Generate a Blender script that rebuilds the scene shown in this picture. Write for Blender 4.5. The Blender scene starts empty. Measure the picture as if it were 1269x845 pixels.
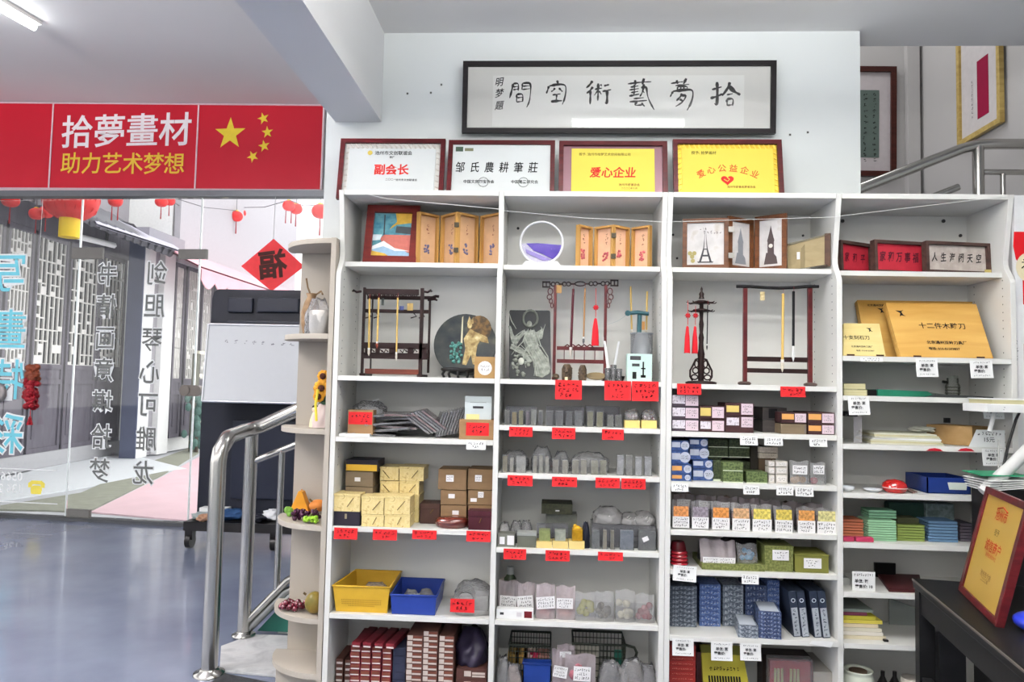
import bpy, bmesh, math, random
from mathutils import Vector, Matrix

# ------------------------------------------------------------------ camera
S = bpy.context.scene
COL = S.collection
CAM = Vector((-.4549, -2.9885, 1.35))
FPX, YAW, PITCH, ROLL = 920.0, .0549, .0568, .0215
_f = Vector((-math.sin(YAW)*math.cos(PITCH), math.cos(YAW)*math.cos(PITCH), math.sin(PITCH)))
_r0 = Vector((math.cos(YAW), math.sin(YAW), 0)); _u0 = _r0.cross(_f)
_r = _r0*math.cos(ROLL) + _u0*math.sin(ROLL); _u = _u0*math.cos(ROLL) - _r0*math.sin(ROLL)
cd = bpy.data.cameras.new('camera'); cam = bpy.data.objects.new('camera', cd); COL.objects.link(cam)
cd.sensor_width = 36; cd.lens = FPX/1269*36; cd.clip_start = .02; cd.clip_end = 300
cam.matrix_world = Matrix(((_r.x, _u.x, -_f.x, CAM.x), (_r.y, _u.y, -_f.y, CAM.y), (_r.z, _u.z, -_f.z, CAM.z), (0, 0, 0, 1)))
S.camera = cam
# ------------------------------------------------------------------ world, light, exposure
S.view_settings.view_transform = 'Standard'; S.view_settings.look = 'None'
S.view_settings.gamma = 1; S.view_settings.use_curve_mapping = False
S.view_settings.exposure = 0.70
w = bpy.data.worlds.new('overcast_sky'); S.world = w; w.use_nodes = True
w.node_tree.nodes['Background'].inputs[0].default_value = (1, .99, .985, 1)
w.node_tree.nodes['Background'].inputs[1].default_value = 1.6
def area(name, loc, sx, sy, power, rot=(0, 0, 0), color=(1, 1, 1)):
    l = bpy.data.lights.new(name, 'AREA'); l.shape = 'RECTANGLE'; l.size = sx; l.size_y = sy; l.energy = power; l.color = color
    o = bpy.data.objects.new(name, l); o.location = loc; o.rotation_euler = rot; COL.objects.link(o); return o
area('added_room_fill', (.1, -1.3, 2.60), 1.5, .10, 16, color=(1, .99, .95))  # unseen fill lamp added at the invented front pendant
area('added_ceiling_uplight', (.1, -1.3, 2.66), 1.5, .10, 50, (math.pi, 0, 0), (1, .98, .95))  # added uplight that brightens the main ceiling
area('added_room_fill', (-.3, -3.4, 2.60), 1.5, .10, 90, color=(1, .99, .95))  # fill lamp added behind the camera for the shelf fronts
area('added_ceiling_uplight', (-.3, -3.4, 2.66), 1.5, .10, 46, (math.pi, 0, 0), (1, .98, .95))  # second added uplight for the main ceiling, out of view
area('added_hall_fill', (-4.2, -1.6, 3.40), .10, 1.5, 90, color=(1, .97, .97))  # unseen fill lamp added for the hall
area('added_hall_uplight', (-4.2, -1.6, 3.46), .10, 1.5, 620, (math.pi, 0, 0), (1, .95, .96))  # strong added uplight to brighten the hall ceiling
area('stairwell_glow', (.7, 1.3, 4.7), 1.6, .6, 14)
cy = S.cycles
cy.max_bounces = 7; cy.diffuse_bounces = 3; cy.glossy_bounces = 3; cy.transmission_bounces = 4; cy.transparent_max_bounces = 16
cy.use_denoising = True; cy.caustics_reflective = False; cy.caustics_refractive = False
cy.sample_clamp_indirect = 6

# ------------------------------------------------------------------ helpers
def ray(x, y):
    a = (x-634.5)/FPX; b = (422.5-y)/FPX
    return _f + _r*a + _u*b
def at(x, y, Y=0.0):
    d = ray(x, y); return CAM + d*((Y-CAM.y)/d.y)
def atX(x, y, X):
    d = ray(x, y); return CAM + d*((X-CAM.x)/d.x)
def atZ(x, y, Z):
    d = ray(x, y); return CAM + d*((Z-CAM.z)/d.z)
def atP(x, y, o, n):
    d = ray(x, y); return CAM + d*((o-CAM).dot(n)/d.dot(n))
V = Vector
R = random.Random(7)

_mats = {}
def lin(c):
    c = c/255.0
    return c/12.92 if c <= .04045 else ((c+.055)/1.055)**2.4
def col(r, g, b, rough=.55, metal=0., var=.05, sc=25., bump=0., name=None, coat=0., emit=0.):
    key = (r, g, b, rough, metal, var, sc, bump, coat, emit)
    if key in _mats: return _mats[key]
    m = bpy.data.materials.new(name or 'surface_%d_%d_%d' % (r, g, b)); m.use_nodes = True
    nt = m.node_tree; p = nt.nodes['Principled BSDF']
    c = (lin(r), lin(g), lin(b), 1)
    p.inputs['Roughness'].default_value = rough; p.inputs['Metallic'].default_value = metal
    p.inputs['Coat Weight'].default_value = coat; p.inputs['Specular IOR Level'].default_value = .5 if metal or coat else .22
    tc = nt.nodes.new('ShaderNodeTexCoord'); nz = nt.nodes.new('ShaderNodeTexNoise')
    nz.inputs['Scale'].default_value = sc; nz.inputs['Detail'].default_value = 3
    nt.links.new(tc.outputs['Object'], nz.inputs['Vector'])
    mx = nt.nodes.new('ShaderNodeMix'); mx.data_type = 'RGBA'
    mx.inputs['A'].default_value = [max(0, x*(1-var*2)) for x in c[:3]]+[1]
    mx.inputs['B'].default_value = [min(1, x*(1+var*2)) for x in c[:3]]+[1]
    nt.links.new(nz.outputs['Fac'], mx.inputs['Factor']); nt.links.new(mx.outputs['Result'], p.inputs['Base Color'])
    if emit: nt.links.new(mx.outputs['Result'], p.inputs['Emission Color']); p.inputs['Emission Strength'].default_value = emit
    if bump:
        bp = nt.nodes.new('ShaderNodeBump'); bp.inputs['Strength'].default_value = bump; bp.inputs['Distance'].default_value = .01
        nt.links.new(nz.outputs['Fac'], bp.inputs['Height']); nt.links.new(bp.outputs['Normal'], p.inputs['Normal'])
    _mats[key] = m; return m
def ramp_mat(name, stops, kind='noise', sc=6., stretch=(1, 1, 1), rough=.5, det=4., dist=0., bump=0., metal=0., coat=0.):
    if name in _mats: return _mats[name]
    m = bpy.data.materials.new(name); m.use_nodes = True; nt = m.node_tree; p = nt.nodes['Principled BSDF']
    p.inputs['Roughness'].default_value = rough; p.inputs['Metallic'].default_value = metal; p.inputs['Coat Weight'].default_value = coat; p.inputs['Specular IOR Level'].default_value = .5 if metal or coat else .22
    tc = nt.nodes.new('ShaderNodeTexCoord'); mp = nt.nodes.new('ShaderNodeMapping'); mp.inputs['Scale'].default_value = stretch
    nt.links.new(tc.outputs['Object'], mp.inputs['Vector'])
    if kind == 'noise':
        t = nt.nodes.new('ShaderNodeTexNoise'); t.inputs['Detail'].default_value = det; t.inputs['Distortion'].default_value = dist
        out = t.outputs['Fac']
    elif kind == 'wave':
        t = nt.nodes.new('ShaderNodeTexWave'); t.inputs['Distortion'].default_value = dist; t.inputs['Detail'].default_value = det
        out = t.outputs['Fac']
    else:
        t = nt.nodes.new('ShaderNodeTexVoronoi'); out = t.outputs['Distance']
    t.inputs['Scale'].default_value = sc
    nt.links.new(mp.outputs['Vector'], t.inputs['Vector'])
    cr = nt.nodes.new('ShaderNodeValToRGB'); e = cr.color_ramp.elements
    while len(e) < len(stops): e.new(.5)
    for i, (pos, c) in enumerate(stops):
        e[i].position = pos; e[i].color = (lin(c[0]), lin(c[1]), lin(c[2]), 1)
    nt.links.new(out, cr.inputs['Fac']); nt.links.new(cr.outputs['Color'], p.inputs['Base Color'])
    if bump:
        bp = nt.nodes.new('ShaderNodeBump'); bp.inputs['Strength'].default_value = bump; bp.inputs['Distance'].default_value = .01
        nt.links.new(out, bp.inputs['Height']); nt.links.new(bp.outputs['Normal'], p.inputs['Normal'])
    _mats[name] = m; return m
def wood(name, a, b, sc=3., rough=.4, stretch=(1, 8, 8), coat=0.):
    return ramp_mat(name, [(.3, a), (.7, b)], 'noise', sc, stretch, rough, 5, .6, coat=coat)
def clear(name, tint=(1, 1, 1), film=.08, rough=.08, film_col=(.9, .9, .92), bump=0., bsc=40., ior=1.45):
    """thin see-through sheet: mostly transparent, some diffuse haze, fresnel gloss"""
    if name in _mats: return _mats[name]
    m = bpy.data.materials.new(name); m.use_nodes = True; nt = m.node_tree; nt.nodes.clear()
    o = nt.nodes.new('ShaderNodeOutputMaterial'); tr = nt.nodes.new('ShaderNodeBsdfTransparent'); tr.inputs[0].default_value = (*tint, 1)
    df = nt.nodes.new('ShaderNodeBsdfDiffuse'); df.inputs[0].default_value = (*film_col, 1)
    gl = nt.nodes.new('ShaderNodeBsdfGlossy'); gl.inputs['Roughness'].default_value = rough
    fr = nt.nodes.new('ShaderNodeFresnel'); fr.inputs['IOR'].default_value = ior
    m1 = nt.nodes.new('ShaderNodeMixShader'); m1.inputs[0].default_value = film
    m2 = nt.nodes.new('ShaderNodeMixShader')
    nt.links.new(tr.outputs[0], m1.inputs[1]); nt.links.new(df.outputs[0], m1.inputs[2])
    nt.links.new(fr.outputs[0], m2.inputs[0]); nt.links.new(m1.outputs[0], m2.inputs[1]); nt.links.new(gl.outputs[0], m2.inputs[2])
    nt.links.new(m2.outputs[0], o.inputs[0])
    if bump:
        tc = nt.nodes.new('ShaderNodeTexCoord'); nz = nt.nodes.new('ShaderNodeTexNoise'); nz.inputs['Scale'].default_value = bsc
        nt.links.new(tc.outputs['Object'], nz.inputs['Vector'])
        bp = nt.nodes.new('ShaderNodeBump'); bp.inputs['Strength'].default_value = bump; bp.inputs['Distance'].default_value = .01
        nt.links.new(nz.outputs['Fac'], bp.inputs['Height'])
        for n in (gl, df, fr): nt.links.new(bp.outputs['Normal'], n.inputs['Normal'])
    _mats[name] = m; return m

_glyph = {}
def glyphs(s, bold=0., align='CENTER'):
    k = (s, bold, align)
    if k not in _glyph:
        c = bpy.data.curves.new('t', 'FONT'); c.body = s; c.resolution_u = 2; c.offset = bold
        c.align_x = align; c.align_y = 'CENTER'
        o = bpy.data.objects.new('t', c); COL.objects.link(o)
        dg = bpy.context.evaluated_depsgraph_get(); dg.update()
        m = bpy.data.meshes.new_from_object(o.evaluated_get(dg))
        _glyph[k] = ([v.co.copy() for v in m.vertices], [tuple(p.vertices) for p in m.polygons])
        bpy.data.objects.remove(o); bpy.data.curves.remove(c); bpy.data.meshes.remove(m)
    return _glyph[k]
def frame(o, ux=(1, 0, 0), uy=(0, 0, 1)):
    ux = V(ux).normalized(); uy = V(uy).normalized(); n = ux.cross(uy); o = V(o)
    return Matrix(((ux.x, uy.x, n.x, o.x), (ux.y, uy.y, n.y, o.y), (ux.z, uy.z, n.z, o.z), (0, 0, 0, 1)))

class MB:
    def __init__(s): s.v = []; s.f = []; s.m = []; s.sm = []
    def add(s, vs, fs, mi=0, smooth=False):
        b = len(s.v); s.v += [V(v) for v in vs]
        for f in fs: s.f.append(tuple(b+i for i in f)); s.m.append(mi); s.sm.append(smooth)
        return s
    def box(s, x0, x1, y0, y1, z0, z1, mi=0, M=None):
        vs = [V((x, y, z)) for z in (z0, z1) for y in (y0, y1) for x in (x0, x1)]
        if M: vs = [M @ v for v in vs]
        return s.add(vs, [(0, 2, 3, 1), (4, 5, 7, 6), (0, 1, 5, 4), (2, 6, 7, 3), (0, 4, 6, 2), (1, 3, 7, 5)], mi)
    def cyl(s, p0, p1, r0, r1=None, n=12, mi=0, caps=True):
        r1 = r0 if r1 is None else r1
        p0 = V(p0); p1 = V(p1); d = (p1-p0).normalized(); a = d.orthogonal().normalized(); b = d.cross(a)
        vs = []
        for p, r in ((p0, r0), (p1, r1)):
            for i in range(n):
                t = 2*math.pi*i/n; vs.append(p + a*(r*math.cos(t)) + b*(r*math.sin(t)))
        s.add(vs, [(i, (i+1) % n, n+(i+1) % n, n+i) for i in range(n)], mi, True)
        if caps:
            s.add(vs[:n], [tuple(range(n-1, -1, -1))], mi); s.add(vs[n:], [tuple(range(n))], mi)
        return s
    def tube(s, pts, r, n=10, mi=0, caps=True):
        pts = [V(p) for p in pts]; rs = r if isinstance(r, (list, tuple)) else [r]*len(pts)
        vs = []; a = None
        for i, p in enumerate(pts):
            d = (pts[min(i+1, len(pts)-1)]-pts[max(i-1, 0)]).normalized()
            a = d.orthogonal().normalized() if a is None else (a-d*a.dot(d)).normalized()
            b = d.cross(a)
            for k in range(n):
                t = 2*math.pi*k/n; vs.append(p+a*(rs[i]*math.cos(t))+b*(rs[i]*math.sin(t)))
        fs = [(i*n+k, i*n+(k+1) % n, (i+1)*n+(k+1) % n, (i+1)*n+k) for i in range(len(pts)-1) for k in range(n)]
        s.add(vs, fs, mi, True)
        if caps: s.add(vs[:n], [tuple(range(n-1, -1, -1))], mi); s.add(vs[-n:], [tuple(range(n))], mi)
        return s
    def lathe(s, prof, c=(0, 0, 0), n=20, mi=0, M=None, sx=1., sy=1.):
        c = V(c); vs = []
        for r, z in prof:
            for k in range(n):
                t = 2*math.pi*k/n; vs.append(V((r*math.cos(t)*sx, r*math.sin(t)*sy, z)))
        if M: vs = [M @ v for v in vs]
        vs = [c+v for v in vs]
        fs = [(i*n+k, i*n+(k+1) % n, (i+1)*n+(k+1) % n, (i+1)*n+k) for i in range(len(prof)-1) for k in range(n)]
        s.add(vs, fs, mi, True)
        if prof[0][0] > 1e-5: s.add(vs[:n], [tuple(range(n-1, -1, -1))], mi)
        if prof[-1][0] > 1e-5: s.add(vs[-n:], [tuple(range(n))], mi)
        return s
    def sph(s, c, r, sc=(1, 1, 1), n=10, mi=0, M=None):
        pr = [(max(1e-6, r*math.sin(math.pi*i/(n//2+1))), -r*math.cos(math.pi*i/(n//2+1))) for i in range(n//2+2)]
        T = Matrix.Diagonal((*sc, 1)); T = (M @ T) if M else T
        return s.lathe(pr, c, n, mi, T)
    def prism(s, poly, F, d, mi=0, z0=0.):
        """poly in the frame's x,y plane, pushed from z0 to z0+d along its normal"""
        n = len(poly); A = sum(poly[i][0]*poly[(i+1) % n][1]-poly[(i+1) % n][0]*poly[i][1] for i in range(n))
        if A < 0: poly = poly[::-1]
        vs = [F @ V((x, y, z0)) for x, y in poly]+[F @ V((x, y, z0+d)) for x, y in poly]
        return s.add(vs, [tuple(range(n-1, -1, -1)), tuple(range(n, 2*n))]+[(i, (i+1) % n, n+(i+1) % n, n+i) for i in range(n)], mi)
    def text(s, t, size, F, mi=0, bold=0., flip=False, align='CENTER', sx=1., dz=0.):
        vs, fs = glyphs(t, bold, align); k = -1 if flip else 1
        return s.add([F @ V((v.x*size*k*sx, v.y*size, dz)) for v in vs], fs, mi)
    def scrib(s, w, h, F, mi=0, rows=2, seed=0, th=None, cols=6, dz=.0006):
        """unreadable handwriting: little broken strokes in rows, centred on the frame"""
        q = random.Random(seed)
        for r in range(rows):
            cy_ = h/2-(r+.5)*h/rows
            ch = h/rows*.32; n = cols if r == 0 else max(1, cols-q.randint(0, 3))
            x0 = -w/2 + (w-w*n/cols)*q.uniform(.2, .8)
            for i in range(n):
                cx = x0+(i+q.uniform(.4, .6))*w/cols; cw = w/cols*q.uniform(.28, .42); t = (th or ch*.52)*.5
                for k in range(q.randint(3, 5)):
                    ax, ay = cx+q.uniform(-1, .2)*cw, cy_+q.uniform(-1, 1)*ch
                    if q.random() < .62: bx, by = ax+q.uniform(.6, 1.5)*cw, ay+q.uniform(-.1, .35)*ch
                    else: bx, by = ax+q.uniform(-.3, .3)*cw, ay-q.uniform(.6, 1.4)*ch
                    by = max(cy_-ch*1.2, min(cy_+ch*1.2, by)); d = V((bx-ax, by-ay)); L = d.length or 1; nx, ny = -d.y/L*t, d.x/L*t
                    s.add([F @ V(p) for p in ((ax-nx, ay-ny, dz), (bx-nx*.5, by-ny*.5, dz), (bx+nx*.5, by+ny*.5, dz), (ax+nx, ay+ny, dz))], [(0, 1, 2, 3)], mi)
        return s
    def grid(s, fn, nu, nv, mi=0, smooth=True):
        vs = [fn(i/nu, j/nv) for j in range(nv+1) for i in range(nu+1)]
        return s.add(vs, [(j*(nu+1)+i, j*(nu+1)+i+1, (j+1)*(nu+1)+i+1, (j+1)*(nu+1)+i) for j in range(nv) for i in range(nu)], mi, smooth)

def _mesh(name, mb, mats, off, bev=0.):
    me = bpy.data.meshes.new(name); me.from_pydata([v-off for v in mb.v], [], mb.f)
    if not isinstance(mats, (list, tuple)): mats = [mats]
    for m in mats: me.materials.append(m)
    me.polygons.foreach_set('material_index', mb.m); me.polygons.foreach_set('use_smooth', mb.sm)
    if bev:
        bm = bmesh.new(); bm.from_mesh(me)
        bmesh.ops.bevel(bm, geom=bm.edges[:], offset=bev, segments=2, affect='EDGES', profile=.6, clamp_overlap=True)
        bm.to_mesh(me); bm.free()
    me.update(); return me
def tag(o, label, cat, group=None):
    o['label'] = label; o['category'] = cat
    if group: o['group'] = group
    return o
def T(name, label, cat, loc, group=None):
    """a thing: an Empty at its base which parents its parts"""
    o = bpy.data.objects.new(name, None); o.empty_display_size = .05; COL.objects.link(o); o.location = loc
    return tag(o, label, cat, group)
def P(par, name, mb, mats, label=None, bev=0., stuff=False, sub=None):
    """a part, given in world coordinates; sub = the part it belongs to (a sub-part)"""
    off = V(par.location)
    me = _mesh(name, mb, mats, off, bev)
    o = bpy.data.objects.new(name, me); COL.objects.link(o); o.parent = sub or par
    if label: o['label'] = label
    if stuff: o['kind'] = 'stuff'
    return o
def SO(name, label, cat, mb, mats, group=None, bev=0., stuff=False):
    """a thing that is one mesh"""
    xs = [v.x for v in mb.v]; ys = [v.y for v in mb.v]; zs = [v.z for v in mb.v]
    off = V(((min(xs)+max(xs))/2, (min(ys)+max(ys))/2, min(zs)))
    me = _mesh(name, mb, mats, off, bev)
    o = bpy.data.objects.new(name, me); COL.objects.link(o); o.location = off
    if stuff: o['kind'] = 'stuff'
    return tag(o, label, cat, group)
def ST(name, mb, mats, par=None, bev=0.):
    me = _mesh(name, mb, mats, V(par.location) if par else V((0, 0, 0)), bev)
    o = bpy.data.objects.new(name, me); COL.objects.link(o)
    if par: o.parent = par
    else: o['kind'] = 'structure'
    return o
def rotM(c, rx=0, ry=0, rz=0):
    c = V(c); return Matrix.Translation(c) @ Matrix.Rotation(rz, 4, 'Z') @ Matrix.Rotation(ry, 4, 'Y') @ Matrix.Rotation(rx, 4, 'X')
ORD = ['first', 'second', 'third', 'fourth', 'fifth', 'sixth', 'seventh', 'eighth', 'ninth', 'tenth', 'eleventh', 'twelfth', 'thirteenth', 'fourteenth', 'fifteenth']

# ------------------------------------------------------------------ palette
WHITE = col(222, 221, 216, .45, var=.01, sc=4, name='white_laminate')
WALL = col(216, 220, 219, .85, var=.02, sc=1.5, name='white_wall_paint')
CEIL = col(222, 221, 220, .9, var=.02, sc=1., name='ceiling_paint')
BLACK = col(22, 21, 22, .35, name='black_lacquer')
INK = col(20, 20, 22, .7, name='black_ink')
REDTAG = col(205, 38, 42, .7, var=.08, sc=60, name='red_paper')
PAPER = col(236, 236, 234, .8, var=.02, name='white_paper')
STEEL = col(178, 176, 172, .22, metal=1., var=.04, sc=8, name='brushed_stainless_steel')
DARKWOOD = wood('dark_rosewood', (24, 13, 13), (42, 21, 20), 4, .45)
GOLDC = col(214, 178, 74, .35, var=.1, sc=120, name='gold_brocade')
BAG = clear('plastic_bag_film', film=.20, rough=.22, bump=.8, bsc=60, film_col=(.75, .74, .76))
BOXC = clear('clear_plastic_case', film=.10, rough=.1, film_col=(.8, .8, .82))
GLASS = clear('window_glass', tint=(.98, .99, .985), film=.006, rough=.03, ior=1.3)
MARKER = col(110, 110, 118, .8, name='faded_marker_ink')
# ================================================================== SETTING
HALLZ = 3.9
CZ = 2.96
VIN = ramp_mat('blue_grey_vinyl_floor', [(.35, (108, 116, 138)), (.65, (126, 134, 154))], 'noise', 1.6, rough=.24, det=5, coat=.3)
ST('floor', MB().box(-9, 3.2, -6, 3.86, -.1, 0), VIN)
ST('ceiling', MB().box(-1.27, 3.2, -6, .485, CZ, CZ+.25), CEIL)
def hz(x): return 3.845+.038*(-2.59-x)      # the hall ceiling falls slightly towards the beam
ST('ceiling_hall', MB().prism([(-9, hz(-9)), (-1.47, hz(-1.47)), (-1.47, hz(-1.47)+.2), (-9, hz(-9)+.2)], frame((0, 4.1, 0)), 10.1), CEIL)
ST('trim_1', MB().box(-1.478, -1.262, -6, .335, 2.54, HALLZ+.02), col(218, 219, 220, .85, var=.02, sc=2, name='beam_paint'))
b = MB().box(-1.52, .895, .335, .485, 0, CZ+.24).box(-1.52, -1.27, .3352, .4848, CZ, HALLZ+.02)
ST('wall_back', b, WALL)
# old screw holes and rub marks on the bare wall
b = MB()
for x, y in ((505, 116), (534, 115), (547, 105), (979, 167), (1001, 164)):
    p = at(x, y, .334); b.box(p.x-.004, p.x+.004, .331, .336, p.z-.004, p.z+.004)
ST('trim_2', b, col(90, 90, 88, .9))
ST('wall_right', MB().box(2.0, 2.12, .49, 2.2, 0, 5), col(190, 187, 186, .85, var=.03, sc=1.2, name='stairwell_paint'))
b = MB().box(-1.7, 2.0, 2.08, 2.2, 0, 5)
p0 = at(1124, 100, 2.04).x; p1 = at(1139, 100, 2.04).x
b.box(p0, p1, 2.03, 2.08, 0, 5)
ST('wall_stairwell', b, col(190, 187, 186, .85, var=.03, sc=1.2))
ST('wall_hall', MB().box(-1.7, -1.58, 2.2, 3.9, 0, HALLZ), WALL)
ST('ceiling_stairwell', MB().box(-1.7, 2.12, .3, 2.2, 5, 5.1), WALL)
ST('wall_upper', MB().box(-1.27, 2.12, .335, .485, CZ+.25, 5), WALL)
ST('wall_left', MB().box(-9.12, -9, -6, 4.3, 0, .8).box(-9.12, -9, -6, 4.3, 3.5, 4.4), WALL)  # unseen wall, middle left open so sky light brightens the hall
ST('wall_back_right', MB().box(2.13, 3.08, .49, .6, 0, CZ), WALL)
ST('wall_rear_light_block', MB().box(-9, 3.2, -6.12, -6, 0, 1.7).box(-.2, 3.2, -6.12, -6, 1.7, CZ), WALL)  # unseen wall added to limit low sky light, open only at upper left
ST('wall_far_right', MB().box(3.08, 3.2, -6, .48, 0, CZ), WALL)
# stair: steps climbing to the right behind the shelving, stone tread in front
STONE = ramp_mat('worn_white_stone', [(.3, (172, 172, 174)), (.55, (206, 206, 206)), (.8, (186, 184, 182))], 'noise', 7, rough=.6, det=6, dist=1.2)
st = T('staircase', 'staircase of pale stone steps with green side climbing right behind the white shelving', 'staircase', (-1.9, 1.2, 0))
for i in range(8):
    x0 = -1.9+i*.36
    P(st, 'tread', MB().box(x0+.02, x0+.40, .95, 2.06, 0.001 if i == 0 else -.005+i*.165, (i+1)*.165), STONE)
GRN = col(44, 104, 92, .5, var=.12, sc=6, name='green_painted_stair_side')
P(st, 'stringer', MB().prism([(-1.98, .02), (.9, .02), (.9, 1.33), (-1.80, .22)], frame((0, .925, 0)), -.02), GRN, 'green painted side of the stairs')
b = MB(); poly = [atZ(274, 800, .012).xy, atZ(272, 830, .012).xy, atZ(340, 836, .012).xy, (-1.60, .34), (-1.55, .90), (-1.99, .90)]
b.prism([(p[0], p[1]) for p in poly], frame((0, 0, 0), (1, 0, 0), (0, 1, 0)), .012)
SO('stone_slab', 'worn white stone slab on the floor at the foot of the stairs', 'stone slab', b, STONE, bev=.003)
b = MB(); poly = [(-1.93, .40), (-1.62, .30), (-1.62, .02), (-1.93, .02)]
b.prism(poly, frame((0, 0, 0), (1, 0, 0), (0, 1, 0)), .006)
SO('floor_mat', 'dark floor mat before the stone slab beside the corner shelf', 'mat', b, col(44, 46, 48, .9, bump=.4, sc=200))

# handrail of stainless steel
hr = T('stair_handrail', 'polished stainless steel stair handrail with two thick posts beside the corner shelf', 'handrail', (-1.974, .386, 0))
p1 = V((-1.985, .386, 0)); YR = .87
rp = [(p1.x, p1.y, .0), (p1.x, p1.y, .96), (p1.x+.003, p1.y+.008, 1.01), (p1.x+.012, p1.y+.035, 1.045), (p1.x+.0, p1.y+.09, 1.065), (-2.03, .76, 1.075), (-2.02, .83, 1.08), (-1.97, YR, 1.10)]
rr_ = [.036]*len(rp)
slope = .412
for x in (-1.7, -1, 0, 1, 1.62): rp.append((x, YR, 1.09+(x+2.04)*slope)); rr_.append(.034 if x < -.9 else .027)
zt = 1.09+(1.62+2.04)*slope
rp += [(1.70, YR, zt+.022), (1.78, YR, zt+.026), (1.965, YR, zt+.026)]; rr_ += [.027]*3
P(hr, 'rail', MB().tube(rp, rr_, 16), STEEL)
P(hr, 'post', MB().cyl((-2.03, YR, .013), (-2.03, YR, 1.08), .033, n=16), STEEL)
P(hr, 'flange', MB().lathe([(.07, .0005), (.068, .012), (.045, .02), (.04, .03)], p1, 20), STEEL)
P(hr, 'flange', MB().lathe([(.06, .0135), (.06, .02), (.042, .028), (.036, .036)], (-2.03, YR, 0), 20), STEEL)
def zr(x, d): return 1.09+(x+2.04)*slope-d
P(hr, 'rail', MB().tube([(-2.01, YR, zr(-2.01, .19)), (1.6, YR, zr(1.6, .19))], .018, 8), STEEL, 'thin middle bar')
P(hr, 'rail', MB().tube([(-2.01, YR, .09), (-1.81, YR, .30), (-1.7, YR, zr(-1.7, .87)), (1.6, YR, zr(1.6, .87))], .02, 8), STEEL, 'lower bar over the stair side')
P(hr, 'rail', MB().tube([(-2.01, YR+.01, .04), (-1.82, YR+.01, .24), (-1.7, YR+.01, zr(-1.7, .93)), (1.6, YR+.01, zr(1.6, .93))], .02, 8), col(150, 152, 150, .3, metal=1), 'grey bottom bar')
for x in (-1.865, -1.5, -1.1, -.7, -.3, .1, .5, .9, 1.3):
    P(hr, 'baluster', MB().cyl((x, YR, .25 if x < -1.8 else zr(x, .87)), (x, YR, zr(x, .19)), .017, n=10), STEEL)
P(hr, 'post', MB().cyl((1.70, YR, 1.4), (1.70, YR, zt+.01), .027, n=14), STEEL)
P(hr, 'rail', MB().tube([(1.70, YR, zt-.12), (1.99, YR, zt-.12)], .015, 8), STEEL)
P(hr, 'baluster', MB().cyl((1.82, YR, 1.4), (1.82, YR, zt-.12), .013, n=8), STEEL)

# ------------------------------------------------------------------ framed pictures in the stairwell
def pic_frame(t, F, w, h, fw, depth, mat, name='frame'):
    """four mitred bars, in frame F centred on the picture"""
    for (a, b_) in (((-w/2, -h/2), (w/2, -h/2)), ((w/2, -h/2), (w/2, h/2)), ((w/2, h/2), (-w/2, h/2)), ((-w/2, h/2), (-w/2, -h/2))):
        ix = lambda p: (p[0]-math.copysign(fw, p[0]), p[1]-math.copysign(fw, p[1]))
        P(t, 'frame_bar', MB().prism([a, b_, ix(b_), ix(a)], F, depth), mat)
MAHO = wood('mahogany_frame', (58, 16, 20), (92, 26, 30), 5, .3)
BROWN = wood('brown_frame', (58, 28, 24), (80, 38, 32), 4, .35)
GOLD = wood('gilt_frame', (176, 148, 84), (204, 178, 110), 5, .35)
a0 = at(1060, 218, 2.05); a1 = at(1111, 150, 2.05); zt_ = at(1110, 82, 2.05).z
w_ = .5; cx_ = a1.x-w_/2; cz_ = (zt_+at(1108, 218, 2.05).z)/2; h_ = zt_-at(1108, 218, 2.05).z
t = T('framed_calligraphy', 'dark red framed scroll with grey green writing panel on the stairwell wall', 'picture', (cx_, 2.07, cz_-h_/2))
Fm = frame((cx_, 2.075, cz_), (1, 0, -.01), (.01, 0, 1))
pic_frame(t, Fm, w_, h_, .035, .03, BROWN)
P(t, 'mount', MB().prism([(-w_/2+.03, -h_/2+.03), (w_/2-.03, -h_/2+.03), (w_/2-.03, h_/2-.03), (-w_/2+.03, h_/2-.03)], Fm, .012), col(196, 188, 190, .8))
P(t, 'writing_panel', MB().prism([(-w_/2+.12, -h_/2+.13), (w_/2-.11, -h_/2+.13), (w_/2-.11, h_/2-.16), (-w_/2+.12, h_/2-.16)], Fm, .015), col(98, 112, 106, .8))
b = MB()
for k in range(4):
    for j in range(13):
        F2 = Fm @ Matrix.Translation((w_/2-.14-k*.062, h_/2-.19-j*.036*1.05, .016)); b.scrib(.03, .03, F2, 0, 1, k*20+j, cols=1)
P(t, 'writing', b, INK)
ya = atX(1195, 177, 1.99).y; yb = atX(1243, 155, 1.99).y; zb = 2.80; H_ = .72
yc = (ya+yb)/2; Ww = ya-yb+.05
t = T('framed_print', 'gold framed print with a crimson block beside the stair rail', 'picture', (1.97, yc, 2.81))
Fm = frame((1.985, yc, 2.83+H_/2), (0, -1, 0), (0, 0, 1))
pic_frame(t, Fm, Ww, H_, .03, .025, GOLD)
P(t, 'mount', MB().prism([(-Ww/2+.02, -H_/2+.02), (Ww/2-.02, -H_/2+.02), (Ww/2-.02, H_/2-.02), (-Ww/2+.02, H_/2-.02)], Fm, .01), col(206, 200, 200, .8))
P(t, 'crimson_block', MB().prism([(-.02, -.26), (.09, -.26), (.09, .08), (-.02, .08)], Fm, .012), col(150, 20, 62, .7), 'crimson paper block')
b = MB()
for j in range(9): b.scrib(.02, .022, Fm @ Matrix.Translation((-.07, -.02-j*.026, .0125)), 0, 1, j, cols=1)
for j in range(3): b.scrib(.06, .02, Fm @ Matrix.Translation((.03, .25-j*.03, .0125)), 0, 1, j+40, cols=2)
P(t, 'writing', b, col(80, 70, 76, .8))

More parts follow.
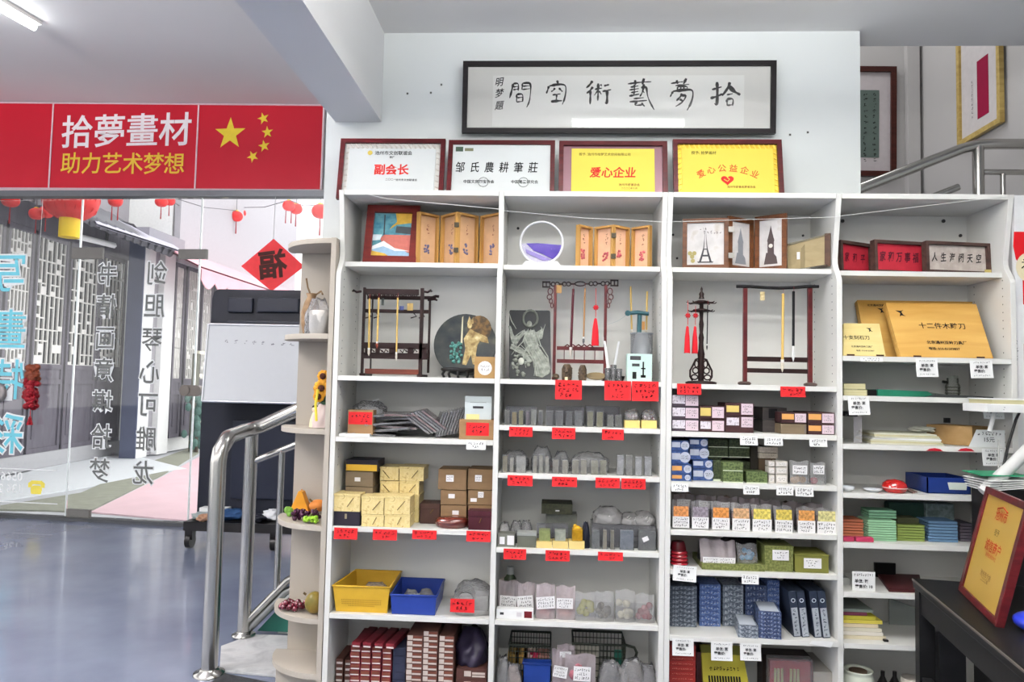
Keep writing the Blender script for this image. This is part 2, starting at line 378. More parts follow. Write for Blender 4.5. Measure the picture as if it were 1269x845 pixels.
# ------------------------------------------------------------------ shop front of the hall
P0 = V((-5.597, 3.786, 0)); ang = math.radians(-4.45)
FT = V((math.cos(ang), math.sin(ang), 0)); FN = V((-FT.y, FT.x, 0))
def fr_pt(x, y, off=0.): return atP(x, y, P0+FN*off, FN)
def Sc(p): return (p-P0).dot(FT)
Fs = frame(P0, FT, (0, 0, 1))      # local x along the front, y up, z towards the room
def ffr(s, z, off=0.): return frame(P0+FT*s+FN*(-off)+V((0, 0, z)), FT, (0, 0, 1))
def fbox(mb, s0, s1, z0, z1, d0, d1, mi=0): return mb.prism([(s0, z0), (s1, z0), (s1, z1), (s0, z1)], Fs, d1-d0, mi, d0)
def sz(s_, z):   # header and sign follow the slope of the ceiling
    k = .012 if z < 3.05 else .019+(z-3.07)*.023
    return z+k*(3.05-s_)
def fslope(mb, s0, s1, z0, z1, d0, d1): return mb.prism([(s0, sz(s0, z0)), (s1, sz(s1, z0)), (s1, sz(s1, z1)), (s0, sz(s0, z1))], Fs, d1-d0, 0, d0)
S_L, S_R = -3.35, 3.25
ALU = col(98, 100, 104, .4, metal=.6, name='grey_aluminium')
b = MB(); fslope(b, S_L, S_R, 2.99, 3.045, -.05, .06)
ST('trim_3', b, ALU)
b = MB(); fbox(b, S_L, S_R, -.02, .03, -.05, .05); ST('trim_4', b, col(70, 72, 74, .5))
b = MB(); fbox(b, S_L, S_R, 3.07, 4.05, -.12, -.02); ST('wall_front', b, WALL)
b = MB(); fbox(b, S_R, S_R+1.0, 0, 4.0, -.12, 0.05); ST('wall_front_right', b, WALL)
# glass panes (fixed, door, fixed, fixed)
sj = [Sc(fr_pt(93, 430)), Sc(fr_pt(243, 430))]
edges = [S_L, -1.2, sj[0], sj[1], S_R]
for i, (a_, b_) in enumerate(zip(edges[:-1], edges[1:])):
    d = T('door_%d' % (i+1), '', '', P0+FT*((a_+b_)/2)); del d['label']; del d['category']; d['kind'] = 'structure'
    g = MB(); fbox(g, a_+.006, b_-.006, .035, 3.0, -.006, .006); ST('glass_pane', g, GLASS, d)
    g = MB(); fbox(g, b_-.007, b_+.004, .035, 3.0, -.008, .008)
    ST('pane_edge', g, col(228, 236, 234, .3, name='polished_glass_edge'), d)
    if i in (2, 3):
        for (x0, x1, y0, y1) in ((((90, 128, 307, 321)), ) if i == 2 else (((222, 257, 309, 321)), )):
            q0 = fr_pt(x0, y1); q1 = fr_pt(x1, y0)
            g = MB(); fbox(g, Sc(q0), Sc(q1), q0.z, q1.z, -.018, .018); ST('hinge_clamp', g, col(96, 94, 92, .4, metal=.7), d)
        if i == 2:
            q0 = fr_pt(84, 641); q1 = fr_pt(112, 633); g = MB(); fbox(g, Sc(q0), Sc(q1), max(.03, q0.z), q1.z+.01, -.018, .018)
            ST('floor_clamp', g, col(120, 118, 114, .4, metal=.7), d)
            q = fr_pt(238, 484); g = MB()
            for s_ in (-.055, .055): g.cyl(q+FT*s_+FN*.03, q+FT*s_-FN*.035, .05, n=20)
            g.prism([(Sc(q)-.055, q.z-.05), (Sc(q)+.055, q.z-.05), (Sc(q)+.055, q.z+.05), (Sc(q)-.055, q.z+.05)], Fs, .05, 0, -.02)
            ST('door_lock', g, col(98, 92, 88, .3, metal=.8), d)
q = fr_pt(-4, 487, -.02)
SO('door_knob', 'big round grey disc handle at the far left of the glass', 'door handle', MB().lathe([(.1, 0), (.1, .02), (.08, .03)], q, 28, 0, Matrix.Rotation(math.pi/2, 4, 'X') @ Matrix.Scale(1, 4)), col(140, 134, 134, .4, metal=.5))

# lettering stuck on the glass (reads from the street, so mirrored from inside)
LW = col(238, 240, 240, .6, name='white_vinyl'); LG = col(104, 106, 104, .6, name='grey_vinyl'); LC = col(120, 206, 222, .6, name='cyan_vinyl')
def glass_word(chars, pts, size, inner, label, bo=.05):
    t = T('window_lettering', label, 'lettering', fr_pt(pts[-1][0], pts[-1][1]+15))
    for c, (x, y) in zip(chars, pts):
        p = fr_pt(x, y); s_, z_ = Sc(p), p.z
        m = MB().text(c, size, ffr(s_, z_, .008), 0, bo, True, sx=.9)
        P(t, 'outline', m, LW)
        m = MB().text(c, size, ffr(s_, z_, .0105), 0, .008, True, sx=.9)
        P(t, 'character', m, inner)
glass_word('书情画意堪拾梦', [(134, 342), (132, 382), (131, 421), (129, 461), (127, 501), (126, 543), (124, 585)], .235, LG, 'left mirrored column of seven grey characters with white outlines on the glass door')
glass_word('剑胆琴心可雕龙', [(195, 341), (192, 381), (189, 423), (186, 463), (184, 503), (182, 546), (178, 588)], .235, LG, 'right mirrored column of seven grey characters with white outlines on the glass door')
glass_word('写畫特彩', [(13, 342), (13, 412), (10, 474), (9, 541)], .40, LC, 'large cyan mirrored characters with white outlines on the leftmost glass pane', .045)
t = T('window_lettering', 'white mirrored telephone number beside a yellow telephone on the left pane', 'lettering', fr_pt(20, 605))
for s_, (x, y) in (('0566', (29, 591)), ('136 2', (29, 606))):
    p = fr_pt(x, y); P(t, 'number', MB().text(s_, .115, ffr(Sc(p), p.z, .009), 0, .02, True, 'LEFT'), LW)
for y in (580, 621):
    p = fr_pt(0, y); q = fr_pt(72, y+2); m = MB(); fbox(m, Sc(p)-.6, Sc(q), p.z-.004, p.z+.004, .008, .009); P(t, 'line', m, LW)
p = fr_pt(46, 604); F = ffr(Sc(p), p.z, .009)
m = MB().prism([(-.05, -.06), (.05, -.06), (.06, -.01), (.035, .02), (-.035, .02), (-.06, -.01)], F, .001)
m.prism([(-.085, .0), (-.05, -.0), (-.04, .03), (.04, .03), (.05, 0), (.085, 0), (.085, .04), (.05, .065), (-.05, .065), (-.085, .04)], F, .001)
P(t, 'telephone_symbol', m, col(240, 222, 96, .6))
# inverted fu diamond hung on a string
dp = fr_pt(338, 330, -.06); F = frame(dp, FT, (0, 0, 1)); hd = .25
t = T('paper_diamond', 'red paper diamond with a black blessing character hanging on the window', 'decoration', dp-V((0, 0, hd)))
P(t, 'sheet', MB().prism([(-hd*1.2, 0), (0, -hd*.9), (hd*1.2, 0), (0, hd)], F, .004), col(240, 70, 74, .7))
P(t, 'character', MB().text('福', .27, F @ Matrix.Rotation(.12, 4, 'Z'), 0, .03, True, dz=.006), col(60, 24, 20, .7))
P(t, 'string', MB().tube([dp+V((0, -.01, -.22)), dp+V((-.01, -.01, -.4)), dp+V((-.02, -.012, -.62))], .006, 6), col(214, 214, 214, .8))
P(t, 'string', MB().tube([dp+V((0, -.01, hd)), V((dp.x, dp.y, 2.99))], .003, 6), col(214, 214, 214, .8))
# red carved ornament on the left pane
op = fr_pt(38, 487, -.06); ob = fr_pt(38, 505, -.06)
t = T('hanging_ornament', 'crimson and brown carved ornament with tassel hanging on the left pane', 'decoration', ob)
m = MB()
for i in range(60):
    a = R.random()*6.28; z = R.uniform(.0, .26); k_ = R.uniform(.3, 1); m.sph(ob+V((math.cos(a)*.055*k_, math.sin(a)*.03, z)), .034, (1, .8, .8), 8)
P(t, 'carving', m, col(140, 22, 34, .5, var=.3, sc=40))
m = MB()
for i in range(36):
    a = R.random()*6.28; z = R.uniform(.25, .38); k_ = R.uniform(.2, 1); m.sph(ob+V((math.cos(a)*.05*k_, math.sin(a)*.03, z)), .038, (1, .8, .8), 8)
P(t, 'crown', m, col(128, 62, 40, .5, var=.3, sc=40), 'brown carved top')
P(t, 'tassel', MB().cyl(ob+V((0, 0, -.16)), ob+V((0, 0, -.08)), .03, .006, 10), col(150, 20, 34, .7))
P(t, 'cord', MB().tube([ob+V((0, 0, -.08)), ob+V((0, 0, 0))], .003, 5), REDTAG)
P(t, 'cord', MB().tube([ob+V((0, 0, .38)), V((ob.x, ob.y, 2.99))], .002, 5), PAPER)

# ------------------------------------------------------------------ red sign over the shop front
sx = [S_L, Sc(fr_pt(66, 180)), Sc(fr_pt(246, 180)), Sc(fr_pt(401, 180))]
t = T('shop_sign', 'long red banner sign with white and yellow writing and five stars above the glass', 'sign', P0+FT*0+V((0, 0, 3.08)))
SIGNR = col(188, 24, 44, .5, var=.06, sc=1.2, name='red_sign_board')
for i in range(3):
    m = MB(); fslope(m, sx[i]+.006, sx[i+1]-.006, 3.05, 3.836, .0, .025); P(t, 'panel', m, SIGNR)
    m = MB(); fslope(m, sx[i+1]-.007, sx[i+1]+.007, 3.05, 3.836, .0, .03); P(t, 'seam_strip', m, col(222, 200, 204, .5))
m = MB(); fslope(m, sx[0], sx[3], 3.045, 3.06, .0, .032); fslope(m, sx[0], sx[3], 3.828, 3.842, .0, .032); P(t, 'border_strip', m, col(200, 176, 182, .5))
pa = fr_pt(158, 166); m = MB().text('拾夢畫材', .335, ffr(Sc(pa), pa.z, .027), 0, .013)
P(t, 'white_writing', m, col(236, 228, 230, .6))
m = MB()
for i, c in enumerate('助力艺术梦想'):
    pa = fr_pt(90+i*25.6, 205+i*.15); m.text(c, .215, ffr(Sc(pa), pa.z, .027), 0, .01)
P(t, 'yellow_writing', m, col(228, 190, 62, .6))
def star(cx, cy, r, rot, m):
    pts = []
    for k in range(10):
        rr = r if k % 2 == 0 else r*.40; a = math.radians(90+36*k)+rot; pts.append((rr*math.cos(a), rr*math.sin(a)))
    p = fr_pt(cx, cy); m.prism(pts, ffr(Sc(p), p.z, .026), .002)
for (cx, cy, r, ro) in ((287, 167, .155, 0), (328, 148, .058, .3), (333, 165, .058, .1), (329, 182, .058, .2), (315, 195, .058, .5)):
    m = MB(); star(cx, cy, r, ro, m); P(t, 'star', m, col(232, 206, 62, .6))

# ------------------------------------------------------------------ ceiling tube lights
TUBE = bpy.data.materials.new('lit_tube'); TUBE.use_nodes = True
TUBE.node_tree.nodes['Principled BSDF'].inputs['Emission Color'].default_value = (.95, .98, 1, 1)
TUBE.node_tree.nodes['Principled BSDF'].inputs['Emission Strength'].default_value = 14
def tube_light(a, b_, z, label):
    a = V((*a, z)); b_ = V((*b_, z)); d = (b_-a).normalized()
    t = T('tube_light', label, 'ceiling light', (a+b_)/2)
    n = V((-d.y, d.x, 0)); F = frame(a, d, n); L = (b_-a).length
    P(t, 'housing', MB().prism([(-.03, -.035), (L+.03, -.035), (L+.03, .035), (-.03, .035)], F, .03), WHITE)
    P(t, 'tube', MB().cyl(a+V((0, 0, -.028)), b_+V((0, 0, -.028)), .024, n=12), TUBE)
    return t
la = atZ(43, 25, 3.90); lb = atZ(0, 0, 3.90)
dd = (lb-la).normalized()
tube_light(la.xy, (la+dd*1.25).xy, 3.875, 'lit white tube light on the hall ceiling above the red sign')
tube_light((-.36, -1.08), (.34, -1.08), CZ-.03, 'short lit tube light fixed flat to the main ceiling near the wall')
for (a_, b_, zt_, lb) in (((-.65, -1.3), (.85, -1.3), CZ, 'added unseen pendant tube light hung from the main ceiling ahead of the camera'), ((-1.05, -3.4), (.45, -3.4), CZ, 'added unseen pendant tube light hung from the main ceiling behind the camera'), ((-4.2, -2.35), (-4.2, -.85), HALLZ, 'added unseen pendant tube light hung in the hall')):  # pendants are made up, out of view, to light the ceilings
    t = tube_light(a_, b_, zt_-.36 if zt_ < 3 else zt_-.5, lb)
    for k in (.15, .85): x, y = a_[0]+(b_[0]-a_[0])*k, a_[1]+(b_[1]-a_[1])*k; P(t, 'rod', MB().cyl((x, y, zt_-(.335 if zt_ < 3 else .475)), (x, y, zt_), .005, n=6), STEEL)
# ================================================================== STREET
PAVE = ramp_mat('pale_street_paving', [(.3, (176, 178, 184)), (.7, (206, 208, 212))], 'noise', 1.2, rough=.8, det=6)
ST('ground', MB().box(-40, 12, 3.85, 60, -.12, -.02), PAVE)
# pink walkway and dark grass-green strip, from points on the ground
def gpoly(pts, z, mat, name, label, cat):
    m = MB(); m.prism([tuple(atZ(x, y, z).xy) for x, y in pts], frame((0, 0, 0), (1, 0, 0), (0, 1, 0)), .015, 0, z)
    return SO(name, label, cat, m, mat)
gpoly([(112, 636), (250, 648), (262, 575), (248, 566), (205, 590)], -.02, col(222, 190, 198, .8, var=.06, sc=3), 'pink_walkway', 'pink paved walkway outside the glass door', 'walkway')
gpoly([(60, 634), (108, 636), (200, 590), (246, 562), (246, 552), (190, 572), (100, 612), (0, 628), (0, 633)], -.02, col(150, 152, 138, .9, var=.12, sc=9), 'kerb_strip', 'olive grey kerb strip between pink walkway and white paving', 'kerb')
gpoly([(0, 596), (100, 566), (170, 566), (232, 582), (205, 585), (100, 606), (0, 622)], -.019, col(222, 226, 230, .8), 'stone_slab_paving', 'bright white paving slabs in front of the lattice doors', 'paving')
# stone slabs on the grey paving beyond
WX = -7.66
def wallpt(Y): return WX-.08*(Y-6.46)
WD = V((-.0797, .9968, 0)); WO = V((WX, 6.46, 0)); WN = V((WD.y, -WD.x, 0))    # WN points to the street
def wpt(x, y, off=0.): return atP(x, y, WO+WN*off, WN)
def Sw(p): return (p-WO).dot(WD)
Fw = frame(WO, WD, (0, 0, 1))     # normal = WD x Z = (WD.y,-WD.x,0) -> street
def wbox(mb, s0, s1, z0, z1, d0, d1, mi=0): return mb.prism([(s0, z0), (s1, z0), (s1, z1), (s0, z1)], Fw, d1-d0, mi, d0)
GW = wood('weathered_grey_timber', (92, 88, 98), (112, 108, 118), 2, .7, (6, 6, 1))
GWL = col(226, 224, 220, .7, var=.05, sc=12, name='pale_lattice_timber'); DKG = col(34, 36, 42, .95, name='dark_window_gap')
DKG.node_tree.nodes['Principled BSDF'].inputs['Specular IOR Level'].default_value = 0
def sx_(x, y=450): return Sw(wpt(x, y))
lb_ = T('timber_house', 'grey timber house with lattice folding doors across the street on the left', 'building', WO+WD*2)
zr_ = wpt(60, 292).z; zsill = wpt(60, 452).z; ztop = wpt(60, 312).z
s_a, s_b = sx_(-60), sx_(152)
m = MB(); wbox(m, s_a-2, s_b, 3.6, 6.5, -.4, -.02); P(lb_, 'upper_wall', m, col(150, 146, 152, .8, var=.08, sc=2))
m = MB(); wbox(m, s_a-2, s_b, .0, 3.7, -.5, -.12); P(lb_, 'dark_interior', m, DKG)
zhd = wpt(95, 300).z
m = MB(); wbox(m, s_a-2, s_b, zhd-.02, 3.7, -.12, .02); P(lb_, 'lintel', m, GW)
m = MB(); wbox(m, s_a-2, s_b, 0, .22, -.12, .03); P(lb_, 'sill', m, col(176, 176, 180, .8))
def leaf(par, F_box, s0, s1, z0, zm, z1, seed):
    q = random.Random(seed); d = P(par, 'door_leaf', F_box(MB(), s0, s0+.05, z0, z1, -.06, .0), GW)
    f = MB(); F_box(f, s1-.05, s1, z0, z1, -.06, .0); 
    for z in (z0, zm-.28, zm-.06, z1-.07): F_box(f, s0, s1, z, z+.07, -.06, -.002)
    P(par, 'door_frame', f, GW, sub=d)
    f = MB(); F_box(f, s0+.05, s1-.05, z0+.07, zm-.28, -.05, -.025); F_box(f, s0+.12, s1-.12, z0+.2, zm-.42, -.03, -.012); F_box(f, s0+.05, s1-.05, zm-.21, zm-.06, -.05, -.02)
    P(par, 'door_panel', f, GW, sub=d)
    l = MB(); w_ = s1-s0-.1; n = 6; H = z1-.07-zm; nr = 11
    for i in range(n+1):
        x = s0+.05+w_*i/n; F_box(l, x-.012, x+.012, zm, z1-.07, -.045, -.02)
    for r in range(nr):
        z = zm+H*r/nr
        for i in range(n):
            x = s0+.05+w_*i/n
            if q.random() < .26: F_box(l, x, x+w_/n, z+.01, z+H/nr*q.choice((.35, .5, .8)), -.044, -.018)
            elif r % 3 == 0 or q.random() < .3: F_box(l, x, x+w_/n, z, z+.02, -.044, -.02)
    P(par, 'lattice', l, GWL, sub=d)
cuts = [-75, -38, 0, 37, 80, 120, 153]
for i in range(len(cuts)-1):
    leaf(lb_, wbox, sx_(cuts[i])+.03, sx_(cuts[i+1])-.03, .22, zsill, zhd-.02 if i % 1 == 0 else ztop, i)
# eaves with roof tiles
TILE = col(112, 112, 118, .8, var=.12, sc=6, name='grey_roof_tile')
ez = wpt(100, 284).z; m = MB()
z_e = atP(60, 262, WO+WN*.9, WN).z
F = frame(WO+WN*1.0+V((0, 0, z_e)), WD, (WN*-1+V((0, 0, .55))))
L0, L1 = s_a-2, s_b-.6
m.prism([(L0, 0), (L1, 0), (L1, 1.8), (L0, 1.8)], F, .05); P(lb_, 'eaves', m, col(120, 116, 122, .8))
k = 0
x = L0
while x < L1-.1:
    P(lb_, 'roof_tile', MB().tube([F @ V((x+.1, -.03, .06)), F @ V((x+.1, 1.7, .06))], .075, 8), TILE); x += .24
q0 = wpt(76, 288, .35); q1 = wpt(141, 304, .35)
P(lb_, 'light_strip', MB().tube([q0, q1], .05, 6), col(240, 240, 240, .5), 'white lamp tube under the eaves')
br = [wpt(134, 278, .25), wpt(134, 292, .25)]
m = MB()
c0 = wpt(133, 287, .3)
m.tube([c0+V((0, 0, .25)), c0+V((0, 0, -.25))], .03, 6); m.tube([c0, c0+WN*.3+WD*.5, c0+WN*.5+WD*1.2], .03, 6)
m.tube([c0+V((0, 0, .22)), c0+WN*.2+WD*.4+V((0, 0, .2)), c0+WN*.3+WD*.7+V((0, 0, -.0))], .02, 6)
P(lb_, 'wall_bracket', m, col(60, 58, 64, .5), 'dark curled iron bracket')
# gate pier and second house
cX = atZ(168, 568, 0)
t = T('gate_pier', 'tall white and grey pier with dark side between the two lattice houses', 'pier', (cX.x-.2, cX.y+1, 0))
zc = at(190, 312, cX.y+1.0).z
yA = cX.y
P(t, 'dark_post', MB().box(cX.x-.27, cX.x-.005, yA-.02, yA+.0, 0, zc), col(92, 98, 122, .7, var=.12, sc=3), 'slate blue side of the pier')
y1_ = atX(187, 450, cX.x).y; y2_ = atX(199, 450, cX.x).y; y3_ = atX(212, 450, cX.x).y
PW = col(232, 232, 232, .8, name='white_render')
P(t, 'pilaster', MB().box(cX.x-.18, cX.x, yA+.001, y1_, 0, zc), PW)
P(t, 'pilaster', MB().box(cX.x-.18, cX.x, y2_, y3_, 0, zc), PW)
P(t, 'recess', MB().box(cX.x-.18, cX.x-.1, y1_, y2_, 0, zc), col(160, 158, 164, .8))
P(t, 'capital', MB().box(cX.x-.36, cX.x+.1, yA-.1, y3_+.1, zc, zc+.22), col(150, 148, 156, .8))
t = T('lattice_shop', 'pale house with narrow lattice doors under the pink awning', 'building', (cX.x-.3, y3_+3, 0))
def xbox(mb, s0, s1, z0, z1, d0, d1, mi=0): return mb.box(cX.x+d0, cX.x+d1, s0, s1, z0, z1, mi)
yy = [atX(x, 450, cX.x).y for x in (212, 227, 246, 262)] 
yy += [yy[-1]+2.2, yy[-1]+4.4]
zt2 = atX(235, 330, cX.x).z
P(t, 'wall', MB().box(cX.x-3, cX.x-.1, y3_, yy[-1]+3, 0, 6.5), PW)
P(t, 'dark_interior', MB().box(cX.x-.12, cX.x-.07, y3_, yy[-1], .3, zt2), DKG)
for i in range(5):
    leaf(t, xbox, yy[i]+.04, yy[i+1]-.04, .25, atX(235, 470, cX.x).z, zt2, 40+i)
m = MB(); m.box(cX.x-.06, cX.x+.05, y3_, yy[-1], zt2, 6.0); P(t, 'lintel', m, col(176, 174, 180, .8))
gy = atX(221, 500, cX.x).y
# timber post and rail seen by the lattice shop
t = T('ladder_rack', 'cream upright rack with dark edge leaning by the lattice shop', 'rack', (cX.x+.25, gy, 0))
zz = [atX(220, y, cX.x+.3).z for y in (436, 525)]
P(t, 'post', MB().box(cX.x+.22, cX.x+.3, gy, gy+.14, 0, zz[0]), col(104, 104, 92, .7))
P(t, 'post', MB().box(cX.x+.22, cX.x+.3, gy+.9, gy+1.0, 0, zz[0]-.1), col(232, 226, 206, .7))
for k in range(4): P(t, 'rung', MB().box(cX.x+.24, cX.x+.28, gy+.14, gy+.9, .5+k*.42, .56+k*.42), col(232, 226, 206, .7))
# pink scalloped awning and grey canopy
def canopy(name, label, pts_top, pts_bot, mat, scal, n):
    t = T(name, label, 'awning', (pts_top[0]+pts_top[1])/2)
    m = MB(); a, b_ = pts_top; c, d = pts_bot
    m.grid(lambda u, v: (a.lerp(b_, u)).lerp(c.lerp(d, u), v)+V((0, 0, -.02*math.sin(v*3.14))), 20, 4)
    m.grid(lambda u, v: (a.lerp(b_, u)).lerp(c.lerp(d, u), v)+V((0, 0, .03-.02*math.sin(v*3.14))), 20, 4)
    P(t, 'canopy', m, mat)
    if scal:
        m = MB(); W2 = (d-c)
        for k in range(n):
            p = c+W2*(k/n); q = c+W2*((k+1)/n); pts = [p, q]+[q.lerp(p, j/6)+V((0, 0, -scal*(.6+.4*math.sin(math.pi*j/6)))) for j in range(7)]
            m.add(pts, [tuple(range(len(pts)))]); m.add([x_+WN*.01 for x_ in pts], [tuple(range(len(pts)))])
        P(t, 'scalloped_edge', m, mat)
PINK = col(240, 176, 188, .8, var=.06, sc=3, name='pink_awning_cloth')
canopy('pink_awning', 'pink scalloped awning above the pier and lattice shop', (V((cX.x-.1, yA+.1, atX(185, 293, cX.x).z)), V((cX.x-.1, yA+11, atX(184, 295, cX.x).z))),
       (V((cX.x+.9, yA+.1, atX(188, 312, cX.x+.9).z)), V((cX.x+.9, yA+11, atX(188, 312, cX.x+.9).z))), PINK, .32, 22)
canopy('grey_canopy', 'lavender grey sloping canopy over the timber house end', (wpt(112, 262, .4), wpt(205, 296, .4)), (wpt(120, 280, 1.3), wpt(228, 314, 1.3)), col(186, 184, 200, .7), 0, 0)
# white apartment block behind, pagoda eave at the right
t = T('apartment_block', 'tall white plastered building with grey pipe beyond the awnings', 'building', (-7, 36, 0))
xa, xb = at(118, 300, 34).x, at(352, 300, 34).x
P(t, 'wall', MB().box(xa-6, xb, 34, 42, 0, 22), col(236, 238, 242, .9, var=.01))
xp = at(193, 270, 33.9).x; P(t, 'pier', MB().box(xp, xp+.75, 33.4, 34.2, 0, 22), col(188, 200, 204, .8))
xq = at(258, 270, 33.9).x
for (x0, x1, y0, y1) in ((262, 276, 282, 284), (318, 345, 246, 300)):
    A = at(x0, y1, 33.95); B = at(x1, y0, 33.95); P(t, 'ledge' if y1 < 290 else 'window', MB().box(A.x, B.x, 33.8, 34.1, A.z, B.z), col(206, 210, 216, .6))
P(t, 'drainpipe', MB().cyl((xb-.4, 33.8, 0), (xb-.4, 33.8, 22), .12, n=8), col(170, 176, 182, .6))
t = T('pagoda_pavilion', 'white pavilion with upturned tiled eaves at right beyond the paper diamond', 'building', (at(385, 300, 30).x, 30, 0))
cc = at(384, 300, 30); top = at(384, 282, 30).z; bot = at(384, 296, 30).z
P(t, 'wall', MB().box(cc.x-1.2, cc.x+3, 30, 33, 0, bot), PW)
m = MB(); m.prism([(-1.8, bot-.05), (-1.5, bot+.15), (-.9, bot+.1), (3, bot+.1), (3, top+.25), (-.4, top+.1), (-1.1, top-.15), (-1.9, bot+.3)], frame((cc.x, 29.8, 0)), -3)
P(t, 'roof', m, col(168, 172, 176, .8))
for k in range(7): P(t, 'rafter', MB().box(cc.x-1.1+k*.36, cc.x-1.0+k*.36, 29.55, 29.8, bot-.2, bot+.1), col(140, 142, 146, .8))
# lanterns strung over the street
RLAN = col(226, 52, 52, .55, var=.1, sc=8, name='red_lantern_cloth'); YLAN = col(246, 208, 52, .6)
def lantern(x, y, rpx, Y, label, tassel=1, small=True):
    c = at(x, y, Y); r = rpx/FPX*(Y-CAM.y); t = T('lantern', label, 'lantern', c-V((0, 0, r)), 'red lanterns over the street')
    m = MB()
    n = 16; pr = []
    for i in range(11):
        a = math.pi*i/10; pr.append((r*(.25+.75*math.sin(a)), -r*.8*math.cos(a)))
    m.lathe(pr, c, n); P(t, 'shade', m, RLAN)
    m = MB()
    for k in range(n):
        a = 2*math.pi*k/n; m.tube([c+V((math.cos(a)*(p[0]+.004*r), math.sin(a)*(p[0]+.004*r), p[1])) for p in pr[1:-1:2]], r*.02, 4)
    if not small: P(t, 'ribs', m, col(200, 30, 36, .6))
    P(t, 'cap', MB().cyl(c+V((0, 0, r*.78)), c+V((0, 0, r*.95)), r*.3, n=10), YLAN)
    if small:
        for k in range(tassel):
            x_ = (k-(tassel-1)/2)*r*.9
            P(t, 'tassel', MB().cyl(c+V((x_, 0, -r*2.8)), c+V((x_, 0, -r*.8)), r*.10, r*.06, 6), col(150, 24, 34, .7))
    else:
        P(t, 'fringe', MB().lathe([(r*.36, -r*1.5), (r*.36, -r*.72)], c, 14), YLAN, 'yellow fringe')
    return c
a0 = lantern(88, 246, 34, 4.9, 'largest red lantern with yellow fringe, in front of the tiled eaves', 1, False)
L = [(13, 248, 11, 4.6, 'small red lantern at the far left corner of the glass'), (45, 265, 9, 4.8, 'left one of the twin small lanterns beside the big lantern'), (57, 263, 9, 5.2, 'right one of the twin small lanterns beside the big lantern'),
     (143, 249, 9, 6.2, 'small lantern with two tassels above the iron bracket'), (200, 250, 8, 8, 'left lantern of the pair in front of the grey pier'), (210, 249, 7, 8.4, 'right lantern of the pair in front of the grey pier'),
     (248, 271, 7, 13, 'single small lantern hanging beside the white pane joint'), (293, 268, 8, 12, 'left lantern of the pair above the paper diamond'), (298, 264, 7, 12.5, 'right lantern of the pair above the paper diamond'),
     (358, 255, 8, 12, 'left lantern of the pair above the pavilion roof'), (367, 259, 8, 12.4, 'right lantern of the pair above the pavilion roof'), (397, 262, 11, 10, 'red lantern cut off by the white pillar')]
cs = [lantern(x, y, r, Y, lab, 2 if x in (143, 358) else 1) for x, y, r, Y, lab in L]
t = T('lantern_wires', 'thin dark wires strung across the street carrying the lanterns', 'wire', cs[3])
for (a, b_) in ((cs[0], a0), (a0, cs[3]), (cs[3], cs[4]), (cs[4], cs[6]), (cs[6], cs[8]), (cs[8], cs[9]), (cs[9], cs[11]), (cs[4], cs[7])):
    u = V((0, 0, .12)); mid = (a+b_)/2+V((0, 0, .05)); P(t, 'wire', MB().tube([a+u, mid, b_+u], .008, 4), col(90, 90, 94, .6))
for c in [a0]+cs: P(t, 'drop', MB().tube([c+V((0, 0, .05)), c+V((0, 0, 1.6))], .006, 4), col(110, 110, 114, .6))
# plants by the shop
t = T('street_shrub', 'small dark shrub standing outside beside the navy panel', 'shrub', atZ(243, 560, 0))
m = MB(); c = atZ(243, 560, 0)
for i in range(50):
    a = R.random()*6.28; z = R.uniform(.1, 1.0); r_ = R.uniform(0, .22); m.sph(c+V((math.cos(a)*r_, math.sin(a)*r_, z)), .06, (1, .5, 1.3), 6)
P(t, 'foliage', m, col(96, 128, 120, .8, var=.2), stuff=True); P(t, 'stem', MB().cyl(c, c+V((0, 0, .4)), .03, n=6), col(90, 80, 70, .8))
# ================================================================== NAVY PANEL, WHITEBOARD
NAVY = col(15, 19, 30, .5, var=.05, sc=3, name='navy_moulded_plastic')
Yn = 3.0; A = at(262, 358, Yn); zt_ = A.z; xl = at(247, 560, Yn).x; xr = -2.36+.0
t = T('navy_storage_panel', 'tall navy moulded panel cabinet on castors behind the whiteboard', 'cabinet', ((xl+xr)/2, Yn+.1, 0))
m = MB(); F = frame((0, Yn+.22, 0)); w0 = xl+.05
m.prism([(xl, .22), (xr, .22), (xr, zt_), (w0+.05, zt_), (w0+.015, zt_-.02), (w0, zt_-.07), (w0-.01, 1.2), (xl, 1.15)], F, .22)
P(t, 'body', m, NAVY, bev=.008)
for (x0, x1, y0, y1) in ((284, 314, 369, 388), (320, 372, 369, 388), (283, 372, 397, 450), (290, 372, 520, 620)):
    A = at(x0, y0, Yn); B = at(x1, y1, Yn); m = MB(); m.box(A.x, B.x, Yn-.03, Yn+.01, B.z, A.z)
    P(t, 'raised_panel', m, col(19, 24, 38, .42, var=.04, sc=3), bev=.012)
P(t, 'plinth', MB().box(at(229, 660, 2.75).x, xr, 2.72, 3.2, .15, .22), BLACK)
for x in (at(234, 668, 2.78).x, -2.6):
    c = V((x, 2.8, .06)); m = MB().cyl(c+V((-.02, 0, 0)), c+V((.02, 0, 0)), .058, n=14).box(c.x-.03, c.x+.03, c.y-.03, c.y+.03, .07, .15)
    P(t, 'castor', m, BLACK)
Yb = 2.72; wb = [at(259, 402, Yb+.06), at(385, 405, Yb+.06), at(385, 496, Yb), at(252, 497, Yb)]
t = T('whiteboard', 'white dry-erase board with faint handwriting leaning on the navy panel', 'whiteboard', (wb[0]+wb[1]+wb[2]+wb[3])/4-V((0, 0, .3)))
o = wb[3]; ux = (V((-2.36, Yb, o.z))-o).normalized(); W3 = -2.4-o.x; H3 = wb[0].z-wb[3].z; uy = V((0.02, .08, 1)).normalized(); uy = (uy-ux*uy.dot(ux)).normalized()
F = frame(o, ux, uy)
P(t, 'board', MB().prism([(0, 0), (W3, 0), (W3, H3), (0, H3)], F, .02), col(206, 208, 210, .25, var=.01))
rim = MB()
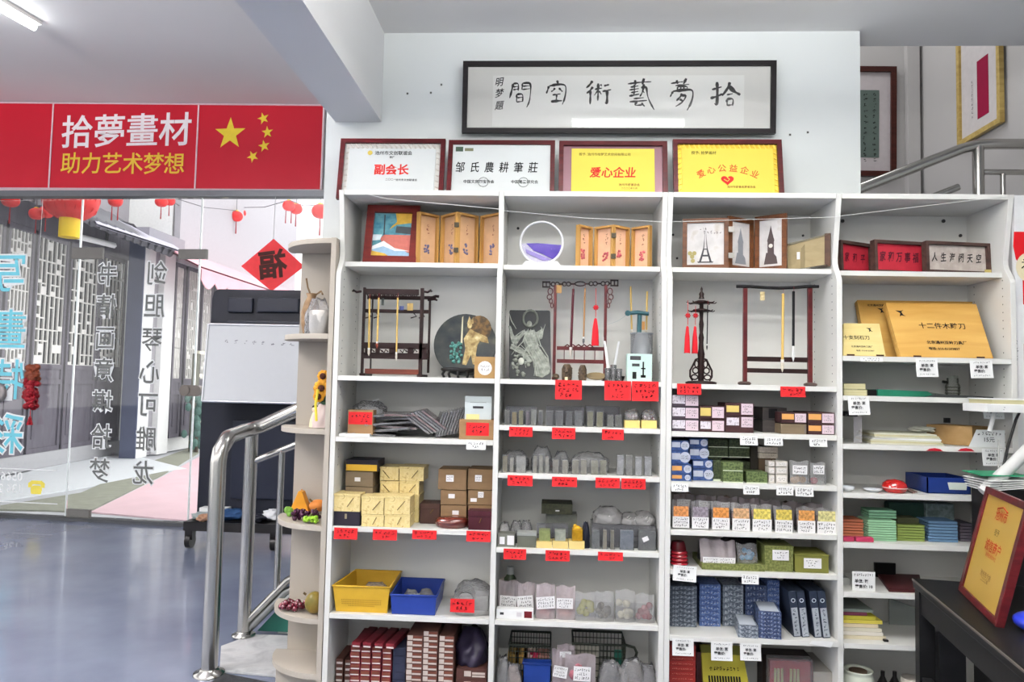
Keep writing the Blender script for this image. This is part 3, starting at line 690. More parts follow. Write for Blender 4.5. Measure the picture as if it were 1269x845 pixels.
for a_, b_ in (((0, 0), (W3, 0)), ((0, 0), (0, H3)), ((0, H3), (W3, H3))): rim.tube([F @ V((*a_, .015)), F @ V((*b_, .015))], .012, 6)
P(t, 'rim', rim, col(190, 192, 196, .3, metal=.6)); m = MB()
for i in range(8): m.scrib(.045, .035, F @ Matrix.Translation((.16+i*.075, H3*.78-.002*i, .021)), 0, 1, i, cols=1)
P(t, 'writing', m, MARKER)
# clutter on the castor plinth
def lump(c, sx, sy, sz, mat, name, label, cat, seed, n=14, group=None):
    q = random.Random(seed); m = MB(); ph = [q.uniform(0, 6) for _ in range(6)]
    def fn(u, v):
        a = u*6.2832; b_ = (v-.5)*math.pi; r_ = 1+.16*math.sin(3*a+ph[0]+4*b_)+.1*math.sin(7*a+ph[1]-5*b_)+.06*math.sin(11*a+9*b_+ph[2])
        return V((c[0]+sx*r_*math.cos(a)*math.cos(b_)**.7 if math.cos(b_) > 0 else c[0], c[1]+sy*r_*math.sin(a)*max(0, math.cos(b_))**.7, max(c[2], c[2]+sz*(.5+.5*math.sin(b_)*r_))))
    m.grid(fn, n*2, n); return SO(name, label, cat, m, mat, group)
def gp(x, y, Y=2.66): return at(x, y, Y)
def lp(x0, x1, y0, y1, Y, mat, name, label, cat, seed, dep=.12):
    A = at(x0, y1, Y); B = at(x1, y0, Y); return lump(((A.x+B.x)/2, Y, .222), (B.x-A.x)/2, dep, max(.05, B.z-.222), mat, name, label, cat, seed)
lp(238, 286, 637, 660, 2.85, col(150, 160, 160, .5), 'crumpled_sheet', 'grey plastic sheet crumpled at the left end of the castor base', 'plastic sheet', 1, .1)
lp(270, 306, 632, 660, 2.88, col(40, 70, 110, .5), 'blue_bag', 'blue cloth bag lying on the castor base between the posts', 'bag', 2, .1)
lp(304, 330, 638, 660, 2.82, col(32, 34, 44, .5), 'black_bag', 'black bag behind the second rail post on the castor base', 'bag', 3, .1)
lp(327, 352, 632, 658, 2.9, col(235, 236, 238, .7), 'crumpled_paper', 'crumpled white paper on the castor base beside the baluster', 'paper', 4, .08)
A = at(253, 652, 2.97)
SO('white_card_box', 'white card box standing at the left of the castor base', 'box', MB().box(at(253, 640, 2.97).x, at(286, 640, 2.97).x, 2.88, 2.97, .222, at(260, 627, 2.97).z), PAPER)
lp(244, 262, 648, 660, 2.76, col(170, 130, 104, .6), 'brown_wrap', 'tan wrapped bundle at the front left of the castor base', 'bundle', 6, .05)
# ================================================================== BOOKCASES
W = .675; PT = .021; YB = .30
ZS = {1: [(1.843, .05), (1.367, 0), (1.119, 0), (.760, 0), (.415, 0)],
      2: [(1.838, .05), (1.367, 0), (1.181, 0), (.991, 0), (.697, 0), (.415, 0)],
      3: [(1.837, .05), (1.363, 0), (1.173, 0), (.976, 0), (.788, 0), (.635, 0), (.384, -.01)],
      4: [(1.832, .05), (1.486, 0), (1.33, 0), (1.141, 0), (.952, 0), (.760, 0), (.572, 0), (.378, 0)]}
TOPZ = 2.135; BASEZ = .085
def side_poly():
    front = [(0, 0), (0, 1.785), (.006, 1.80), (.02, 1.82), (.036, 1.842), (.044, 1.86), (.045, 1.88), (0, TOPZ-.001)]
    return front+[(YB, TOPZ-.001), (YB, 0)]
def bookcase(label, x0, bays, name='bookcase'):
    t = T(name, label, 'bookcase', (x0+W*len(bays)/2, .15, 0), 'white open bookcases')
    n = len(bays)
    for i in range(n+1):
        if i == 0: a, b_ = x0+.0005, x0+PT
        elif i == n: a, b_ = x0+W*n-PT, x0+W*n-.0005
        else: a, b_ = x0+W*i-PT/2, x0+W*i+PT/2
        m = MB().prism(side_poly(), frame((0, 0, 0), (0, 1, 0), (0, 0, 1)), b_-a, 0, a)
        sp = P(t, 'side_panel', m, WHITE, bev=.001)
        m = MB()
        for s_, xx in ((1, b_), (-1, a)):
            if (i == 0 and s_ < 0) or (i == n and s_ > 0): continue
            for z in [1.0+k*.032 for k in range(27) if k % 9 != 8]:
                for yy in (.05, .25): m.cyl((xx-.001*s_, yy, z), (xx+.0006*s_, yy, z), .0028, n=6)
        P(t, 'peg_holes', m, col(90, 90, 88, .8), stuff=True, sub=sp)
    m = MB().box(x0+.001, x0+W*n-.001, YB, YB+.008, 0, TOPZ-.005); P(t, 'back_panel', m, WHITE)
    bp = t.children[-1]
    for i, bk in enumerate(bays):
        a = x0+W*i+(PT if i == 0 else PT/2)+.001; b_ = x0+W*(i+1)-(PT if i == n-1 else PT/2)-.001
        for z, yf in ZS[bk]:
            P(t, 'shelf', MB().box(a, b_, yf, YB-.001, z-.020, z), WHITE, bev=.0012)
        P(t, 'shelf', MB().box(a, b_, 0.001, YB-.001, TOPZ-.021, TOPZ), WHITE, bev=.0012)
        P(t, 'shelf', MB().box(a, b_, 0, YB-.001, BASEZ-.02, BASEZ), WHITE)
        P(t, 'kick_board', MB().box(a, b_, .04, .055, 0, BASEZ-.02), WHITE)
    return t
bc1 = bookcase('left white double bookcase with curved front edges, holding the yellow basket', -2*W, (1, 2))
bc2 = bookcase('right white double bookcase with curved front edges, holding the wooden knife boxes', 0, (3, 4))
def screw(par, pts):
    m = MB()
    for x, y, r in pts:
        p = at(x, y, YB-.0005); m.cyl((p.x, YB-.004, p.z), (p.x, YB+.001, p.z), r, n=10)
    P(par, 'screw_cap', m, col(70, 70, 70, .6), stuff=True)
screw(bc1, [(642, 283, .006), (814, 291, .005)])
screw(bc2, [(1044, 274, .008), (1169, 274, .008), (1190, 292, .007), (995, 292, .005), (834, 291, .005), (839, 320, .005)])

# ================================================================== PICTURES AND CERTIFICATES ABOVE
GLZ = clear('picture_glass', film=.0, rough=.04, ior=1.3)
A = at(575, 79, .30); B = at(959, 168, .31); tilt = .035
cx = (A.x+B.x)/2; cz = (A.z+B.z)/2; w_ = B.x-A.x; h_ = A.z-B.z
F = frame((cx, .295, cz), (1, 0, 0), (0, -tilt, 1))
t = T('calligraphy_frame', 'long black framed calligraphy with large ink characters high on the wall', 'picture', (cx, .30, B.z))
pic_frame(t, F, w_, h_, .022, .022, wood('black_frame', (16, 13, 15), (26, 20, 24), 5, .5))
P(t, 'mount', MB().prism([(-w_/2+.015, -h_/2+.015), (w_/2-.015, -h_/2+.015), (w_/2-.015, h_/2-.015), (-w_/2+.015, h_/2-.015)], F, .006), col(214, 213, 208, .8, var=.01))
def fpx(F, x, y):   # pixel -> frame-local x, y
    o = F.translation; n = F.to_3x3() @ V((0, 0, 1)); p = atP(x, y, o, n); q = F.inverted() @ p; return q.x, q.y
u0, v0 = fpx(F, 610, 157); u1, v1 = fpx(F, 922, 94)
P(t, 'paper', MB().prism([(u0, v0), (u1, v0), (u1, v1), (u0, v1)], F, .007), col(226, 226, 222, .8, var=.01))
BR = {  # brush strokes on a 100 grid: width, points
 '拾': '9 22 95 24 55 23 12 14 20|6 5 68 38 78|7 0 38 22 44 42 54|8 66 94 60 74 40 46|11 62 82 80 62 102 50|5 56 50 76 54|6 56 34 58 12|6 56 35 80 38 76 12|5 58 13 78 16',
 '夢': '7 30 94 34 80|9 64 100 54 80|5 10 82 40 87 52 88|5 26 74 74 79|5 34 70 32 56|5 34 70 70 73 66 57|4 45 70 45 58|4 56 71 55 58|5 33 56 67 59|6 18 54 8 34|7 18 54 60 60 88 60 88 34 80 8 68 -14|7 50 46 44 34 30 20|6 46 38 66 41 54 16 28 0|8 42 26 54 18',
 '藝': '5 8 84 50 90 92 92|7 34 98 36 80|9 66 104 60 82|5 18 72 46 77|6 32 82 32 56|5 14 62 48 67|5 20 52 46 57|5 32 56 30 42|6 14 40 50 47|6 56 70 76 75 78 44 88 18 104 -10|6 66 84 62 54 52 38|5 60 60 68 52|5 30 30 66 34|6 16 19 78 24|6 42 20 32 5 62 8|6 58 15 70 2',
 '術': '8 24 100 14 84 0 72|7 26 76 16 62 2 50|8 16 62 17 34 16 6|6 34 66 62 71|7 47 90 47 50 46 20|5 46 62 32 42|5 50 60 60 46|6 56 86 61 79|7 70 80 90 85|6 64 58 98 65|9 82 62 83 30 82 8 74 14',
 '空': '9 50 102 55 88|7 16 78 12 62 6 46|7 18 78 54 86 88 84 88 50 82 20 74 0|6 42 70 36 60 26 54|6 58 70 68 60 74 54|6 32 40 66 45|6 50 43 48 16|10 26 12 50 15 72 16',
 '間': '8 18 92 12 60 4 30|6 18 92 42 96 40 62|5 18 78 40 81|5 18 66 40 69|6 58 94 94 98 94 60 90 16 78 -10|6 58 94 56 66|5 58 81 90 84|5 58 67 90 71|6 34 46 34 14|6 34 46 62 50 60 14|5 36 31 60 34|5 34 13 62 16'}
def brush_char(c, F, s_):
    m = MB()
    for st in BR[c].split('|'):
        n = [float(x) for x in st.split()]; w0 = n[0]; pts = [V((n[i]-50, n[i+1]-45, 0)) for i in range(1, len(n), 2)]
        dens = []
        for a, b_ in zip(pts[:-1], pts[1:]): dens += [a.lerp(b_, k/4) for k in range(4)]
        dens.append(pts[-1])
        if len(pts) > 2:
            for _ in range(3): dens = [dens[0]]+[(dens[i-1]+dens[i]*2+dens[i+1])/4 for i in range(1, len(dens)-1)]+[dens[-1]]
        q = random.Random(int(w0*7+n[1])); L, Rr = [], []; N = len(dens)
        for i, p in enumerate(dens):
            d = (dens[min(i+1, N-1)]-dens[max(i-1, 0)]).normalized(); k = i/(N-1)
            w_ = w0*.62*(.85+.5*(1-k)*math.cos(k*3)+.25*math.sin(k*9+w0))*(1 if .06 < k < .9 else .55)*q.uniform(.9, 1.1)
            nn = V((-d.y, d.x, 0))*w_; L.append(p+nn*.9); Rr.append(p-nn*.9)
        vs = [F @ (v*s_) for v in L+Rr]
        m.add(vs, [(i, N+i, N+i+1, i+1) for i in range(N-1)])
    return m
for c, x, y, s_ in (('間', 645, 118, .00100), ('空', 690, 117, .00102), ('術', 742, 118, .00108), ('藝', 792, 118, .00118), ('夢', 845, 117, .00120), ('拾', 898, 120, .00122)):
    u, v_ = fpx(F, x, y); P(t, 'character', brush_char(c, F @ Matrix.Translation((u, v_, .0076)), s_*1.05), INK)
m = MB()
for c, y in (('明', 103), ('梦', 117), ('題', 132)):
    u, v_ = fpx(F, 619, y); m.text(c, .038, F @ Matrix.Translation((u, v_, .0075)) @ Matrix(((1, .2, 0, 0), (.1, 1.15, 0, 0), (0, 0, 1, 0), (0, 0, 0, 1))), 0, .015)
P(t, 'signature', m, INK)
P(t, 'glass', MB().prism([(-w_/2+.02, -h_/2+.02), (w_/2-.02, -h_/2+.02), (w_/2-.02, h_/2-.02), (-w_/2+.02, h_/2-.02)], F, .001, 0, .014), GLZ)

def cert(x0, x1, yt, label, kind):
    Yc = .19; A = at(x0, yt, .235); B = at(x1, yt+2, .235); z0 = TOPZ+.002; w_ = B.x-A.x; zt = A.z
    h_ = (zt-z0); F = frame(((A.x+B.x)/2, .19, z0), (1, 0, 0), (0, .16, 1)); h_ /= F.to_3x3().col[1].z
    t = T('certificate_plaque', label, 'certificate', ((A.x+B.x)/2, .19, z0), 'award plaques on top of the bookcases')
    Fc = F @ Matrix.Translation((0, h_/2, 0)); fw = .02
    for (a, b_) in (((-w_/2, -h_/2), (w_/2, -h_/2)), ((w_/2, -h_/2), (w_/2, h_/2)), ((w_/2, h_/2), (-w_/2, h_/2)), ((-w_/2, h_/2), (-w_/2, -h_/2))):
        ix = lambda p: (p[0]-math.copysign(fw, p[0]), p[1]-math.copysign(fw, p[1])); P(t, 'frame_bar', MB().prism([a, b_, ix(b_), ix(a)], Fc, .02), MAHO)
    def rect(x0, x1, y0, y1, z, d=.001): return MB().prism([(x0, y0), (x1, y0), (x1, y1), (x0, y1)], Fc, d, 0, z)
    def row(s, x, y, sz, mat, nm, bo=.015, k=1.): P(t, nm, MB().text(s, sz, Fc @ Matrix.Translation((x, y, .0135)) @ Matrix(((1, .1 if k > 1 else 0, 0, 0), (0, k, 0, 0), (0, 0, 1, 0), (0, 0, 0, 1))), 0, bo), mat)
    a = w_/2-fw; b2 = h_/2-fw
    SIL = col(204, 208, 208, .4, metal=.0, var=.04, sc=6, name='brushed_silver_plate'); YEL = col(214, 198, 80, .5, metal=.0, var=.04, sc=5, name='yellow_gold_plate'); REDI = col(196, 40, 34, .6)
    if kind == 1:
        P(t, 'satin_mat', rect(-a-.002, a+.002, -b2-.002, b2+.002, .004, .004), col(216, 214, 208, .35, metal=.2, var=.06, sc=60)); m = MB()
        q = random.Random(3)
        for k in range(20):
            x = -a+.01+k*(2*a-.02)/19; m.tube([Fc @ V((x-.008, b2-.002, .009)), Fc @ V((x+.006, b2-.022, .009))], .004, 6)
        for k in range(9):
            y = -b2+.01+k*(2*b2-.03)/8
            for s_ in (-1, 1): m.tube([Fc @ V((s_*(a-.004), y, .009)), Fc @ V((s_*(a-.016), y+.006, .009))], .003, 6)
        P(t, 'satin_folds', m, col(210, 204, 196, .35, metal=.2), stuff=True)
        P(t, 'plate', rect(-a+.022, a-.022, -b2-.001, b2-.025, .009, .004), SIL)
        row('池州市文创联谊会', .005, b2-.048, .021, INK, 'heading'); row('聘任', 0, b2-.068, .012, INK, 'small_writing')
        row('副会长', .0, -.006, .052, REDI, 'red_writing', .03); row('二〇二一', .0, -.05, .012, INK, 'small_writing')
        row('池州市文创联谊会', .07, b2-.175, .012, INK, 'small_writing')
        P(t, 'emblem', MB().cyl(Fc @ V((-.1, b2-.046, .013)), Fc @ V((-.1, b2-.046, .0142)), .011, n=16), col(196, 176, 84, .4))
    elif kind == 2:
        P(t, 'plate', rect(-a-.002, a+.002, -b2-.002, b2+.002, .008, .005), SIL)
        P(t, 'badge', rect(-a+.012, -a+.045, b2-.032, b2-.01, .013), col(66, 84, 70, .6)); P(t, 'badge', rect(-a+.052, -a+.09, b2-.03, b2-.016, .013), col(120, 120, 96, .6))
        for i, c in enumerate('邹氏農耕筆莊'): row(c, -a+.035+i*.064, .01, .042, INK, 'character', .012, 1.25)
        row('中国文房四宝协会', -.095, -.055, .017, INK, 'small_writing'); row('中国笔墨研究会', .105, -.055, .017, INK, 'small_writing')
        for x in (-.075, .1):
            ring = [Fc @ V((x+.022*math.cos(i*.524), -.056+.022*math.sin(i*.524), .0142)) for i in range(13)]; P(t, 'seal', MB().tube(ring, .0014, 5), col(130, 134, 132, .6))
    elif kind == 3:
        P(t, 'velvet_mat', rect(-a-.002, a+.002, -b2-.002, b2+.002, .004, .004), col(118, 84, 92, .35, metal=.3, var=.05, sc=9))
        P(t, 'plate', rect(-a+.035, a-.035, -b2-.002, b2-.014, .009, .004), YEL)
        row('授予: 池州市拾梦艺术空间有限公司', -.035, b2-.042, .0145, col(110, 88, 30, .6), 'heading'); row('爱心企业', 0, -.01, .05, REDI, 'red_writing', .02, 1.05)
        row('池州市慈善协会', .07, -.064, .013, col(120, 70, 30, .6), 'small_writing'); row('二〇二〇年十月', .07, -.08, .010, col(120, 70, 30, .6), 'small_writing')
    else:
        P(t, 'satin_mat', rect(-a-.002, a+.002, -b2-.002, b2+.002, .004, .004), col(214, 180, 52, .3, metal=.4, var=.08, sc=40))
        m = MB()
        for k in range(20):
            x = -a+.01+k*(2*a-.02)/19; m.tube([Fc @ V((x-.004, b2-.001, .009)), Fc @ V((x+.004, b2-.02, .009))], .004, 6)
        for k in range(10):
            y = -b2+.01+k*(2*b2-.03)/9
            for s_ in (-1, 1): m.tube([Fc @ V((s_*(a-.002), y, .009)), Fc @ V((s_*(a-.014), y+.006, .009))], .003, 6)
        P(t, 'satin_folds', m, col(228, 200, 80, .3, metal=.4), stuff=True)
        P(t, 'plate', rect(-a+.018, a-.018, -b2-.001, b2-.02, .009, .004), YEL)
        row('授予: 拾梦画材', -.1, b2-.042, .0165, col(90, 78, 26, .6), 'heading')
        m = MB()
        for i, c in enumerate('爱心公益企业'):
            an = (i-2.5)*.24; m.text(c, .037, Fc @ Matrix.Translation((math.sin(an)*.2, -.145+math.cos(an)*.155, .0135)) @ Matrix.Rotation(-an*.8, 4, 'Z'), 0, .015)
        P(t, 'red_writing', m, col(196, 84, 40, .6))
        m = MB(); pts = [(16*math.sin(k*.2618)**3*.0017, (13*math.cos(k*.2618)-5*math.cos(k*.5236)-2*math.cos(k*.785)-math.cos(k*1.047))*.0015) for k in range(24)]
        m.prism(pts, Fc @ Matrix.Translation((-.003, -.043, .0135)), .0012); P(t, 'heart', m, REDI)
        P(t, 'handshake', MB().tube([Fc @ V((-.018, -.04, .0155)), Fc @ V((-.003, -.05, .0155)), Fc @ V((.006, -.04, .0155)), Fc @ V((-.002, -.034, .0155))], .0018, 5), YEL)
        row('池州市慈善志愿者协会', .055, -.075, .012, col(120, 70, 30, .6), 'small_writing')
cert(424, 553, 174, 'silver plaque with three big red characters in satin folds, leftmost on the bookcase', 1)
cert(557, 688, 176, 'plain silver plaque with six black brush characters on the bookcase', 2)
cert(693, 826, 177, 'yellow plaque on a mauve mat with four red characters on the bookcase', 3)
cert(833, 967, 175, 'gold plaque with arched writing over a red heart on the bookcase', 4)
b = MB().tube([at(436, 236, -.004), at(478, 246, -.002), at(618, 259, -.002)], .0012, 5)
SO('thin_wire', 'thin white wire drooping across the top compartment of the first bay', 'wire', b, PAPER)
b = MB().tube([at(624, 261, -.003), at(722, 270, -.003), at(826, 275, -.003), at(1030, 269, -.003), at(1248, 243, -.003)], .0010, 5)
SO('thin_wire', 'thin white wire crossing the upper compartments from second to fourth bay', 'wire', b, PAPER)

# ================================================================== CORNER SHELF UNIT
XC = -1.374; RC = .262; OFFW = col(174, 166, 154, .5, var=.02, sc=4, name='off_white_board')
t = T('corner_shelf', 'white corner shelf with rounded boards at the left end of the bookcases', 'corner shelf', (XC-.1, .15, 0))
zc = [at(366, y, .27).z for y in (308, 417, 526, 636, 742)]
P(t, 'side_panel', MB().box(XC, XC+.021, .0, .29, 0, zc[0]), OFFW, bev=.001)
P(t, 'back_panel', MB().box(XC-.215, XC, .272, .287, 0, zc[0]-.02), OFFW)
def qshelf(z):
    pts = [(XC-.0005, .271)]+[(XC-.0005-RC*math.sin(a*math.pi/2/14), .271-RC*math.cos(a*math.pi/2/14)) for a in range(15)]
    return MB().prism(pts, frame((0, 0, 0), (1, 0, 0), (0, 1, 0)), .022, 0, z-.022)
for z in zc: P(t, 'rounded_shelf', qshelf(z), OFFW, bev=.002)
P(t, 'rounded_shelf', qshelf(.17), OFFW)
P(t, 'rounded_base', MB().box(XC-.2, XC, .1, .271, 0, .148), OFFW)
# things on it
def Lx(x, y, Y): return at(x, y, Y)
v = Lx(386, 412, .17); zb = zc[1]+.001
VASE = ramp_mat('brown_stoneware', [(.3, (104, 80, 58)), (.7, (150, 124, 96))], 'noise', 30, rough=.8)
t = T('stoneware_vase', 'brown stoneware vase with dry twigs behind the plastic wrapped pot', 'vase', (v.x-.015, .2, zb))
P(t, 'body', MB().lathe([(.03, 0), (.04, .05), (.042, .1), (.03, .145), (.018, .17), (.024, .185), (.018, .18)], (v.x-.015, .2, zb), 18), VASE)
m = MB().tube([(v.x-.015, .2, zb+.17), (v.x-.03, .19, zb+.21), (v.x-.035, .18, zb+.25)], .004, 6).tube([(v.x-.01, .2, zb+.17), (v.x+.03, .19, zb+.195), (v.x+.04, .18, zb+.18)], .004, 6)
P(t, 'twigs', m, col(120, 96, 70, .8))
vx = Lx(396, 400, .09); 
t = T('wrapped_pot', 'white pot inside a knotted clear plastic bag on the rounded shelf', 'pot', (vx.x, .09, zb))
P(t, 'pot', MB().lathe([(.035, 0), (.042, .02), (.043, .09), (.038, .1), (.03, .098)], (vx.x, .09, zb), 18), col(220, 216, 210, .4))
def bagmesh(c, sx, sy, sz, seed, top=.35, n=14):
    q = random.Random(seed); ph = [q.uniform(0, 6) for _ in range(5)]
    def fn(u, v):
        a = u*6.2832; k = (1-.5*max(0, (v-.45)/.55)**1.5); r_ = k*(1+.06*math.sin(4*a+ph[0]+5*v)+.07*math.sin(7*a+ph[1]-7*v)+.05*math.sin(13*a+11*v+ph[3]))
        r_ = min(r_, 1.06); ca, sa = math.cos(a), math.sin(a); q_ = 1/max(abs(ca), abs(sa))**.5
        return V((c[0]+sx*r_*ca*min(q_, 1.15), c[1]+sy*r_*sa*min(q_, 1.15)*(1-.5*v**2), c[2]+.001+sz*v*(.95+.04*math.sin(3*a+ph[2])+.03*math.sin(5*a+ph[4])*v)))
    m_ = MB().grid(fn, n*2, n); k_ = len(m_.v); m_.f.append(tuple(range(k_-n*2-1, k_-1))); m_.m.append(0); m_.sm.append(True); return m_
P(t, 'bag', bagmesh((vx.x-.005, .09, zb), .052, .05, .155, 3), BAG, 'clear plastic bag')
zb = zc[2]+.001
t = T('flower_doll', 'artificial sunflowers with yellow ribbon and green leaves in wrapping', 'artificial flowers', (Lx(397, 520, .08).x, .1, zb))
fx = Lx(400, 500, .08).x
m = MB()
for (dx, dz, r_) in ((0, .165, .03), (.005, .215, .022), (-.012, .13, .02)):
    c = V((fx+dx, .06, zb+dz))
    for k in range(10):
        a = k*.628; m.sph(c+V((math.cos(a)*r_*.8, 0, math.sin(a)*r_*.8)), r_*.45, (1, .4, 1), 6)
P(t, 'petals', m, col(214, 150, 44, .6))
m = MB(); [m.sph((fx+dx, .05, zb+dz), .014, (1, .5, 1), 8) for dx, dz in ((0, .165), (.005, .215), (-.012, .13))]; P(t, 'flower_centre', m, col(70, 36, 24, .8))
m = MB()
for k in range(26): m.sph((fx+R.uniform(-.01, .03), .1, zb+R.uniform(.07, .17)), .018, (1, .6, 1.2), 6)
P(t, 'leaves', m, col(40, 66, 46, .7), stuff=True)
P(t, 'ribbon', MB().tube([(fx-.01, .04, zb+.16), (fx-.016, .035, zb+.1), (fx-.01, .035, zb+.03)], .006, 6), col(226, 206, 70, .5))
P(t, 'wrapping', bagmesh((fx+.0, .09, zb), .04, .04, .1, 9), col(214, 196, 192, .6))
t = T('small_doll', 'tiny doll with black hair in pale yellow wrapping left of the flowers', 'figurine', (fx-.045, .12, zb))
P(t, 'body', MB().lathe([(.024, 0), (.02, .03), (.01, .06), (.004, .065)], (fx-.045, .12, zb), 12), col(222, 214, 180, .6)); P(t, 'head', MB().sph((fx-.045, .12, zb+.075), .014, (1, 1, 1), 10), col(226, 200, 180, .6)); P(t, 'hair', MB().sph((fx-.045, .123, zb+.082), .0145, (1, 1, .8), 10), INK)
zb = zc[3]+.001
def fruit(label, cat, name, c, parts):
    t = T(name, label, cat, c)
    for pr in parts: P(t, pr[0], pr[1], pr[2], stuff=(len(pr) > 3 and pr[3]))
fx = Lx(378, 630, .12).x
m = MB()
def grapes(c, sx, sy, sz, n, r_, seed):
    q = random.Random(seed); m = MB()
    for k in range(n):
        m.sph((c[0]+q.uniform(-sx, sx), c[1]+q.uniform(-sy, sy), c[2]+r_+q.uniform(0, sz)), r_*q.uniform(.9, 1.1), (1, 1, 1), 8)
    return m
fruit('bunch of dark purple plastic grapes lying on the fourth rounded shelf', 'fruit', 'purple_grapes', (fx, .12, zb), [('berries', grapes((fx+.01, .11, zb), .05, .03, .03, 60, .009, 1), col(58, 24, 48, .3), True), ('stem', MB().tube([(fx+.03, .11, zb+.03), (fx+.05, .12, zb+.05)], .003, 5), col(90, 70, 40))])
g0 = Lx(383, 630, .05).x
fruit('bunch of light green plastic grapes at the front of the fourth rounded shelf', 'fruit', 'green_grapes', (g0+.01, .04, zb), [('berries', grapes((g0+.008, .055, zb), .024, .018, .018, 34, .008, 2), col(134, 176, 50, .35), True), ('stem', MB().tube([(g0, .055, zb+.02), (g0+.01, .06, zb+.04)], .003, 5), col(90, 100, 40))])
g1 = Lx(356, 622, .2).x
fruit('green leafy lettuce head at the left edge of the fourth rounded shelf', 'vegetable', 'lettuce', (g1, .2, zb), [('leaves', grapes((g1+.012, .2, zb), .018, .02, .02, 24, .011, 3), col(112, 156, 66, .7), True), ('core', MB().sph((g1+.012, .2, zb+.012), .012), col(190, 206, 140))])
g2 = Lx(372, 605, .2).x
m = MB().prism([(-.04, 0), (.045, 0), (.012, .085), (-.004, .088)], frame((g2, .19, zb+.02)), -.04)
fruit('orange pumpkin wedge standing behind the purple grapes', 'vegetable', 'pumpkin_wedge', (g2, .2, zb), [('flesh', m, col(220, 150, 44, .5), False), ('rind', MB().tube([(g2-.04, .23, zb+.02), (g2-.004, .232, zb+.105), (g2+.045, .23, zb+.02)], .008, 6), col(190, 110, 40), False)])
g3 = Lx(394, 606, .18).x
fruit('orange gourd lying behind the grapes next to the pumpkin wedge', 'vegetable', 'orange_gourd', (g3, .2, zb), [('body', MB().sph((g3, .19, zb+.05), .035, (1.1, 1, .75), 14), col(206, 128, 60, .5), False), ('stem', MB().cyl((g3-.02, .17, zb+.07), (g3-.03, .165, zb+.08), .004, n=6), col(110, 90, 50), False)])
zb = zc[4]+.001
fx = Lx(366, 735, .12).x
fruit('bunch of glossy dark red plastic grapes on the fifth rounded shelf', 'fruit', 'red_grapes', (fx, .12, zb), [('berries', grapes((fx, .11, zb), .05, .03, .022, 34, .012, 5), col(92, 16, 34, .2, coat=.5), True), ('stem', MB().tube([(fx+.03, .11, zb+.03), (fx+.05, .12, zb+.05)], .003, 5), col(90, 70, 40))] if False else [('berries', grapes((fx, .11, zb), .05, .03, .022, 34, .012, 5), col(92, 16, 34, .2, coat=.5), True)])
g4 = Lx(386, 740, .07).x
fruit('mottled olive green papaya on the fifth rounded shelf', 'fruit', 'papaya', (g4, .07, zb), [('body', MB().sph((g4+.012, .075, zb+.045), .04, (1, .9, 1.12), 18), ramp_mat('papaya_skin', [(.3, (84, 86, 40)), (.7, (150, 120, 52))], 'noise', 14, rough=.3), False), ('stem', MB().cyl((g4-.02, .06, zb+.08), (g4-.028, .055, zb+.088), .005, n=6), col(90, 70, 40), False)])
# ================================================================== THINGS ON THE SHELVES
def zs(bay, k): return ZS[bay][k-1][0] if k else BASEZ
LABW = col(232, 230, 230, .8, var=.02, name='white_sticker'); BARK = wood('dark_brown_box_card', (62, 46, 36), (78, 60, 46), 8, .6)
PRB = col(60, 60, 62, .7, name='grey_print')
def carton(name, label, cat, x0, x1, yt, yb, Y, dep, mat, z=None, group=None, st=(), lid=None, rz=0., bev=.001, lidmat=None):
    """box from its front face in the photograph; st = stickers (u0,v0,u1,v1,mat,kind) on the front"""
    ym = (yt+yb)/2; a = at(x0, ym, Y); b_ = at(x1, ym, Y); xm = (x0+x1)/2
    z0 = z if z is not None else at(xm, yb, Y).z; z1 = at(xm, yt, Y).z; w_ = b_.x-a.x; h_ = z1-z0; dep = min(dep, YB-.004-Y) if Y > -.05 and rz == 0 else dep
    o = V(((a.x+b_.x)/2, Y, z0)); M = Matrix.Translation(o) @ Matrix.Rotation(rz, 4, 'Z')
    if not st and not lid:
        return SO(name, label, cat, MB().box(-w_/2, w_/2, 0, dep, .0005, h_, 0, M), mat, group, bev)
    t = T(name, label, cat, o, group)
    hb = h_*(1-(lid or 0))
    P(t, 'body', MB().box(-w_/2, w_/2, 0, dep, .0005, hb, 0, M), mat, bev=bev)
    if lid: P(t, 'lid', MB().box(-w_/2-.0015, w_/2+.0015, -.0015, dep+.0015, hb+.0004, h_, 0, M), lidmat or mat, bev=bev)
    e = .0022 if lid else .0005
    for k, s in enumerate(st):
        u0, v0, u1, v1, mt = s[:5]; kd = s[5] if len(s) > 5 else ''
        F = M @ frame((-w_/2+(u0+u1)/2*w_, -e, (v0+v1)/2*h_), (1, 0, 0), (0, 0, 1)); sw = (u1-u0)*w_; sh = (v1-v0)*h_
        m = MB()
        if kd == 'disc': m.prism([(sh/2*math.cos(i*.3927), sh/2*math.sin(i*.3927)) for i in range(16)], F, .0006)
        else: m.prism([(-sw/2, -sh/2), (sw/2, -sh/2), (sw/2, sh/2), (-sw/2, sh/2)], F, .0006)
        if kd in ('scrib', 'disc', 'rows'):
            m.scrib(sw*.8 if kd != 'disc' else sh*.7, sh*(.7 if kd != 'disc' else .45), F, 1, 3 if kd == 'rows' else 2, k*7+int(x0), dz=.0009, cols=5); P(t, 'sticker', m, [mt, s[6] if len(s) > 6 else PRB])
        elif kd == 'bars':
            for q_ in range(9): m.prism([(-sw*.45+q_*sw*.1, -sh*.4), (-sw*.45+q_*sw*.1+sw*.055, -sh*.4), (-sw*.45+q_*sw*.1+sw*.055, sh*.4), (-sw*.45+q_*sw*.1, sh*.4)], F, .0004, 1, .0006)
            P(t, 'sticker', m, [mt, INK])
        else: P(t, 'sticker', m, mt)
    return t
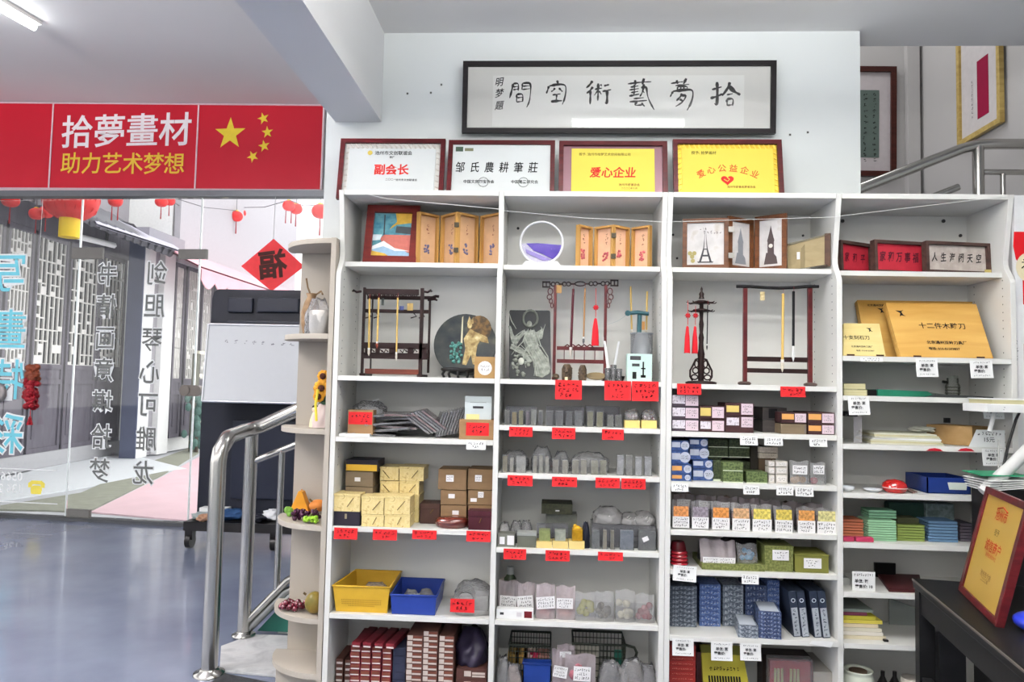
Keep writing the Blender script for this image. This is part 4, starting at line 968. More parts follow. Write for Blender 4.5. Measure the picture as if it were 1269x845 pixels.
def tagp(x0, x1, y0, y1, label, red=True, Y=-.004, tiltz=0., seed=None, txt=None):
    """price tag hung on a shelf edge"""
    a = at(x0, (y0+y1)/2, Y); b_ = at(x1, (y0+y1)/2, Y); z1 = at((x0+x1)/2, y0, Y).z; z0 = at((x0+x1)/2, y1, Y).z
    w_ = b_.x-a.x; h_ = z1-z0; o = V(((a.x+b_.x)/2, Y, (z0+z1)/2)); F = frame(o, (1, 0, tiltz), (-tiltz, .0, 1))
    m = MB(); cu = .004 if h_ < .06 else .006
    # slightly curled sheet
    pts = []
    for j in range(5):
        for i in range(3):
            pts.append(F @ V((-w_/2+w_*i/2, h_/2-h_*j/4, cu*(j/4)**2)))
    m.add(pts, [(j*3+i, (j+1)*3+i, (j+1)*3+i+1, j*3+i+1) for j in range(4) for i in range(2)], 0, True)
    seed = seed if seed is not None else int(x0*3+y0)
    t = T('price_tag', label, 'price tag', (o.x, Y, z0), 'red price tags on the shelf edges' if red else 'white price tags on the shelf edges')
    P(t, 'paper', m, REDTAG if red else PAPER)
    m = MB(); Fp = F @ Matrix.Translation((0, 0, cu*.75))
    if red: m.scrib(w_*.82, h_*.8, Fp, 0, 2 if h_ < .06 else 3, seed, cols=5)
    else:
        if h_ > .045:
            m.text('单位: 套', h_*.19, Fp @ Matrix.Translation((0, h_*.12, .0005)), 0, .03); m.text('零售价: ', h_*.19, Fp @ Matrix.Translation((-w_*.08, -h_*.12, .0005)), 0, .03)
            m.scrib(w_*.75, h_*.12, Fp @ Matrix.Translation((0, h_*.38, 0)), 0, 1, seed, cols=8); m.scrib(w_*.75, h_*.1, Fp @ Matrix.Translation((0, -h_*.36, 0)), 0, 1, seed+1, cols=8)
        else: m.scrib(w_*.8, h_*.8, Fp, 0, 2, seed, cols=6)
    P(t, 'writing', m, col(58, 8, 12, .8, name='dark_red_ink') if red else PRB)
    return t
def lean_frame(name, label, cat, bl, br, tl, Y0, bars, fw, th, group=None):
    pass
def rod(m, p, q, r=.003, n=8, mi=0): return m.tube([p, q], r, n, mi)

# ------------------------------------------------------------------ BAY 1
z = zs(1, 1)
# framed painting
A = at(449.5, 321, .10); B = at(515, 321.5, .10); zt = at(487, 256, .16).z; w_ = B.x-A.x
F = frame(((A.x+B.x)/2, .115, z+.001), (1, .05, 0), (0.02, .16, 1)); h_ = (zt-z)
t = T('framed_painting', 'small wood framed painting of a red boat leaning in the top left compartment', 'picture', ((A.x+B.x)/2, .12, z))
Fc = F @ Matrix.Translation((0, h_/2, 0)); pic_frame(t, Fc, w_, h_, .032, .02, wood('red_brown_frame', (84, 26, 26), (112, 40, 32), 5, .3))
def uvpoly(F, w, h, pts, z0, mi=0, m=None, d=.0004): m = m or MB(); return m.prism([((u-.5)*w, (v-.5)*h) for u, v in pts], F, d, mi, z0)
cw, ch = w_-.06, h_-.06
P(t, 'canvas', uvpoly(Fc, cw, ch, [(0, 0), (1, 0), (1, 1), (0, 1)], .005), ramp_mat('teal_painted_sea', [(.3, (52, 112, 132)), (.6, (96, 150, 158)), (.8, (60, 92, 110))], 'noise', 30, rough=.5))
for i, (pts, c, lb) in enumerate([([(.55, 1), (1, 1), (1, .78), (.5, .72), (.42, .62), (.6, .8)], (212, 168, 64), None), ([(.6, .7), (1, .68), (1, .52), (.58, .55)], (58, 66, 70), None),
      ([(.2, .42), (.3, .5), (1, .5), (1, .1), (.45, .2), (.28, .28)], (184, 104, 92), 'pinkish red hull'), ([(0, .2), (.2, .3), (.5, .18), (.8, .16), (1, .08), (1, .0), (.5, 0), (.2, .08), (0, .12)], (150, 182, 206), None),
      ([(0, 0), (.5, 0), (.35, .08), (0, .14)], (216, 176, 76), None), ([(.02, .24), (.3, .36), (.6, .2), (.98, .14), (.6, .14), (.3, .24), (.0, .16)], (230, 236, 238), None), ([(.0, .5), (.25, .5), (.2, .38), (0, .36)], (210, 222, 226), None), ([(.26, .95), (.29, .95), (.31, .5), (.28, .5)], (60, 62, 66), None)]):
    P(t, 'painted_patch', uvpoly(Fc, cw, ch, pts, .0055+i*.0003), col(*c, .5, var=.12, sc=60))
# folding screens of small wooden boxes
PINE = wood('pale_box_wood', (172, 128, 68), (194, 150, 86), 4, .45, (8, 8, 1)); PKP = ramp_mat('pink_flower_print', [(.45, (226, 178, 140)), (.62, (214, 150, 120)), (.75, (150, 90, 100))], 'noise', 60, rough=.5)
HNG = col(58, 50, 36, .4, metal=.6)
def fold_screen(label, edges, ybase, zs_, front, back, zt_px, prints, group):
    """edges: px x of panel borders; alternately at depth front / back"""
    pts = []
    for i, x in enumerate(edges): pts.append(at(x, ybase, front if i % 2 == 0 else back).xy)
    t = T('folding_box_screen', label, 'folding screen', (pts[1].x, (front+back)/2, zs_), group)
    zt = at(edges[0], zt_px, front).z; h_ = zt-zs_
    for i in range(len(pts)-1):
        a = V((*pts[i], zs_+.001)); b_ = V((*pts[i+1], zs_+.001)); d = (b_-a); L = d.length; d.normalize(); F = frame(a, d, (0, 0, 1)); g = .003
        m = MB()
        for (u0, u1, v0, v1) in ((g, .011, 0, h_), (L-.011, L-g, 0, h_), (.011, L-.011, 0, .008), (.011, L-.011, h_-.009, h_)): m.prism([(u0, v0), (u1, v0), (u1, v1), (u0, v1)], F, .022, 0, -.022)
        pn = P(t, 'panel', m, PINE)
        P(t, 'print', MB().prism([(.011, .008), (L-.011, .008), (L-.011, h_-.009), (.011, h_-.009)], F, .002, 0, -.02), col(*prints[0], .5, var=.08, sc=30), sub=pn)
        m = MB(); q = random.Random(i+int(edges[0]))
        for k in range(12): m.sph(F @ V((L/2+q.uniform(-.011, .011), h_*.33+q.uniform(-.022, .022), -.0178)), .0052, (1, 1, 1), 6)
        P(t, 'painted_flower', m, col(*prints[1], .5, var=.25, sc=90), sub=pn, stuff=True)
        m = MB(); m.scrib(.016, .05, F @ Matrix.Translation((L*.55, h_*.7, -.0178)), 0, 3, i, cols=1); P(t, 'writing', m, col(120, 60, 50), sub=pn)
    for k in (.27, .75):
        c = V((*pts[2], zs_+h_*k)) if front < back else V((*pts[1], zs_+h_*k)); P(t, 'hinge', MB().box(c.x-.010, c.x+.010, c.y-.006, c.y-.001, c.z-.010, c.z+.010), HNG)
    return t
fold_screen('folding screen of four wooden box panels with blue flower prints beside the framed painting', (518, 544, 565, 593, 619), 322, z, .09, .17, 262, ((204, 164, 126), (112, 108, 140)), 'folding wooden box screens')
z = zs(2, 1)
fold_screen('folding screen of four wooden box panels with pink flower prints beside the sand picture', (717, 735, 760, 781, 805), 326, z, .10, .16, 278, ((232, 186, 152), (196, 98, 106)), 'folding wooden box screens')
# brush rack, carved
z = zs(1, 2)
t = T('brush_rack', 'dark carved wooden brush rack with three hanging bamboo brushes in the left bay', 'brush rack', (at(490, 464, .09).x, .1, z))
Yr = .09
def rp_(x, y, Y=Yr): return at(x, y, Y)
def bar(m, x0, x1, y0, y1, Y=Yr, d=.014): a = rp_(x0, y1, Y); b_ = rp_(x1, y0, Y); return m.box(a.x, b_.x, Y, Y+d, max(z+.001, a.z), b_.z)
for nm, args in (('post', (446.5, 453, 356, 463.5)), ('post', (518, 525.5, 357, 464.5))): P(t, nm, bar(MB(), *args), DARKWOOD, bev=.001)
for args in ((529, 534, 369, 462),): P(t, 'post', bar(MB(), *args, .17), DARKWOOD, 'rear post')
P(t, 'post', bar(MB(), 458, 462, 370, 462, .17), DARKWOOD, 'rear post')
def carved(m, pts, r, Y): m.tube([rp_(x, y, Y) for x, y in pts], r, 6)
m = MB(); bar(m, 452, 519, 358.5, 364.5)
for k in range(12): x = 455+k*5.3; carved(m, [(x, 365), (x+2, 367.5+(k % 2)), (x+4, 365)], .0035, Yr+.006)
for s_, xx in ((-1, 448), (1, 524)):
    carved(m, [(xx, 361), (xx+s_*6, 362), (xx+s_*10, 359.5), (xx+s_*11, 361.5)], .005, Yr+.006)
P(t, 'top_rail', m, DARKWOOD, 'carved top rail')
m = MB(); bar(m, 521, 540, 367, 370.5, .17); carved(m, [(524, 368), (532, 370), (540, 367), (544, 367.5)], .006, .17); carved(m, [(530, 372), (538, 371), (542, 372)], .004, .17)
bar(m, 455, 522, 367, 370.5, .17)
P(t, 'top_rail', m, DARKWOOD, 'rear carved rail')
m = MB(); bar(m, 450, 531, 384, 387, .13)
for xx in (456, 466, 512, 522): carved(m, [(xx, 387), (xx+4, 392), (xx-3, 394)], .0028, .13)
P(t, 'middle_rail', m, DARKWOOD)
m = MB(); bar(m, 450, 530, 425.5, 431.5); bar(m, 450, 530, 438, 444)
for a_, b_ in ((452, 458), (465, 470), (482, 492), (505, 512), (519, 529)): bar(m, a_, b_, 431, 438.5)
for k, xx in enumerate((456, 466, 473, 496, 503, 509)): carved(m, [(xx, 434), (xx+3, 437), (xx+5, 433), (xx+8, 436)], .0028, Yr+.006)
P(t, 'pierced_panel', m, DARKWOOD, 'panel pierced with cloud shapes')
m = MB(); bar(m, 452, 519, 458, 463); P(t, 'bottom_rail', m, wood('reddish_wood', (86, 42, 34), (106, 54, 42), 4, .35))
for xx, Y in ((450, .06), (521, .06)):
    m = MB(); a = rp_(xx, 463, .09); m.box(a.x-.012, a.x+.012, Yr-.02, .20, z+.0005, z+.012); P(t, 'foot', m, DARKWOOD, bev=.003)
BAM = wood('bamboo', (196, 160, 84), (216, 184, 110), 4, .4, (10, 10, 1))
def brush(label, x, y0, y1, Y, r=.0035, mat=None, tip=(205, 198, 186), tipn=.14, x2=None, loop=True, cat='brush', tipw=1.3, group='hanging brushes'):
    x2 = x2 or x; p = at(x, y0, Y); q = at(x2, y1, Y); t = T('writing_brush', label, cat, q, group)
    a = p.lerp(q, 1-tipn); P(t, 'handle', MB().tube([p, a], r, 8), mat or BAM)
    P(t, 'ferrule', MB().tube([a, p.lerp(q, 1-tipn*.75)], r*1.25, 8), col(226, 224, 220, .4)); b0 = p.lerp(q, 1-tipn*.75)
    P(t, 'hair', MB().tube([b0, b0.lerp(q, .5), q], [r*1.15, r*tipw, r*.2], 8), col(*tip, .7))
    if loop: P(t, 'loop', MB().tube([p, p+V((.002, 0, .012)), p+V((0, 0, .02))], .0008, 4), col(150, 40, 44))
    return t
brush('left bamboo brush on the dark carved rack', 458, 370, 441, Yr-.012, .0042, x2=457, group=None)
brush('second bamboo brush from the left on the dark carved rack', 469.5, 369, 432, Yr-.012, .004, x2=467, tip=(130, 60, 44), group=None)
brush('third bamboo brush with grey top on the dark carved rack', 493, 369, 447, Yr-.012, .0036, x2=491, group=None)
for x0, x1, y0, y1, c, lb in ((472, 475.5, 369, 378, (74, 78, 76), 'grey green paper tag hanging on the carved rack'), (504, 511.5, 375.5, 384.5, (172, 146, 92), 'yellow square paper tag on the carved rack'), (494.5, 500, 379, 384, (70, 78, 120), 'small blue tag on the carved rack')):
    a = at(x0, y1, .10); b_ = at(x1, y0, .10); SO('paper_tag', lb, 'tag', MB().box(a.x, b_.x, .108, .109, a.z, b_.z), col(*c, .7))
# round picture plate on a black stand
c = at(576, 426, .15); rr = 39.5/FPX*(c.y-CAM.y); z = zs(1, 2)
t = T('picture_plate', 'large round dark plate painted with a golden warrior on a black stand', 'plate', (c.x, .15, z))
Fp = frame((c.x, .165, c.z-.004), (1, 0, 0), (0, .14, 1))
P(t, 'plate', MB().prism([(rr*math.cos(i*.1309), rr*math.sin(i*.1309)) for i in range(48)], Fp, .008), ramp_mat('dark_painted_plate', [(.3, (26, 32, 40)), (.55, (52, 56, 54)), (.75, (86, 88, 74))], 'noise', 16, rough=.25, det=5), bev=.003)
def blob(F, pts, r, m, sc=.35):
    for u, v in pts: m.sph(F @ V((u, v, .009)), r, (1, 1, 1), 8, M=None)
m = MB(); k_ = rr/45
def pxl(x, y): q = fpx(Fp, x, y); return q
def flat(t, nm, pts, mat, dz=.0085, d=.0025): P(t, nm, MB().prism([pxl(x, y) for x, y in pts], Fp, d, 0, dz), mat, bev=.0012)
WGOLD = ramp_mat('gilt_figure_paint', [(.35, (120, 96, 56)), (.6, (178, 158, 108)), (.75, (214, 202, 160))], 'noise', 50, rough=.4)
HALO = ramp_mat('bronze_halo_paint', [(.4, (58, 46, 30)), (.6, (112, 84, 46))], 'noise', 50, rough=.4)
P(t, 'halo', MB().prism([(pxl(594, 408)[0]+.052*math.cos(i*.3), pxl(594, 408)[1]+.058*math.sin(i*.3)) for i in range(21)], Fp, .0015, 0, .0082), HALO)
flat(t, 'robe', [(583, 408), (590, 412), (597, 420), (592, 428), (590, 440), (593, 452), (586, 452), (584, 440), (578, 453), (573, 452), (577, 432), (575, 420)], WGOLD)
P(t, 'head', MB().prism([(pxl(582.5, 404)[0]+.010*math.cos(i*.5), pxl(582.5, 404)[1]+.013*math.sin(i*.5)) for i in range(13)], Fp, .004, 0, .0085), WGOLD)
flat(t, 'helmet', [(579, 402), (582, 392), (584, 398), (587, 393), (587, 402)], WGOLD)
flat(t, 'sword', [(573, 394), (574.5, 392), (573.5, 428), (571, 428)], col(196, 190, 160, .4))
flat(t, 'sleeve', [(590, 412), (604, 418), (606, 426), (597, 424), (592, 420)], WGOLD, .0088)
TEAL = ramp_mat('teal_sculpted_lion', [(.35, (48, 96, 92)), (.6, (92, 148, 140)), (.8, (150, 190, 180))], 'noise', 60, rough=.5)
m = MB(); q = random.Random(5)
for k in range(40):
    x, y = q.uniform(559, 573), q.uniform(424, 450)
    if (x-566)**2/60+(y-436)**2/170 > 1.2: continue
    u, v_ = pxl(x, y); m.sph(Fp @ V((u, v_, .010)), .007, (1, 1, 1), 6)
P(t, 'lion', m, TEAL, 'teal sculpted beast', stuff=True)
m = MB()
st0 = at(547, 458, .13).x; st1 = at(591, 458, .13).x
m.lathe([(.075, 0), (.083, .008), (.078, .014), (.05, .016)], ((st0+st1)/2, .15, z+.028), 20, sy=.6)
for k in range(5):
    a = 3.6+k*.55; m.tube([((st0+st1)/2+.068*math.cos(a), .15+.04*math.sin(a), z+.032), ((st0+st1)/2+.078*math.cos(a), .15+.045*math.sin(a), z+.015), ((st0+st1)/2+.07*math.cos(a), .15+.04*math.sin(a), z+.001)], .006, 6)
P(t, 'stand', m, BLACK, 'black carved stand')
carton('brown_gift_box', 'brown cardboard box with a round white label in front of the plate', 'box', 588, 614, 442, 467, .05, .06, wood('kraft_card', (150, 118, 74), (168, 134, 88), 3, .7), zs(1, 2), st=[(.1, .15, .9, .8, LABW, 'disc', INK)])

# shelf 3: heap of packets
z = zs(1, 3); KRAFT = wood('kraft_card_dark', (134, 104, 72), (152, 120, 84), 3, .7)
carton('cardboard_box', 'small cardboard box with red label at the left of the packet heap', 'box', 431, 462, 508, 537, .04, .06, KRAFT, z+.006, st=[(.03, .42, .97, .92, REDTAG, 'scrib', INK)])
carton('white_card', 'flat white card packet under the small cardboard box', 'card', 420, 458, 537.5, 541.5, .015, .09, PAPER, z)
BLK = col(52, 52, 58, .28, var=.2, sc=40, name='dark_plastic_sleeve'); GRYP = col(104, 100, 106, .3, var=.2, sc=40, name='grey_plastic_sleeve'); CRM = col(120, 70, 72, .4, var=.2, sc=40)
def packet(label, c, sx, sy, th, rx, ry, rz, mat, group=None):
    M = rotM(c, rx, ry, rz); t = T('flat_packet', label, 'packet', c, group)
    P(t, 'card', MB().box(-sx/2, sx/2, -sy/2, sy/2, 0, th, 0, M), mat); P(t, 'sleeve', MB().box(-sx/2-.004, sx/2+.004, -sy/2-.004, sy/2+.004, -.001, th+.001, 0, M), BAG)
lay = [(466, .0), (476, .012), (490, .023), (500, .034), (478, .046), (505, .055), (488, .066), (470, .079), (496, .086)]
for i, (px, dz) in enumerate(lay):
    p = at(px, 520, .13); packet('%s dark plastic sleeved packet from the bottom of the flat pile on the left bay' % ORD[i], (p.x+R.uniform(-.02, .02), .14+R.uniform(-.02, .02), z+.003+dz), .17, .16, .007, R.uniform(-.05, .05), R.uniform(-.10, .10), R.uniform(-.3, .3), (BLK, GRYP, BLK, CRM, GRYP)[i % 5], 'flat packets piled in the left bay')
for i in range(6):
    p = at(520+i*4.2, 538, .12); M_ = (p.x+.012, .12, z+.062+i*.004); packet('%s packet from the left leaning on the flat pile' % ORD[i], (p.x-.005, .12, z+.052+i*.0038), .125, .12, .007, 0, .62, 0, (GRYP, BLK, CRM)[i % 3], 'packets leaning beside the flat pile')
for i in range(9):
    p = at(541+i*3.6, 538, .10); packet('%s packet from the left in the upright dark row' % ORD[i], (p.x+.006, .12, z+.052+i*.0027), .10, .11, .006, 0, -1.28, .25, (BLK, GRYP, BLK, BLK)[i % 4], 'upright dark packets before the card box')
t = T('tangled_film', 'crumpled grey plastic film lying over the flat packet pile', 'plastic film', (at(460, 500, .15).x, .15, z+.1))
P(t, 'film', bagmesh((at(457, 500, .15).x, .17, z+.088), .07, .05, .055, 77), BAG); P(t, 'tie', MB().tube([at(462, 497, .1), at(470, 494, .1)], .002, 4), PAPER)
carton('card_box', 'open brown card box with red label holding white printed cards', 'box', 569, 612, 520, 543, .02, .10, KRAFT, z, st=[(.2, .2, .86, .85, REDTAG, 'scrib', INK)])
for i, (a, b_, c, d, Y) in enumerate(((576, 609, 491, 520, .06), (576, 609, 499, 521, .04))):
    carton('printed_card', ('rear' if i == 0 else 'front')+' white printed card standing in the brown card box', 'card', a, b_, c, d, Y, .006, col(196, 204, 204, .5), z+.055, st=[(.2, .62, .8, .8, col(150, 156, 156), '')] if i == 0 else [(.05, .02, .55, .5, col(222, 214, 150, .6), ''), (.3, .75, .7, .85, PRB, '')])
    
tagp(578, 602, 546, 557, 'white price tag under the card box in the left bay', False)
# shelf 4: boxes
z = zs(1, 4)
YB_ = ramp_mat('gold_patterned_brocade', [(.3, (214, 190, 124)), (.55, (230, 210, 152)), (.68, (186, 154, 88)), (.72, (222, 200, 140))], 'noise', 26, rough=.45, dist=2.5)
OLV = wood('taupe_box_card', (112, 98, 78), (126, 110, 88), 6, .7); NAV = col(34, 30, 40, .5, name='dark_blue_black_card')
gp_ = 'gift boxes stacked in the left bay'
YELF = col(212, 168, 54, .5)
hk = lambda: [(.35, .15, .62, .8, wood('thin_dark_clasp', (96, 76, 40), (80, 62, 34)), '')]
def clasp(t, x, y0, y1, Y, slant=.3):
    m = MB(); a = at(x, y1, Y-.003); b_ = at(x+slant*8, y0, Y-.003); m.tube([a, b_], .0016, 5); P(t, 'clasp', m, col(110, 88, 44, .5))
carton('black_gift_box', 'wide black box with yellow label topping the taupe boxes', 'box', 428, 468, 570, 584, .09, .13, NAV, at(448, 584, .09).z, gp_, st=[(.03, .05, .98, .6, YELF, '')])
zb1 = at(448, 603, .09).z
carton('taupe_box', 'upper taupe box with small white sticker under the black box', 'box', 428, 462, 584.5, 603, .09, .12, OLV, zb1, gp_, st=[(.34, .35, .55, .62, LABW, '')])
carton('taupe_box', 'lower taupe box behind the gold topped black box', 'box', 428, 462, 603.5, 612, .09, .12, OLV, at(445, 628, .09).z, gp_)
SUP = col(70, 62, 48)
SO('card_box_low', 'plain brown card box hidden at the rear base of the taupe boxes', 'box', MB().box(at(428, 630, .09).x, at(462, 630, .09).x, .09, .21, z+.0005, at(445, 628, .09).z-.001), OLV)
t = carton('black_gift_box', 'black bottom box with thin clasp at the front left corner', 'box', 413.5, 446, 634, 652.5, .012, .10, NAV, z, gp_, st=[(.42, .5, .5, .85, col(150, 140, 110), '')])
t = carton('gold_gift_box', 'gold patterned box standing on the black box at far left', 'box', 414, 446, 612, 633.5, .012, .10, YB_, at(430, 634, .012).z, gp_, lid=.14); clasp(t, 430, 617, 628, .012, 1)
for i, (a, b_) in enumerate(((448, 475.5), (476.5, 508))):
    t = carton('gold_gift_box', ('lower gold box, second stack from the left', 'lower gold box, third stack from the left')[i], 'box', a, b_, 637.5, 654+i, .012, .10, YB_, z, gp_, lid=.12); clasp(t, (a+b_)/2, 641, 650, .012, .6)
    t = carton('gold_gift_box', ('upper gold box, second stack from the left', 'upper gold box, third stack from the left')[i], 'box', a, b_, 615, 637, .012, .10, YB_, at((a+b_)/2, 637.4, .012).z, gp_, lid=.12); clasp(t, (a+b_)/2, 621, 632, .012, 1.2)
zz = [z, at(500, 631, .13).z, at(500, 612.5, .13).z, at(500, 595.5, .13).z]
for lv, (y0, y1) in enumerate(((631, 655), (612.5, 631), (595.5, 612.5), (578, 595.5))):
    for i, (a, b_) in enumerate(((471, 494), (495, 519+(6 if lv == 3 else 0)))):
        t = carton('gold_gift_box', '%s rear gold box, %s from the bottom, behind the front gold boxes' % (('left', 'right')[i], ORD[lv]), 'box', a, b_, y0+.5, y1, .125, .12, YB_, zz[lv] if lv else z, gp_, lid=.15)
        if lv > 1: clasp(t, (a+b_)/2, y0+5, y1-3, .125, 1 if i else -1)
# brown boxes right
BRB = wood('brown_gift_card', (112, 88, 62), (128, 102, 72), 6, .6); DBR = col(70, 48, 42, .5); MARB = col(62, 24, 32, .4)
for lv, (y0, y1) in enumerate(((625.5, 653), (607, 625.5), (581, 607))):
    for i, (a, b_) in enumerate(((546, 578), (580, 611))):
        if lv == 2: a -= 3 if i == 0 else 0
        st = [[(.45, .55, .7, .75, LABW, ''), (.3, .25, .55, .4, LABW, '')], [(.3, .45, .55, .75, LABW, '')] if i == 0 else [(.4, .5, .62, .9, LABW, 'scrib'), (.1, .2, .35, .45, LABW, '')], [(.28, .4, .55, .72, LABW, 'scrib')]][lv]
        carton('brown_gift_box', '%s taupe brown gift box, %s of its stack, right side of the left bay' % (('left', 'right')[i], ('bottom', 'middle', 'top')[lv]), 'box', a, b_, y0+.6, y1, .08, .14, BRB, z if lv == 0 else at((a+b_)/2, y1, .08).z, gp_, st=st)
t = carton('dark_wooden_case', 'dark brown clasped case between gold and brown stacks', 'box', 520.5, 545, 624, 643, .11, .1, DBR, z, gp_, lid=.25); clasp(t, 533, 631, 636, .11, .5)
t = carton('maroon_case', 'maroon clasped case at the right front of the brown stacks', 'box', 580.5, 609, 633, 655.5, .012, .06, MARB, z, gp_, lid=.3); clasp(t, 594, 642, 648, .012, .3)
c = at(559, 653, .04); t = T('round_tin', 'dark red round lacquer tin before the brown gift boxes', 'tin', (c.x, .06, z))
P(t, 'base', MB().lathe([(.058, .0005), (.066, .008), (.068, .022)], (c.x, .06, z), 28, sy=.7), col(84, 30, 24, .25, coat=.6)); P(t, 'lid', MB().lathe([(.0685, .0225), (.066, .034), (.05, .042), (.0001, .045)], (c.x, .06, z), 28, sy=.7), col(96, 36, 26, .2, coat=.6))
for a, b_, y0, y1, lb in ((414, 443, 654, 668, 'red price tag under the black bottom box at far left'), (462, 492, 656, 669, 'red price tag under the front gold boxes'), (511, 541, 657, 668, 'dark red price tag under the gap between gold and brown boxes'), (578, 608, 658, 671, 'red price tag under the maroon case')):
    tagp(a, b_, y0, y1, lb)
# shelf 5: baskets
z = zs(1, 5)
def basket(name, label, xf0, xf1, yft, yfb, xb0, xb1, ybt, mat, weave, zf, Yf, Yb, txp=.9):
    a = at(xf0, yft, Yf); b_ = at(xf1, yft, Yf); c = at(xb0, ybt, Yb); d = at(xb1, ybt, Yb); zr1 = (a.z+b_.z)/2; zr2 = (c.z+d.z)/2
    t = T(name, label, 'basket', ((a.x+b_.x)/2, (Yf+Yb)/2, zf))
    top = [V((a.x, Yf, zr1)), V((b_.x, Yf, zr1)), V((d.x, Yb, zr1)), V((c.x, Yb, zr1))]
    cx_, cy_ = sum(p.x for p in top)/4, sum(p.y for p in top)/4
    bot = [V((cx_+(p.x-cx_)*txp, cy_+(p.y-cy_)*txp, zf+.001)) for p in top]
    inn = [V((cx_+(p.x-cx_)*.97, cy_+(p.y-cy_)*.97, p.z)) for p in top]; ib = [V((cx_+(p.x-cx_)*.95, cy_+(p.y-cy_)*.95, zf+.004)) for p in bot]
    m = MB(); m.add(bot+top+inn+ib, [(0, 3, 2, 1)]+[(i, (i+1) % 4, 4+(i+1) % 4, 4+i) for i in range(4)]+[(4+i, 4+(i+1) % 4, 8+(i+1) % 4, 8+i) for i in range(4)]+[(8+i, 8+(i+1) % 4, 12+(i+1) % 4, 12+i) for i in range(4)]+[(12, 13, 14, 15)])
    P(t, 'tub', m, mat); P(t, 'rim', MB().tube([top[i % 4] for i in range(5)], .0045, 6), mat)
    if weave:
        m = MB(); dk = col(150, 112, 30, .7)
        for i in range(24):
            for j in range(6):
                if j < 1+abs(i-11.5)/8: continue
                u = .14+.72*i/23; v_ = .12+.42*(5-j)/5 if False else .1+.075*j
                p = bot[0].lerp(bot[1], u).lerp(top[0].lerp(top[1], u), v_); m.box(p.x-.0014, p.x+.0014, p.y-.0012, p.y+.002, p.z-.0018, p.z+.0018)
        P(t, 'perforations', m, dk, stuff=True)
        m = MB()
        for k in range(4): q = .78+k*.05; m.tube([bot[3].lerp(top[3], q)+V((0, -.004, 0)), bot[2].lerp(top[2], q)+V((0, -.004, 0))], .0015, 4)
        P(t, 'ribs', m, mat)
    return t, cx_, cy_
YPL = col(208, 166, 52, .4, name='yellow_plastic'); BPL = col(40, 62, 140, .35, name='blue_plastic')
t, bx_, by_ = basket('yellow_basket', 'yellow perforated plastic basket on the fifth shelf of the left bay', 412.5, 483, 727, 762, 441, 498, 700, YPL, True, z, .012, .27, .9)
SO('plastic_bag', 'clear plastic bag lying inside the yellow basket', 'bag', bagmesh((bx_+.03, by_-.02, z+.02), .055, .06, .075, 5), BAG)
t, bx_, by_ = basket('blue_tray', 'blue plastic tray beside the yellow basket', 484, 541, 738, 762, 497, 551, 715, BPL, False, z, .012, .27, .94)
for i, (dx, dy, c_) in enumerate(((-.03, .0, (92, 96, 90)), (.03, .02, (120, 110, 84)), (.0, -.05, (170, 168, 164)), (.04, -.04, (110, 92, 72)))):
    t = T('bagged_stone', '%s bagged stone in the blue tray, counted from the left' % ORD[(0, 2, 1, 3)[i]], 'stone', (bx_+dx, by_+dy, z+.01), 'bagged stones in the blue tray')
    P(t, 'stone', MB().sph((bx_+dx, by_+dy, z+.03), .024, (1, 1.1, .8), 8), col(*c_, .7, var=.15)); P(t, 'bag', bagmesh((bx_+dx, by_+dy, z+.006), .032, .034, .06, 30+i), BAG)
c = at(586, 760, .08)
t = T('bag_of_cable', 'clear bag of coiled dark wire behind a red price tag', 'bag', (c.x, .1, z))
P(t, 'bag', bagmesh((c.x, .12, z), .085, .09, .12, 12), BAG)
m = MB()
for k in range(5): m.tube([(c.x-.03+.035*math.cos(a*.5), .07+k*.01, z+.05+.035*math.sin(a*.5)+k*.004) for a in range(13)], .003, 5)
P(t, 'wire', m, col(60, 60, 58, .5)); P(t, 'box', MB().box(c.x+.0, c.x+.06, .1, .18, z+.002, z+.06), col(150, 148, 144, .5))
tagp(558, 588, 742, 758.5, 'red price tag leaning before the bag of coiled wire', Y=.015)
# bottom compartment: stacks of small boxes
DRED = wood('dark_red_card', (96, 24, 34), (116, 34, 42), 6, .5); INKB = col(92, 60, 52, .6); RSTK = col(190, 178, 170, .6, name='pale_end_label'); DR2 = col(112, 62, 48, .6, name='maroon_end_card')
def column(xl, xr, ytop, ph, n, Y, dep, mat, name, lab, group, st, cat='box', jit=.0, xl2=None, rz=0):
    """column of flat boxes; n from the top; bottoms run on below the frame"""
    zt = at((xl+xr)/2, ytop, Y).z; hh = ph/FPX*(Y-CAM.y)*1.0; k = 0
    base = BASEZ; tot = zt-base; n = max(1, round(tot/hh)); hh = tot/n; pr = None
    for i in range(n):
        z0 = base+i*hh; dx = R.uniform(-jit, jit); a = at(xl, ytop, Y).x+dx; b_ = at(xr, ytop, Y).x+dx
        t = T(name, lab % ORD[n-1-i], cat, ((a+b_)/2, Y, z0), group)
        P(t, 'box', MB().box(a, b_, Y, Y+dep, z0+.0006, z0+hh-.0006), mat)
        for (u0, v0, u1, v1, mt) in st:
            P(t, 'end_label', MB().box(a+(b_-a)*u0, a+(b_-a)*u1, Y-.0008, Y+.001, z0+hh*v0, z0+hh*v1), mt)
    return zt
gr = 'maroon boxes stacked at the bottom of the left bay'
WHL = col(206, 200, 196, .6)
column(416.5, 425.5, 816, 6.6, 0, .10, .16, INKB, 'small_box', '%s small box from the top in the far left low column', gr, [(.1, .1, .9, .45, WHL)])
column(427.5, 436.5, 817.5, 6.6, 0, .10, .16, INKB, 'small_box', '%s small box from the top in the second low column', gr, [(.1, .1, .9, .45, WHL)])
